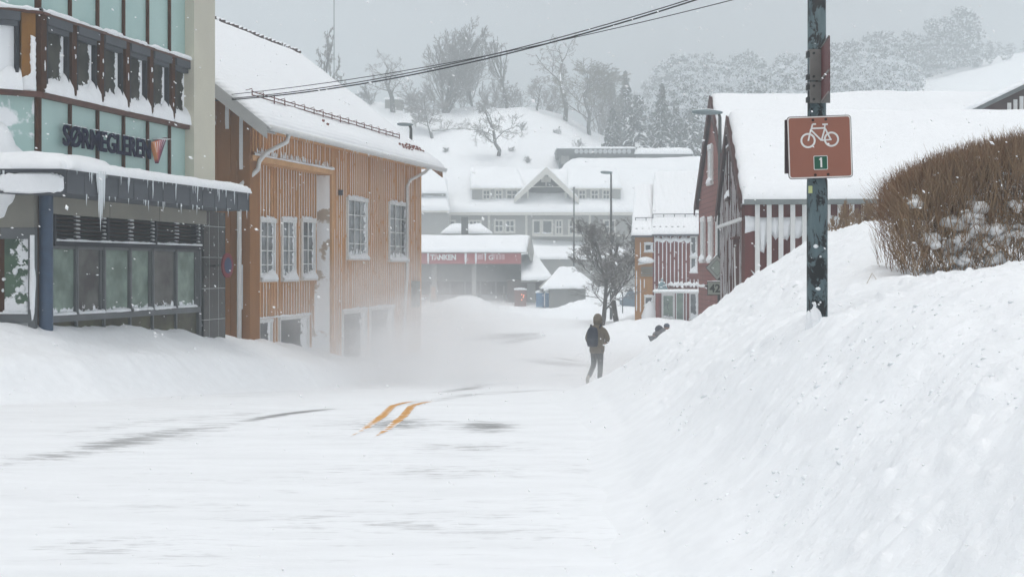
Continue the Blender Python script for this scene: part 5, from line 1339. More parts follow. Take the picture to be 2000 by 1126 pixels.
# low roofs in the gap above the ochre house roof
LR = Thing('garage', 'snow buried garage at the far end of the ochre house roof, one dark gable showing', 'garage', P(860, 350, 152))
y_ = 151; x0, x1 = xa(800,y_), xa(876,y_)
LR.part('roof_snow', snow_sheet((x0-3,y_,za(362,y_)),(x1,y_,za(362,y_)),(x1,y_+4,za(332,y_+4)),(x0-3,y_+4,za(332,y_+4)), .5, 40, 20, .8, 11, .12), m_snow, smooth=True)
m = MB(); m.box(x0-3, x1-.5, y_+.3, y_+3.8, za(400,y_), za(362,y_)); LR.part('wall', m, m_side)

# ================================================================== lamps, poles, road signs
m_pole = mk('dark_pole', (.06,.07,.07), (.04,.045,.045), 3, .6)
m_lhead = mk('lamp_head', (.22,.28,.30), (.18,.23,.25), 4, .5, top=.2)
def street_lamp(x, y, zb, zt, r, hl, hw_, label, group=None, seg=False):
    T = Thing('street_lamp', label, 'street lamp', (x, y, zb), group)
    m = MB(); m.tube([(x,y,zb-1),(x,y,zb+ (zt-zb)*.55),(x,y,zt)], [r*1.25, r*1.1, r*.8], 10); T.part('pole', m, m_pole, smooth=True)
    m = MB(); m.tube([(x,y,zt),(x-.05,y,zt+.10),(x-hl*.3,y,zt+.16)], [r*.8,r*.7,r*.6], 8); T.part('arm', m, m_pole, smooth=True)
    m = MB(); pts = []; rad = []
    for i in range(13):
        k = i/12; pts.append((x+.08-hl*k*1.0, y, zt+.12+.04*math.sin(k*2))); rad.append(hw_*(math.sin(math.pi*min(1, max(0.02, k*.96+.02)))**.4)*(1.0+.15*k))
    m.tube(pts, rad, 12)
    m.v = [(v[0], v[1], zt+.13+(v[2]-zt-.13)*.72) for v in m.v]
    T.part('lamp_head', m, m_lhead, smooth=True)
    return T
Yl = 41.6; xl = (1406-1000)/FPX*Yl
street_lamp(xl, Yl, -3.1, (HZ-228)/FPX*Yl, .062, .92, .12, 'near street lamp with snow grey head in front of the red gables')
Yl2 = 84; street_lamp((1193.5-1000)/FPX*Yl2, Yl2, -3.1, (HZ-341)/FPX*Yl2, .07, .72, .15, 'street lamp beside the bare trees in the middle of the square')
yv = 52; gx = P(787,245,yv)
street_lamp(gx[0]+.3, yv, -3.0, gx[2]-.1, .07, .6, .10, 'street lamp whose head just shows over the ochre house roof')
y_ = 118; xq = (1121-1000)/FPX*y_
T = Thing('flag_pole', 'thin bare pole standing left of the bare trees', 'pole', (xq, y_, -3))
m = MB(); m.tube([(xq,y_,-4),(xq,y_,(HZ-368)/FPX*y_)], [.09,.06], 8); T.part('shaft', m, m_pole); m = MB(); m.blob((xq,y_,(HZ-367)/FPX*y_), (.09,.09,.09), amp=0); T.part('finial', m, m_pole)
T = Thing('marker_pole', 'thin short pole right of the bare tree trunks', 'pole', P(1216,610,88))
q = P(1216,620,88); m = MB(); m.tube([(q[0],q[1],-3.6),(q[0],q[1],za(572,88))], .035, 6); T.part('shaft', m, m_pole); m = MB(); m.blob((q[0],q[1],za(571,88)), (.05,.05,.05), amp=0); T.part('cap', m, m_pole)
# radio mast far behind
q = P(652.5, 170, 260)
T = Thing('radio_mast', 'hair thin radio mast rising into the cloud beyond the roof', 'mast', (q[0], q[1], q[2]-10))
m = MB(); m.tube([(q[0],q[1],q[2]-14),(q[0],q[1],q[2]+30)], .14, 6); T.part('shaft', m, m_pole)
# priority and route signs on the near lamp pole
ys = Yl-.14
def sign_px(px, py): return ((px-1000)/FPX*ys, (HZ-py)/FPX*ys)
SG = Thing('priority_sign', 'frosted diamond shaped road sign on the near lamp pole', 'road sign', (xl, ys, -.6))
cx, cz = sign_px(1400.5, 522.5)
def diamond(r, y, rx=1.0): return [(cx-r*rx,y,cz),(cx,y,cz-r),(cx+r*rx,y,cz),(cx,y,cz+r)]
def prism(m, a, d): 
    b = [(p[0],p[1]+d,p[2]) for p in a]; n = len(a); m.add(a+b, [tuple(range(n)), tuple(range(2*n-1,n-1,-1))]+[(i,(i+1)%n,(i+1)%n+n,i+n) for i in range(n)]); return m
SG.part('back_plate', prism(MB(), diamond(.385, ys, .88), .02), mk('sign_edge', (.03,.035,.035), (.03,.035,.035), 3, .6))
SG.part('face', prism(MB(), diamond(.365, ys-.006, .88), .005), mk('frosted_face', (.42,.46,.44), (.36,.40,.38), 3, .6))
SG.part('inner_line', prism(MB(), diamond(.255, ys-.010, .88), .003), mk('sign_line', (.09,.12,.11), (.08,.1,.1), 3, .6))
SG.part('centre', prism(MB(), diamond(.238, ys-.014, .88), .003), mk('frosted_centre', (.40,.47,.43), (.34,.41,.37), 5, .6, crust=.1, cscale=5))
SR = Thing('route_sign', 'frosted road number plate 420 under the diamond sign', 'road sign', (xl, ys, -1))
x0, z1 = sign_px(1381.5, 550); x1, z0 = sign_px(1428, 576)
m = MB(); m.box(x0, x1, ys, ys+.02, z0, z1); SR.part('back_plate', m, mk('plate_edge', (.05,.06,.055), (.05,.06,.055), 3, .6))
m = MB(); m.box(x0+.02, x1-.02, ys-.006, ys-.002, z0+.02, z1-.02); SR.part('face', m, mk('plate_face', (.38,.42,.36), (.32,.36,.31), 6, .6, crust=.12, cscale=3))
mm = text_mb('420', .24, .003, .010, .95, lambda x, y, z: (x0+.07+x, ys-.009-z, z0+.09+y)); SR.part('number', mm, mk('plate_ink', (.04,.05,.045), (.05,.06,.055), 5, .6))
m = MB(); q = snow_bead(Fr(x0, ys, 1, 0), 0, x1-x0, 0, z1+.01, .02, 3); SR.part('ledge_snow', q, m_snow, smooth=True)

# ------------------------------------------------------------------ cycle route sign on the big pole in front
PY = 10.7; pk_ = PY/FPX
px_ = lambda px: (px-1000)*pk_
pz_ = lambda py: (HZ-py)*pk_
t = NT('peeling_paint'); v = t.coords((1,1,.55)); n = t.noise(v, 9, 8, .7, .9); n2 = t.noise(t.coords(), 2.4, 3); n3 = t.noise(t.coords((1,1,.2)), 26, 4)
k = t.math('ADD', n, t.math('MULTIPLY', t.math('SUBTRACT', n2, .5), .45)); f = t.ramp(k, .47, .50)
col = t.mix(f, (.012,.015,.017), t.mix(t.ramp(n3, .3, .7), (.115,.165,.18), (.075,.115,.13)))
m_peel = t.bsdf(col, .55, .35, [(f, .5, .006), (n3, .15, .004)])
PL = Thing('sign_pole', 'tall blue grey pole with peeling paint standing in the snowbank', 'pole', (px_(1596), PY, -.6))
cx0 = px_(1596)
m = MB(); m.tube([(cx0,PY,-1.3),(cx0,PY,pz_(365)),(cx0-.0,PY,pz_(352)),(px_(1595.3),PY,pz_(346)),(px_(1595),PY,3.4)], [.0795,.0795,.078,.0715,.068], 36); PL.part('shaft', m, m_peel, smooth=True)
m = MB(); a_ = R(-155); 
for i in range(1): m.box(cx0-.081, cx0-.052, PY-.070, PY-.060, pz_(378), pz_(364))
PL.part('sticker', m, mk('yellow_sticker', (.60,.66,.30), (.5,.56,.28), 8, .6))
m = MB(); rr = random.Random(9)
def ball(px, py, rx_, rz_, s): m.blob((px_(px), PY-.079, pz_(py)), (rx_,.022,rz_), seed=s, nu=12, nv=8, amp=.4)
ball(1589,481,.017,.014,1); ball(1598,501,.008,.008,2); ball(1594,563,.02,.012,3); ball(1587,594,.012,.02,4)
m.blob((px_(1588), PY-.07, pz_(640)), (.062,.07,.20), seed=12, nu=30, nv=30, amp=.35); m.blob((px_(1583), PY-.06, pz_(655)), (.055,.06,.16), seed=15, nu=24, nv=20, amp=.3); m.blob((px_(1600), PY-.07, pz_(648)), (.05,.06,.11), seed=14, nu=24, nv=20, amp=.4)
for k in range(12): ball(rr.uniform(1579,1600), rr.uniform(585,640), .008, .008, k)
PL.part('stuck_snow', m, m_snow_fluff, smooth=True)
# the brown sign with bicycle
SB = Thing('cycle_sign', 'brown square cycle route sign with white bicycle and green number 1 on the peeling pole', 'sign', (px_(1595), PY-.11, pz_(290)))
roll = R(-1.9); scx, scz = px_(1594.7), pz_(289.8); sy = PY-.115
W2, H2 = px_(1657)-px_(1594.7), (351-228)/2*pk_-.004
cr, srn = math.cos(-roll), math.sin(-roll)
def sp3(u, w_, d=0): return (scx+u*cr-w_*srn, sy-d, scz+u*srn+w_*cr)
def rrect(w_, h_, r, n=7, c=(0,0)):
    pts = []
    for (qx, qz, a0) in ((w_-r,h_-r,0),(-w_+r,h_-r,90),(-w_+r,-h_+r,180),(w_-r,-h_+r,270)):
        for i in range(n+1): a = R(a0+90*i/n); pts.append((c[0]+qx+r*math.cos(a), c[1]+qz+r*math.sin(a)))
    return pts
def plate(pts, d0, d1):
    m = MB(); a = [sp3(u, w_, d1) for u, w_ in pts]; b = [sp3(u, w_, d0) for u, w_ in pts]; n = len(pts)
    m.add(a+b, [tuple(range(n-1,-1,-1)), tuple(range(n, 2*n))]+[(i,(i+1)%n,(i+1)%n+n,i+n) for i in range(n)]); return m
def ring_plate(po, pi, d0, d1):
    m = MB(); n = len(po); V = [sp3(*p, d1) for p in po]+[sp3(*p, d1) for p in pi]+[sp3(*p, d0) for p in po]+[sp3(*p, d0) for p in pi]
    m.add(V, [f for i in range(n) for j in [(i+1)%n] for f in ((i,j,n+j,n+i),(i,2*n+i,2*n+j,j),(n+i,n+j,3*n+j,3*n+i))]); return m
m_sbrown = mk('sign_brown', (.31,.125,.085), (.27,.105,.07), 1.5, .5, .35, .03)
m_swhite = mk('sign_white', (.76,.76,.74), (.68,.68,.67), 8, .5, .35, .02)
m_sgreen = mk('sign_green', (.008,.10,.055), (.01,.08,.045), 5, .45, .35, .02)
SB.part('back_plate', plate(rrect(W2, H2, .028), -.004, .0), mk('sign_rim', (.06,.045,.045), (.05,.04,.04), 5, .6))
m = MB(); m.box(scx-W2-.014, scx-W2+.03, sy+.006, sy+.05, scz-H2+.04, scz+H2-.03); m.box(scx-.2, scx+.2, sy+.010, sy+.045, scz-.18, scz-.14); m.box(scx-.2, scx+.2, sy+.010, sy+.045, scz+.14, scz+.18); SB.part('back_frame', m, mk('frame_dark', (.05,.03,.035), (.04,.03,.03), 5, .6))
SB.part('face', plate(rrect(W2-.004, H2-.004, .025), .0005, .003), m_sbrown)
SB.part('border', ring_plate(rrect(W2-.005, H2-.005, .024), rrect(W2-.013, H2-.013, .018), .0032, .0042), m_swhite)
g2 = (.2455-.2435, -.126); q1126 = .1495/1126*pk_*1000/1000
uu = lambda zx: (zx-562)/1126*150*pk_          # sign detail coordinates read off a 150 px wide crop
ww = lambda zy: -(zy-562)/1126*150*pk_
SB.part('number_panel', plate(rrect(.054, .054, .009, c=(uu(566), ww(789))), .0034, .0046), m_swhite)
SB.part('number_field', plate(rrect(.0490, .0490, .006, c=(uu(566), ww(789))), .0048, .0056), m_sgreen)
m = MB()
def strip(pts, w_, d0=.0034, d1=.0046):
    for (a, b) in zip(pts[:-1], pts[1:]):
        a = np.array([uu(a[0]), ww(a[1])]); b = np.array([uu(b[0]), ww(b[1])]); d = b-a; L = np.linalg.norm(d); d /= L; nrm = np.array([-d[1], d[0]])*w_/2
        q = [a-nrm, b-nrm, b+nrm, a+nrm]
        m.add([sp3(*p, d1) for p in q]+[sp3(*p, d0) for p in q], [(0,1,2,3),(0,4,5,1),(1,5,6,2),(2,6,7,3),(3,7,4,0)])
def wheel(cx_, cy_, r0, r1):
    n = 40; po = [(uu(cx_)+r1*math.cos(2*math.pi*i/n), ww(cy_)+r1*math.sin(2*math.pi*i/n)) for i in range(n)]; pi_ = [(uu(cx_)+r0*math.cos(2*math.pi*i/n), ww(cy_)+r0*math.sin(2*math.pi*i/n)) for i in range(n)]
    q = ring_plate(po, pi_, .0034, .0047); m.add(q.v, q.f)
ru = 150*pk_/1126
wheel(393, 463, 83*ru, 110*ru); wheel(733, 454, 83*ru, 110*ru)
bw_ = 23*ru
strip([(396,468),(440,300)], bw_, .0036, .0049); strip([(436,335),(466,228),(516,228)], bw_, .0037, .0051)
strip([(455,290),(640,288)], bw_, .0038, .0053); strip([(446,316),(588,468)], bw_, .0036, .0055); strip([(588,468),(645,285)], bw_, .0037, .0057)
strip([(640,290),(645,245)], bw_*.8, .0036, .0059); strip([(608,236),(686,236)], bw_, .0037, .0061); strip([(648,300),(722,458)], bw_, .0036, .0063); strip([(590,466),(735,458)], bw_*.9, .0036, .0065)
SB.part('bicycle_symbol', m, m_swhite)
m = MB(); strip([(573,716),(573,856)], 25*ru, .0058, .0068); strip([(546,746),(578,720)], 17*ru, .0059, .0071); SB.part('number', m, m_swhite)
m = MB()
for (zx, zy) in ((473,168),(659,163),(482,964),(668,962)):
    p = sp3(uu(zx), ww(zy), .003); m.tube([p, (p[0], p[1]-.006, p[2])], .0105, 12)
    m.tube([(p[0],p[1]-.0061,p[2]), (p[0], p[1]-.009, p[2])], .0055, 8)
SB.part('bolts', m, mk('rusty_bolt', (.02,.012,.01), (.05,.02,.015), 30, .7))
m = MB(); m.tube([(scx-.0,PY-.07,scz+.16),(scx,sy+.01,scz+.16)], .02, 8); m.tube([(scx-.0,PY-.07,scz-.16),(scx,sy+.01,scz-.16)], .02, 8); SB.part('bracket', m, m_gray)
# two direction signs edge on, higher up
m_brk = mk('sign_bracket', (.22,.215,.205), (.15,.15,.145), 6, .5, .4, .1, crust=.05)
m_sback = mk('plum_sign', (.13,.045,.045), (.10,.035,.04), 3, .5, crust=.06, cscale=6)
for i, (t0, t1, e0, e1, lab) in enumerate(((100,160,70,136,'upper'),(163,204,138,176,'lower'))):
    T = Thing('direction_sign', lab+' plum red direction sign seen edge on with grey clamp plate on the pole', 'sign', (px_(1600), PY, pz_(t1)), group='edge on direction signs')
    m = MB(); m.box(px_(1577), px_(1598), PY-.095, PY-.072, pz_(t1), pz_(t0)); m.box(px_(1577)-.001, px_(1598)+.06, PY-.07, PY+.07, pz_(t0)-.0*1, pz_(t0)+.004); m.box(px_(1598)+.001, px_(1616), PY-.095, PY-.090, pz_(t1), pz_(t0)); T.part('clamp_plate', m, m_brk)
    for zz in ((t0+10),(t1-7)):
        m = MB(); m.box(px_(1572), px_(1577.5), PY-.09, PY-.03, pz_(zz+5), pz_(zz-5)); T.part('clamp', m, m_pole)
    for zz in ((t0+8),(t1-7)):
        m = MB(); m.tube([(px_(1584),PY-.095,pz_(zz)),(px_(1584),PY-.106,pz_(zz))], .010, 8); T.part('bolt', m, m_pole)
    x0, x1 = px_(1598.5), px_(1619.5)
    h = (t1-t0)
    yn = PY-.77; e1 = e0+(66 if i == 0 else 40); A = [(x0,PY-.10,pz_(t1-2)),(x0,PY-.10,pz_(t0-2)),(.2295*yn,yn,(HZ-e0)/FPX*yn),(.2295*yn,yn,(HZ-e1)/FPX*yn)]
    B4 = [(p[0]+.006,p[1]+.004,p[2]) for p in A]; m = MB(); m.add(A+B4, [(0,1,2,3),(7,6,5,4),(0,4,5,1),(1,5,6,2),(2,6,7,3),(3,7,4,0)]); T.part('panel', m, m_sback)
    m = MB()
    for a, b in ((0,3),(1,2)): m.tube([(A[a][0]-.003,A[a][1],A[a][2]),(A[b][0]-.003,A[b][1],A[b][2])], .005, 5)
    T.part('rim', m, m_brk)
# ------------------------------------------------------------------ overhead cables
def cable(pa, pm, pb, r, label):
    # parabola through three points given as (px, py, Y)
    A, M_, B_ = [np.array(P(*q)) for q in (pa, pm, pb)]
    LM = np.linalg.norm((M_-A)[:2])/np.linalg.norm((B_-A)[:2]); pts = []
    for k in range(49):
        t_ = k/48*1.6
        p = A+(B_-A)*t_; zl = M_[2]-(A[2]+(B_[2]-A[2])*LM); c = zl/(LM*(LM-1)); p[2] = A[2]+(B_[2]-A[2])*t_+c*t_*(t_-1); pts.append(p)
    m = MB(); m.tube(pts, r, 5); solo('overhead_cable', m, mk('cable_black', (.015,.015,.017), (.015,.015,.017), 3, .6), label, 'cable', group='cables slung across the street', smooth=True)
cable((415,188,31), (870,127,27), (1435,-1,23), .008, 'topmost thin overhead cable at the left, lowest at the top edge of the sky')
cable((415,195,31), (870,137,27), (1347,-1,23), .010, 'thin overhead cable just above the bold one')
cable((415,197,31), (870,141,27), (1362,-1,23), .014, 'boldest overhead cable slung across the street')
# ================================================================== trees
def tube_batch(P0, P1, R0, R1, n=3):
    P0 = np.array(P0); P1 = np.array(P1); R0 = np.array(R0)[:, None]; R1 = np.array(R1)[:, None]
    d = P1-P0; d /= np.linalg.norm(d, axis=1, keepdims=True)+1e-9
    a = np.cross(d, np.where(np.abs(d[:, 2:3]) < .9, [[0,0,1.]], [[1.,0,0]])); a /= np.linalg.norm(a, axis=1, keepdims=True)+1e-9
    b = np.cross(d, a); V = []
    for (Pp, Rr) in ((P0, R0), (P1, R1)):
        for k in range(n):
            t_ = 2*math.pi*k/n; V.append(Pp+(a*math.cos(t_)+b*math.sin(t_))*Rr)
    V = np.stack(V, 1); N = len(P0); base = (np.arange(N)*2*n)[:, None]
    F = []
    for k in range(n): F.append(np.concatenate([base+k, base+n+k, base+n+(k+1)%n, base+(k+1)%n], 1))
    return V.reshape(-1, 3), np.concatenate(F)
def grow(H, trunk_r, seed, levels=4, kids=(7,6,5,4), spread=.9, up=.25, first=.25, lenf=.62, wob=.22, tops=1, droop=0.0, lean=(0,0), flat=1.0, taper=.6):
    "list of segments per level for a bare tree standing at the origin"
    rr = random.Random(seed); segs = [[] for _ in range(levels+1)]
    def branch(p, d, L, r, lv):
        n = 6 if lv == 0 else (5 if lv < 2 else 3)
        pts = [np.array(p)]; dd = np.array(d, float); rad = [r]
        for i in range(n):
            dd = dd+np.array([rr.gauss(0, wob), rr.gauss(0, wob), rr.gauss(0, wob*.6)+(up if lv > 0 else .05)*.16-droop*lv*.25*(i/n)])
            dd /= np.linalg.norm(dd); pts.append(pts[-1]+dd*L/n); rad.append(r*(1-(1-.35)*(i+1)/n))
        for i in range(n): segs[lv].append((pts[i], pts[i+1], rad[i], rad[i+1]))
        if lv >= levels: return
        K = kids[lv]
        for k in range(K):
            f = (first if lv == 0 else .22)+(1-(first if lv == 0 else .22))*(k+rr.random()*.8)/K
            f = min(f, .985); x = f*n; i = min(n-1, int(x)); q = pts[i]+(pts[i+1]-pts[i])*(x-i)
            base = pts[i+1]-pts[i]; base /= np.linalg.norm(base)
            ang = rr.uniform(0, 2*math.pi); sp = spread*rr.uniform(.6, 1.2)*(1.1-.35*f if lv == 0 else 1)
            a = np.cross(base, [0,0,1.] if abs(base[2]) < .95 else [1.,0,0]); a /= np.linalg.norm(a); b = np.cross(base, a)
            nd = base*math.cos(sp)+(a*math.cos(ang)+b*math.sin(ang))*math.sin(sp); nd[2] *= flat
            if lv == 0: ll = L*lenf*(1.15-.65*f)*rr.uniform(.8,1.15)
            else: ll = L*lenf*rr.uniform(.7,1.1)*(1.1-.4*f)
            rb = rad[i]*(.55 if lv else .5)*rr.uniform(.8,1.1)
            branch(q, nd, ll, rb, lv+1)
    for t_ in range(tops):
        d = np.array([lean[0]+(rr.uniform(-.3,.3) if tops > 1 else 0), lean[1]+(rr.uniform(-.3,.3) if tops > 1 else 0), 1.0]); d /= np.linalg.norm(d)
        branch((rr.uniform(-.3,.3)*(tops > 1)*min(1,H/8), rr.uniform(-.3,.3)*(tops > 1)*min(1,H/8), -min(.6,.05*H)), d, H*(1 if tops == 1 else rr.uniform(.8,1.0)), trunk_r*(1 if tops == 1 else .7), 0)
    return segs
def fit(segs, H, Wd):
    "scale a grown tree so that it is H tall and about Wd wide"
    allp = np.array([s[1] for l in segs for s in l]); h = np.percentile(allp[:, 2], 99.6); w_ = np.percentile(np.abs(allp[:, 0]), 98)*2
    s = np.array([Wd/w_, Wd/w_, H/h]); 
    return [[(a*s, b*s, r0, r1) for (a, b, r0, r1) in l] for l in segs]
TREE_CACHE = {}
def tree(name, label, cat, pos, H, Wd, seed, tw=m_twig, bk=m_bark, minr=.015, group=None, **k):
    T = Thing(name, label, cat, pos, group); segs = fit(grow(1.0*H, k.pop('trunk_r', .22), seed, **k), H, Wd)
    def mk_(ls, n, m):
        s = [x for l in ls for x in l]
        V, F = tube_batch([x[0] for x in s], [x[1] for x in s], [max(x[2], minr) for x in s], [max(x[3], minr*.8) for x in s], n)
        return mesh_np(name, V, F, m)
    mr0 = minr; minr = max(minr, min(.04, minr*2.2)) if H > 5 else minr; T.part('trunk', mk_(segs[:1], 7, bk), None); T.part('branches', mk_(segs[1:3], 4, bk), None); minr = mr0; T.part('twigs', mk_(segs[3:], 3, tw), None)
    return T
def at_y(px, py, Y): p = P(px, py, Y); return (p[0], Y, p[2])
def hp(px, py): return on_hill(px, py)
def hsz(px0, px1, Y): return (px1-px0)/FPX*Y
def hill_tree(label, bx, by, top, w, seed, name='bare_tree', yfix=None, **k):
    if yfix: x = (bx-1000)/FPX*yfix; p = (x, yfix, gz(x, yfix)-.1)
    else: p = hp(bx, by)
    H = (HZ-top)/FPX*p[1]-p[2]; return tree(name, label, 'tree', p, H, hsz(0, w*1.15, p[1]), seed, group=k.pop('group', 'bare trees on the snowy hill'), **k)
hill_tree('bushy bare tree low on the snowy slope, left of the open crowned one', 845, 271, 175, 112, 3, kids=(14,8,7,5), wob=.16, first=.20, spread=.95, trunk_r=.22, up=.45, lenf=.55)
hill_tree('open crowned bare tree with crooked limbs lowest on the snowy slope', 973, 303, 186, 105, 5, kids=(8,6,5,5), first=.28, spread=1.1, trunk_r=.26, wob=.3, up=.3, lenf=.62)
hill_tree('weeping birch rising behind the ochre house roof', 608, 190, 52, 95, 8, yfix=150, kids=(16,9,7,5), first=.40, spread=.95, droop=.45, trunk_r=.2, up=.35, tw=m_twig, lenf=.40, group=None, name='birch_tree')
hill_tree('gnarled ivy clad tree alone at the left of the hill crest', 768, 192, 100, 90, 12, yfix=186, kids=(7,5,5,4), first=.3, spread=1.15, wob=.34, trunk_r=.38, up=.05)
hill_tree('tall many stemmed tree, the biggest crown on the hill crest', 868, 205, 45, 140, 15, yfix=187, kids=(11,8,6,4), first=.12, spread=.62, tops=5, trunk_r=.30, up=.5, lenf=.5, wob=.15)
hill_tree('spreading tree behind the right flank of the biggest crown', 925, 208, 85, 130, 16, yfix=192, kids=(11,8,6,4), first=.12, spread=.65, tops=3, trunk_r=.22, up=.5, lenf=.5)
hill_tree('slender upright tree right of the biggest crown', 992, 210, 70, 78, 18, yfix=188, kids=(12,7,6,4), first=.3, spread=.75, tops=2, trunk_r=.24, up=.35, lenf=.42)
hill_tree('small twiggy tree on the crest between two tall ones', 1050, 214, 150, 62, 21, yfix=188, kids=(9,6,5,4), first=.15, spread=.9, trunk_r=.15, up=.4)
hill_tree('tall tree with high spreading crown, right of the crest', 1103, 218, 52, 108, 25, yfix=187, kids=(9,7,6,5), first=.42, spread=1.05, wob=.24, trunk_r=.34, up=.35, lenf=.42)
hill_tree('dense brownish round crowned tree on the right shoulder of the hill', 1152, 264, 118, 125, 28, kids=(13,8,7,5), first=.2, spread=.85, trunk_r=.28, up=.45, lenf=.55, tw=mk('brown_twig', (.12,.11,.07), (.09,.08,.05), 6, .9), minr=.02)
hill_tree('bare tree overlapping the dense brownish one from behind', 1205, 240, 140, 80, 31, yfix=195, kids=(10,7,6,4), first=.15, spread=.9, trunk_r=.2, up=.4)
for i, (bx, w, top, yf, lab) in enumerate(((725,60,165,188,'low bush at the left end of the hill crest'),(905,95,140,195,'thicket between the stems of the biggest crown'),(955,90,150,194,'thicket below the slender upright tree'),(1000,70,165,196,'low thicket under the slender upright tree'),(1075,60,170,196,'thicket beside the tall high crowned tree'),(818,70,160,196,'thicket left of the biggest crown'),(1170,70,150,205,'thicket behind the dense brownish tree'))):
    x = (bx-1000)/FPX*yf; z = gz(x, yf)-.3; tree('thicket', lab, 'bush', (x, yf, z), (HZ-top)/FPX*yf-z, hsz(0, w, yf), 60+i, group='thickets on the hill crest', kids=(7,6,5,3), first=.05, spread=.7, tops=4, trunk_r=.08, up=.5, lenf=.5)
for i, (bx, by, h_) in enumerate(((1020,255,14),(1090,262,12),(1130,290,16),(1215,270,14),(1240,282,12),(1028,318,12),(870,298,9),(700,205,16),(1000,296,9))):
    p = hp(bx, by) if by > 214 else ((bx-1000)/FPX*188, 188, gz((bx-1000)/FPX*188, 188))
    tree('shrub', ['faint','low','spindly','thin','leafless','small','tiny','scrubby','slight'][i]+' snow dusted shrub '+['just below the crest','under the tall high crowned tree','below the dense brownish tree','left of the laden firs','at the foot of the laden firs','above the glazed gable','below the bushy bare tree','at the left end of the crest','beside the open crowned tree'][i], 'shrub', (p[0], p[1], p[2]-.1), h_*p[1]/FPX*1.3, h_*p[1]/FPX*1.6, 90+i, group='shrubs on the snowy slope', levels=3, kids=(5,4,4), first=.05, spread=.6, tops=4, trunk_r=.03, tw=m_frost, bk=m_frost)
# small shed by the ivy tree and a dark cottage hint behind the crest trees
x = (742-1000)/FPX*186
SH = Thing('shed', 'small pale shed at the left of the hill crest beside the ivy clad tree', 'shed', (x+1.0, 187, gz(x, 187)))
zg = gz(x+1.5, 187); m = MB(); m.box(x+.6, x+3.0, 187, 189, zg-1, zg+1.3); SH.part('wall', m, m_fascia)
A = [(x+.4,186.8,zg+1.3),(x+3.2,186.8,zg+1.3),(x+3.2,189.2,zg+1.7),(x+.4,189.2,zg+1.7)]; SH.part('roof_snow', snow_sheet(*A, .2, 16, 12, .2, 3, .03), m_snow, smooth=True)
# bare trees in the square
tree('bare_tree', 'bushy bare street tree left of the tall lamp, behind the walker', 'tree', (P(1173,600,70)[0], 70, -3.1), (HZ-428)/FPX*70+3.1, 3.6, 41, kids=(14,9,8,5), first=.24, spread=.9, trunk_r=.135, wob=.15, up=1.0, lenf=.50, minr=.008, group='bare street trees in the square')
tree('bare_tree', 'bushy bare street tree right of the tall lamp, with a leaning trunk', 'tree', (P(1207,600,76)[0], 76, -3.2), (HZ-424)/FPX*76+3.1, 3.9, 44, kids=(14,9,8,5), first=.24, spread=.9, trunk_r=.17, wob=.15, up=1.0, lenf=.50, minr=.008, lean=(-.16,0), group='bare street trees in the square')
# snow laden conifers
t = NT('laden_bough'); g = t.n('NewGeometry'); sp = t.n('SeparateXYZ'); t.l(g.outputs['Normal'], sp.inputs[0])
k = t.math('ADD', sp.outputs[2], t.math('MULTIPLY', t.math('SUBTRACT', t.noise(t.coords(), 2.2, 4), .5), 1.6))
m_bough = t.bsdf(t.mix(t.ramp(k, .0, .25), (.035,.045,.04), SNOW), .85, .2)
m_needle = mk('needles', (.04,.05,.045), (.03,.035,.032), 4, .9)
def conifer(label, pos, H, W, seed, dens=1.0, dark=.5):
    rr = np.random.default_rng(seed); T = Thing('fir_tree', label, 'tree', pos, 'fir trees at the foot of the far wood')
    m = MB(); m.tube([(0,0,-.5),(0,0,H)], [.16,.02], 6); T.part('trunk', mesh_from('trunk', m, m_bark), None)
    V = []; F = []; MI = []; nb = int(190*dens)
    for i in range(nb):
        f = (i+.5)/nb; z = H*(.06+.94*f); L = W/2*(1-f)**.85*rr.uniform(.7,1.15)+.1; a = rr.uniform(0, 2*math.pi)
        w_ = L*rr.uniform(.22,.4); th = L*.13+.05; dx, dy = math.cos(a), math.sin(a)
        n = 5; b = len(V)
        for j in range(n+1):
            q = j/n; r = L*q; zz = z+.10*L*q-.55*L*q*q; ww_ = w_*math.sin(math.pi*min(1, .12+q*.86))*.8; t_ = th*(math.sin(math.pi*min(1, .15+.8*q))+.15)
            for (sx, sz) in ((-1,-.1),(0,1),(1,-.1),(0,-.35)):
                jit = rr.normal(0, .04*L+.01, 3); V.append((dx*r-dy*ww_*sx+jit[0], dy*r+dx*ww_*sx+jit[1], zz+t_*sz+jit[2]*.6))
        for j in range(n):
            for k_ in range(4): F.append((b+j*4+k_, b+(j+1)*4+k_, b+(j+1)*4+(k_+1)%4, b+j*4+(k_+1)%4)); MI.append(0)
        # dark needle sprays hanging below the bough
        for q in range(5):
            c = np.array([dx,dy,0])*L*rr.uniform(.3,1)+np.array([0,0,z-.35*L*rr.uniform(.2,1)]); s = .12*L+.12; b = len(V)
            for _ in range(4): V.append(tuple(c+rr.normal(0, s, 3)*[1,1,1.1]))
            F.append((b,b+1,b+2,b+3)); MI.append(1 if rr.random() < dark+.3 else 0)
    T.part('boughs', mesh_np('boughs', V, F, [m_bough, m_needle], True, MI), None)
    return T
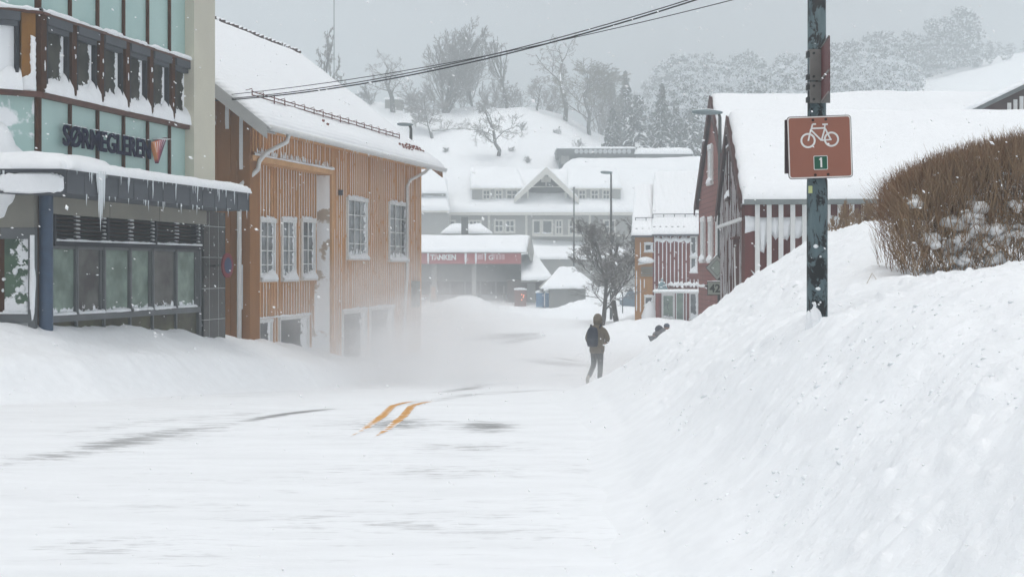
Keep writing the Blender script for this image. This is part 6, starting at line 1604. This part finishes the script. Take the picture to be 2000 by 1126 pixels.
for i, (bx, by, top, w, dk, lab) in enumerate(((1243,292,188,82,.45,'broad snow laden fir, the nearest and whitest on the slope'),(1293,288,165,62,.8,'taller darker fir right of the broad laden one'),(1197,292,212,44,.6,'slim frosted fir left of the broad laden one'),(1352,290,212,78,.4,'snow smothered fir half behind the tall red gable'),(1222,250,140,46,.95,'dark spire of a fir behind the broad laden one'),(1320,270,200,50,.35,'white humped fir between the darker fir and the red gable'))):
    yc_ = (171,174,173,172,196,180)[i]; p = ((bx-1000)/FPX*yc_, yc_, gz((bx-1000)/FPX*yc_, yc_)-.3)
    p = (p[0], p[1], p[2]-.2); conifer(lab, p, (HZ-top)/FPX*p[1]-p[2], hsz(0, w, p[1])*1.1, 200+i, 1.0, dk)
# far frosted wood: too many to count
tv = []; tf = []; tm_ = []; off = 0
wr = np.random.default_rng(77)
def clump_tree(H, W, dark, rr):
    "leaf sized faces in clumps: snow on top of each clump, dark twigs below"
    V = []; M_ = []; nc = int(15+W*2.5)
    for c in range(nc):
        f = rr.uniform(.12, 1.0)**.8; rad = W/2*math.sin(math.pi*min(.97, .12+f*.8))**.7*rr.uniform(.35,1.0); a = rr.uniform(0, 2*math.pi)
        cx_, cy_, cz_ = math.cos(a)*rad, math.sin(a)*rad, H*f*.93; rc = rr.uniform(.55,1.15)*(W/5)**.5
        n = 34; d = rr.normal(0, 1, (n, 3)); d /= np.linalg.norm(d, axis=1, keepdims=True); d *= rr.uniform(.45,1,(n,1))**.5
        ctr = np.array([cx_,cy_,cz_])+d*[rc, rc, rc*.72]
        s = rr.uniform(.16,.34,(n,1)); e1 = rr.normal(0,1,(n,3)); e1 /= np.linalg.norm(e1,axis=1,keepdims=True); e2 = rr.normal(0,1,(n,3)); e2 -= (e2*e1).sum(1,keepdims=True)*e1; e2 /= np.linalg.norm(e2,axis=1,keepdims=True)
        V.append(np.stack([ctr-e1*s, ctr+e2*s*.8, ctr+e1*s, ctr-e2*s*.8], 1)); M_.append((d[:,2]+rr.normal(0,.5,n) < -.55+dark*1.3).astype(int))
    # thin dark limbs
    for c in range(10):
        a = rr.uniform(0, 2*math.pi); p0 = np.array([0,0,H*rr.uniform(.1,.6)]); p1 = p0+np.array([math.cos(a)*W*.4, math.sin(a)*W*.4, H*rr.uniform(.15,.4)]); w_ = .05
        V.append(np.array([[p0-[w_,0,0], p0+[w_,0,0], p1+[w_*.3,0,0], p1-[w_*.3,0,0]]])); M_.append(np.array([1]))
    return np.concatenate(V), np.concatenate(M_)
protos = [clump_tree(*q, wr) for q in ((11,7,.35),(9,8,.25),(13,6,.55),(10,9,.15),(12,7,.75),(8,7,.1),(14,5,.85),(9,6,.45))]
spots = []
for i in range(9000):
    Y = wr.uniform(192, 345); px = wr.uniform(1075, 2080); X = (px-1000)/FPX*Y
    if px > 1940-(345-Y)*.0 and Y < 330 and wr.random() < .85: continue
    lim = 196+max(0, (1300-px))*.15
    if Y < lim: continue
    if px > 1780 and Y < 300: continue
    if all((X-a)**2+(Y-b)**2 > (4.1)**2 for a, b in spots[-260:]): spots.append((X, Y))
    if len(spots) > 420: break
for (X, Y) in spots:
    px = X/Y*FPX+1000; crest = Y > 300
    k = wr.choice([2,4,6,6,4]) if crest else wr.choice([0,1,1,3,3,5,5,7,2])
    if px < 1300 and wr.random() < .45: k = wr.choice([2,4,0])
    V, M_ = protos[k]; s = wr.uniform(.75,1.15)*(1.0 if Y > 250 else .85); a = wr.uniform(0, 6.28)
    if px > 1900: s *= .4
    ca, sa = math.cos(a)*s, math.sin(a)*s
    W_ = np.stack([V[...,0]*ca-V[...,1]*sa+X, V[...,0]*sa+V[...,1]*ca+Y, V[...,2]*s+gz(X, Y)-.8], -1)
    tv.append(W_.reshape(-1,3)); tm_.append(M_)
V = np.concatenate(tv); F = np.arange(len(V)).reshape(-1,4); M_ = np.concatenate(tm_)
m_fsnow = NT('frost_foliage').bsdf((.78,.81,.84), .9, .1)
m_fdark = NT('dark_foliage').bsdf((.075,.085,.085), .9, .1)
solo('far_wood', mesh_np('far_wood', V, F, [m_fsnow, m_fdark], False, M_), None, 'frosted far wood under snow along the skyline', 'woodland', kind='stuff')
print('wood quads', len(F), 'spots', len(spots))

# ================================================================== hedge and shrubs in front, right
m_hedge = mk('hedge_twig', (.33,.19,.11), (.15,.085,.05), 5, .85, crust=.06, cscale=12)
m_hedge2 = mk('hedge_twig_pale', (.36,.25,.15), (.2,.13,.08), 5, .85)
hr = np.random.default_rng(5)
def htop(X): return np.interp(X, [3.55,3.7,3.86,4.06,4.36,4.72,5.07,6.5], [.2,.66,.88,.99,1.12,1.23,1.30,1.38])
def hbot(X): return np.interp(X, [3.55,3.8,4.1,4.4,4.9,6.5], [.02,-.05,-.18,-.12,-.02,.1])
HG = Thing('hedge', 'brown leafless clipped hedge with snow caught in it at the right', 'hedge', (4.9, 13.9, -.1))
def twigs(N, xr, yr, L, r, ztop, zbot, dirf, wob=.16, nseg=3, rr=hr, bias=1.0):
    X = rr.uniform(*xr, N); Y = rr.uniform(*yr, N); f = rr.uniform(0, 1, N)**bias; t0 = ztop(X); b0 = zbot(X); Z = b0+(t0-b0)*f
    ll = rr.uniform(*L, N); Z = np.minimum(Z, t0-ll*.8+rr.normal(0,.035,N)); p = np.stack([X, Y, Z], 1); d = dirf(X, Y, N); P0=[];P1=[];R0=[];R1=[]
    rad = rr.uniform(*r, N)
    for j in range(nseg):
        d = d+rr.normal(0, wob, (N,3)); d /= np.linalg.norm(d, axis=1, keepdims=True); q = p+d*(ll/nseg)[:,None]
        P0.append(p); P1.append(q); R0.append(rad*(1-.25*j)); R1.append(rad*(1-.25*(j+1))); p = q
    return tube_batch(np.concatenate(P0), np.concatenate(P1), np.concatenate(R0), np.concatenate(R1), 3)
def fan(X, Y, N):
    k = np.clip((4.35-X)/.7, 0, 1); return np.stack([-.30*k+hr.normal(0,.36,N), hr.normal(0,.32,N)-.10, np.ones(N)], 1)
V1, F1_ = twigs(9000, (3.80,6.6), (13.4,14.5), (.16,.42), (.0018,.0038), htop, hbot, fan, bias=.62)
V2, F2_ = twigs(3500, (3.76,6.6), (13.25,13.7), (.3,.6), (.0028,.005), htop, hbot, fan, bias=1.1)
HG.part('twigs', mesh_np('twigs', V1-np.array(HG.loc), F1_, m_hedge), None); HG.part('stems', mesh_np('stems', V2-np.array(HG.loc), F2_, m_hedge2), None)
V3, F3_ = twigs(5000, (3.8,6.6), (13.6,14.4), (.1,.22), (.002,.004), lambda X: htop(X)+.01, lambda X: htop(X)-.3, lambda X, Y, N: np.stack([hr.normal(0,.25,N), hr.normal(0,.25,N), np.ones(N)], 1), bias=.4)
HG.part('shoots', mesh_np('shoots', V3-np.array(HG.loc), F3_, m_hedge), None)
m = MB(); rr = random.Random(8)
for (px, py, a, b) in ((1905,412,.05,.10),(1880,440,.07,.07),(1898,452,.09,.08),(1925,462,.10,.07),(1972,455,.13,.08),(1950,462,.08,.06),(1992,450,.08,.06),(1870,470,.07,.06),(1910,487,.10,.05),(1858,480,.05,.06),(1990,398,.04,.05),(1789,395,.03,.04),(1940,505,.07,.05),(1880,508,.05,.04),(1820,470,.03,.03),(1900,430,.06,.06)):
    for q in range(12):
        e = rr.random(); p = P(px+rr.gauss(0,11)*(a/.07), py+rr.gauss(0,8)*(b/.07), 13.33+rr.uniform(0,.22)); r_ = rr.uniform(.014,.06)**1.0
        m.blob(p, (r_*rr.uniform(.8,1.7), r_, r_*rr.uniform(.6,1.1)), seed=int(px+q*7), nu=10, nv=8, amp=.6)
HG.part('snow_clumps', m, m_snow_fluff, smooth=True)
m = MB()
for k in range(420):
    p = P(rr.uniform(1760,2010), rr.uniform(300,530), 13.5+rr.random()*.5)
    if p[2] > htop(p[0])-.1: continue
    s = rr.uniform(.006,.018); m.blob(p, (s*1.6,s*1.2,s), seed=k, nu=6, nv=4, amp=.4)
HG.part('snow_clumps', m, m_snow_fluff)
# straggling pale shrubs left of the hedge, at the crest of the bank
for i, (px, by, top, w) in enumerate(((1655,455,392,60),(1705,420,388,55),(1632,475,420,36),(1680,440,400,50))):
    Y = 20.6+.3*i; x = (px-1000)/FPX*Y; z = (HZ-by)/FPX*Y-.15
    tree('shrub', ['tan leafless shrub right behind the peeling pole on the bank','tan leafless shrub touching the left end of the hedge','lowest tan shrub peeping out beside the peeling pole','tan leafless shrub in the middle of the row on the bank'][i], 'shrub', (x, Y, z), (HZ-top)/FPX*Y-z, hsz(0, w, Y), 130+i, tw=m_hedge2, bk=m_hedge2, minr=.0035, group='tan shrubs on the bank crest', levels=3, kids=(6,5,5), first=.1, spread=.7, tops=5, trunk_r=.010, up=.2, wob=.25)
m = MB(); rr = random.Random(3)
for (a, b) in (((3.30,12.9),(3.42,12.9)),((3.6,12.6),(3.72,12.7)),((4.1,9.4),(4.25,9.5))):
    z = gz(*a); m.tube([(a[0],a[1],z-.02),((a[0]+b[0])/2,a[1],z+.10),(b[0],b[1],z+.01)], .003, 5)
solo('stray_twig', m, m_hedge2, 'loose dry stalks sticking out of the snow below the hedge', 'stalk')

# ================================================================== people
def skin(T, name, pts, edges, rad, mat, root=0, sub=2, parent=None):
    me = bpy.data.meshes.new(name); me.from_pydata([tuple(np.array(p)) for p in pts], edges, []); me.materials.append(mat)
    o = bpy.data.objects.new(name, me); C.objects.link(o); o.parent = parent or T.o
    md = o.modifiers.new('skin', 'SKIN'); md.use_smooth_shade = True
    sv = me.skin_vertices[0].data if len(me.skin_vertices) else None
    if sv is None:
        bm = bmesh.new(); bm.from_mesh(me); bm.verts.layers.skin.verify(); bm.to_mesh(me); bm.free(); sv = me.skin_vertices[0].data
    for i, r in enumerate(rad): sv[i].radius = (r, r) if not hasattr(r, '__len__') else r
    for i in range(len(pts)): sv[i].use_root = (i == root)
    s = o.modifiers.new('sub', 'SUBSURF'); s.levels = sub; s.render_levels = sub
    dg = bpy.context.evaluated_depsgraph_get(); dg.update(); nm = bpy.data.meshes.new_from_object(o.evaluated_get(dg))
    o.modifiers.clear(); o.data = nm; bpy.data.meshes.remove(me)
    if not nm.materials: nm.materials.append(mat)
    nm.polygons.foreach_set('use_smooth', [True]*len(nm.polygons))
    return o
m_skin = mk('skin', (.45,.28,.21), (.42,.26,.2), 8, .6)
m_jacket = mk('khaki_jacket', (.16,.135,.10), (.12,.10,.075), 9, .9, bump=.4, bscale=18, crust=.08, cscale=9)
m_trous = mk('dark_trousers', (.045,.05,.052), (.03,.034,.036), 9, .9, bump=.4, bscale=20, crust=.10, cscale=9)
m_pack = mk('navy_pack', (.03,.037,.055), (.02,.026,.04), 9, .8, bump=.3, crust=.08, cscale=10)
m_boot = mk('pale_boot', (.40,.37,.33), (.3,.28,.25), 9, .8)
m_bootd = mk('dark_boot', (.06,.055,.05), (.04,.04,.04), 9, .8)
wy = 34.2; wx = (1166-1000)/FPX*wy; wz = float(road_z(np.array([wy]))[0])+.02
W = Thing('person', 'person in a hooded khaki jacket and dark trousers walking away along the road', 'person', (wx, wy, wz))
# body frame: x right, y away, z up (walks away from the camera)
hipL, hipR = (-.09,0,.93), (.09,.0,.93)
body_p = [(0,0,.96),(0,-.01,1.12),(0,.0,1.28),(0,.01,1.42),(.01,.03,1.50),(.015,.05,1.60),(.015,.06,1.70),
 (-.18,0,1.41),(-.25,.02,1.16),(-.20,.17,.98),(-.17,.23,.95),(.18,0,1.41),(.27,.02,1.17),(.20,.20,1.06),(.15,.25,1.05),
 hipL,(-.10,.06,.52),(-.19,-.20,.23),(-.21,-.19,.14),hipR,(.085,.05,.50),(.07,.02,.10),(.07,.10,.05)]
body_e = [(0,1),(1,2),(2,3),(3,4),(4,5),(5,6),(3,7),(7,8),(8,9),(9,10),(3,11),(11,12),(12,13),(13,14),(0,15),(15,16),(16,17),(17,18),(0,19),(19,20),(20,21),(21,22)]
body_r = [.12,.115,.125,.11,.055,.085,.085,.06,.045,.035,.035,.06,.045,.035,.035,.085,.05,.024,.022,.085,.055,.042,.035]
body = skin(W, 'body', body_p, body_e, body_r, m_skin)
def shaped(T, name, rings, mat, n=16, parent=None, noise=.0, seed=1):
    "loft of elliptical rings (cx,cy,cz,rx,ry) with cloth folds"
    vs = []
    for (cx_, cy_, cz_, rx__, ry__) in rings:
        for k in range(n):
            a = 2*math.pi*k/n; f = 1+noise*2*float(fbm(a*1.5+seed, cz_*7, 3, seed)); vs.append((cx_+rx__*math.cos(a)*f, cy_+ry__*math.sin(a)*f, cz_))
    fs = [(i*n+k, i*n+(k+1)%n, (i+1)*n+(k+1)%n, (i+1)*n+k) for i in range(len(rings)-1) for k in range(n)]+[tuple(range(n-1,-1,-1)), tuple(range((len(rings)-1)*n, len(rings)*n))]
    m = MB(); m.add(vs, fs); o = bpy.data.objects.new(name, mesh_from(name, m, mat, (0,0,0), True)); C.objects.link(o); o.parent = parent or T.o
    md = o.modifiers.new('s', 'SUBSURF'); md.levels = 1; md.render_levels = 2; return o
jk = shaped(W, 'jacket', [(0,0,.80,.19,.14),(0,0,.83,.215,.165),(0,0,.95,.22,.17),(0,0,1.05,.205,.155),(0,.0,1.2,.22,.16),(0,.0,1.34,.235,.155),(0,.0,1.42,.225,.14),(0,.01,1.48,.17,.12),(.005,.02,1.53,.105,.10),(.01,.03,1.56,.06,.06)], m_jacket, 20, noise=.06)
skin(W, 'sleeves', [(0,.0,1.40),(-.2,0,1.40),(-.29,.01,1.17),(-.22,.16,1.0),(.2,0,1.40),(.31,.01,1.18),(.22,.18,1.07)], [(0,1),(1,2),(2,3),(0,4),(4,5),(5,6)], [.09,.085,.075,.055,.09,.08,.055], m_jacket)
shaped(W, 'hood', [(.015,.045,1.49,.09,.09),(.015,.04,1.53,.12,.115),(.015,.035,1.60,.135,.135),(.015,.035,1.68,.133,.14),(.01,.04,1.75,.115,.12),(.01,.045,1.80,.075,.085),(.01,.05,1.82,.03,.035)], m_jacket, 16, noise=.05, seed=4)
skin(W, 'trousers', [(0,0,.93),(-.09,0,.86),(-.10,.06,.52),(-.20,-.19,.19),(.09,0,.86),(.085,.05,.50),(.07,.02,.09)], [(0,1),(1,2),(2,3),(0,4),(4,5),(5,6)], [.12,.115,.082,.062,.115,.085,.068], m_trous)
# boots: right one planted, left one lifted with the heel up
skin(W, 'boot', [(.07,.02,.16),(.07,.01,.06),(.075,.13,.045),(.08,.20,.04)], [(0,1),(1,2),(2,3)], [.06,.055,.05,.035], m_bootd)
skin(W, 'boot', [(-.19,-.18,.24),(-.225,-.22,.17),(-.225,-.17,.05),(-.21,-.13,.0)], [(0,1),(1,2),(2,3)], [.055,.055,.048,.033], m_boot)
W.o.scale = (.88,.95,.97); W.o.rotation_euler = (0,0,R(-16))
BP = Thing('backpack', 'navy backpack on the back of the walking person', 'backpack', (wx, wy, wz))
shaped(BP, 'bag', [(-.07,-.24,.98,.10,.07),(-.07,-.25,1.0,.15,.10),(-.07,-.26,1.12,.165,.125),(-.07,-.25,1.28,.165,.12),(-.07,-.23,1.40,.15,.10),(-.07,-.20,1.47,.11,.07),(-.07,-.19,1.49,.05,.03)], m_pack, 18, noise=.04, seed=7)
shaped(BP, 'front_pocket', [(-.08,-.36,1.02,.06,.02),(-.08,-.37,1.05,.105,.04),(-.08,-.375,1.14,.11,.045),(-.08,-.37,1.20,.09,.03)], m_pack, 14, noise=.03, seed=9)
m = MB()
for sx in (-.16, .11): m.tube([(sx,-.15,1.46),(sx*1.02,-.05,1.53),(sx*1.05,.08,1.50),(sx*1.1,.14,1.35),(sx*1.15,.10,1.15)], [.018,.02,.02,.018,.015], 8)
o = bpy.data.objects.new('straps', mesh_from('straps', m, m_pack, (0,0,0), True)); C.objects.link(o); o.parent = BP.o
BP.o.scale = (.88,.95,.97); BP.o.rotation_euler = (0,0,R(-16))
# second figure bending into the bank farther down the road
qy = 57.5; q0 = ((1274-1000)/FPX*qy, qy, -3.26)
Q = Thing('person', 'person in woollen hat bending forward at the foot of the bank near the shop house', 'person', q0)
bp2 = [(.10,0,.42),(.26,0,.50),(.40,0,.60),(.50,0,.70),(.60,0,.80),(.42,-.10,.62),(.55,-.16,.42),(.62,-.14,.25),(.42,.10,.62),(.56,.14,.40),(.62,.12,.22),(.02,-.08,.34),(-.05,-.09,.12),(-.08,-.09,.03),(.12,.09,.36),(.16,.09,.12),(.2,.09,.03)]
be2 = [(0,1),(1,2),(2,3),(3,4),(2,5),(5,6),(6,7),(2,8),(8,9),(9,10),(0,11),(11,12),(12,13),(0,14),(14,15),(15,16)]
skin(Q, 'body', bp2, be2, [.12,.12,.12,.055,.09,.05,.04,.03,.05,.04,.03,.08,.05,.04,.08,.05,.04], m_skin)
m_gj = mk('grey_coat', (.17,.17,.18), (.13,.13,.14), 9, .9, crust=.1, cscale=8)
skin(Q, 'coat', [(.02,0,.37),(.26,0,.50),(.42,0,.62),(.42,-.13,.62),(.56,-.17,.42),(.42,.13,.62),(.57,.16,.40),(.55,0,.74)], [(0,1),(1,2),(2,3),(3,4),(2,5),(5,6),(2,7)], [.19,.18,.16,.09,.055,.09,.055,.10], m_gj)
skin(Q, 'trousers', [(.08,0,.40),(.02,-.08,.32),(-.05,-.09,.12),(.13,.09,.34),(.16,.09,.12)], [(0,1),(1,2),(0,3),(3,4)], [.17,.13,.085,.13,.085], m_gj)
skin(Q, 'boot', [(-.05,-.09,.12),(-.08,-.09,.04),(.02,-.09,.02)], [(0,1),(1,2)], [.06,.05,.04], m_bootd); skin(Q, 'boot', [(.16,.09,.12),(.17,.09,.04),(.27,.09,.02)], [(0,1),(1,2)], [.06,.05,.04], m_bootd)
m = MB(); m.blob((.60,0,.83), (.125,.12,.115), seed=3, nu=16, nv=12, amp=.0)
o = bpy.data.objects.new('hat', mesh_from('hat', m, mk('blue_wool', (.05,.065,.10), (.035,.045,.07), 20, .9, crust=.06, cscale=9), (0,0,0), True)); C.objects.link(o); o.parent = Q.o
m = MB(); m.blob((.60,-.03,.74), (.12,.11,.06), seed=7, nu=14, nv=8, amp=.08)
o = bpy.data.objects.new('scarf', mesh_from('scarf', m, mk('tan_scarf', (.25,.16,.12), (.2,.12,.09), 20, .9), (0,0,0), True)); C.objects.link(o); o.parent = Q.o
m = MB(); m.blob((.28,-.02,.70), (.17,.15,.17), seed=9, nu=16, nv=12, amp=.10); solo('backpack', m, m_pack, 'small dark backpack on the bending person', 'backpack', loc=q0, smooth=True).data.transform(__import__('mathutils').Matrix.Translation(q0))

# ================================================================== falling snow
fr = np.random.default_rng(99); N = 5200
Y = 1.6+44*fr.uniform(0,1,N)**1.35; X = fr.uniform(-.62,.62,N)*Y+fr.uniform(-1.5,1.5,N); Z = fr.uniform(-.28,.26,N)*Y
ok = (Z > -1.5)|(Y > 8); X, Y, Z = X[ok], Y[ok], Z[ok]; N = len(X)
s = fr.uniform(.0018,.0058,N)*np.where(fr.random(N) < .06, 1.6, 1)*np.clip(Y/9, .35, 1.5)
ax = fr.normal(0, 1, (N,3))*[.5,.2,.3]+[1.0,0,-.55]; ax /= np.linalg.norm(ax,axis=1,keepdims=True)
b1 = np.cross(ax, [0,1.,0]); b1 /= np.linalg.norm(b1,axis=1,keepdims=True); b2 = np.cross(ax, b1); c = np.stack([X,Y,Z],1); el = fr.uniform(1.1,2.6,N)[:,None]
S = s[:,None]; V = np.stack([c+ax*S*el, c-ax*S*el, c+b1*S, c-b1*S, c+b2*S, c-b2*S], 1).reshape(-1,3); b = (np.arange(N)*6)[:,None]
F = np.concatenate([np.concatenate([b+i,b+j,b+k],1) for (i,j,k) in ((0,2,4),(0,4,3),(0,3,5),(0,5,2),(1,4,2),(1,3,4),(1,5,3),(1,2,5))])
solo('falling_snow', mesh_np('falling_snow', V, F, NT('flake').bsdf((.92,.93,.95), .8, .2)), None, 'wind driven snowflakes in the air', 'snow', kind='stuff')
# ================================================================== snow smoke whirling off the road at the ochre house
def puff(c, r, dens, label, seed=0.0):
    t = NT('snow_smoke'); tc = t.n('TexCoord'); v = tc.outputs['Object']
    ln = t.n('VectorMath', operation='LENGTH'); t.l(v, ln.inputs[0])
    fall = t.math('POWER', t.math('MAXIMUM', t.math('SUBTRACT', 1.0, ln.outputs['Value']), 0.0), 1.3)
    nz = t.noise(v, 2.6, 3, .6); f = t.math('MULTIPLY', fall, t.math('MULTIPLY', t.ramp(nz, .25, .75), dens))
    pv = t.n('VolumePrincipled'); pv.inputs['Color'].default_value = (.98,.99,1,1); pv.inputs['Anisotropy'].default_value = .0; t.l(f, pv.inputs['Density']); t.l(pv.outputs[0], t.out.inputs['Volume'])
    m = MB(); m.blob((0,0,0), (1,1,1), 0, 24, 16, 0); o = solo('blowing_snow', m, t.m, label, 'snow', kind='stuff'); o.location = c; o.scale = r; o.rotation_euler = (0,0,R(-14)); return o
puff((-2.9, 36.5, -2.0), (4.2, 8.0, 2.7), .78, 'haze of snow whirling off the bank beside the ochre house')
puff((-1.0, 35.0, -2.6), (6.0, 8.0, 1.4), .52, 'low drift of blown snow crossing the road')

# broken clods of snow lying on the ploughed bank
cr_ = np.random.default_rng(41); tv = []; tf = []; nV = 0
ico = bmesh.new(); bmesh.ops.create_icosphere(ico, subdivisions=2, radius=1); iv = np.array([v.co[:] for v in ico.verts]); fi = np.array([[v.index for v in f.verts] for f in ico.faces]); ico.free()
def clods(N, xr, yr, smin, smax, gate):
    global nV
    X = cr_.uniform(*xr, N); Y = cr_.uniform(*yr, N); keep = vnoise(X*1.1, Y*.9, 61)+.35*vnoise(X*4, Y*4, 62) > gate; X, Y = X[keep], Y[keep]; Z = ground_z(X, Y)
    d = X-np.interp(Y, RFY, RFX)
    for x, y, z, dd in zip(X, Y, Z, d):
        s = smin+(smax-smin)*cr_.random()**3.2
        if dd < -.1: s *= .5; z = float(road_z(np.array([y]))[0])+.0
        o3 = cr_.uniform(0, 50, 3); v = iv*(1+.8*(np.sin(iv[:, [1]]*3.1+o3[0])*np.sin(iv[:, [2]]*2.7+o3[1])*.5+cr_.normal(0,.10,(len(iv),1)))); v = v*[s*cr_.uniform(.8,1.4), s*cr_.uniform(.8,1.4), s*cr_.uniform(.5,.85)]+[x, y, z-.40*s]
        tv.append(v); tf.append(fi+nV); nV += len(iv)
clods(3000, (1.2,4.6), (4.3,10.5), .004, .021, .66); clods(500, (1.3,3.4), (10.5,18), .008, .034, .82); clods(900, (.0,1.6), (7,19), .004, .022, .78)
solo('snow_clods', mesh_np('snow_clods', np.concatenate(tv), np.concatenate(tf), m_snow_fluff), None, 'broken clods of snow scattered over the ploughed bank', 'snow', kind='stuff')
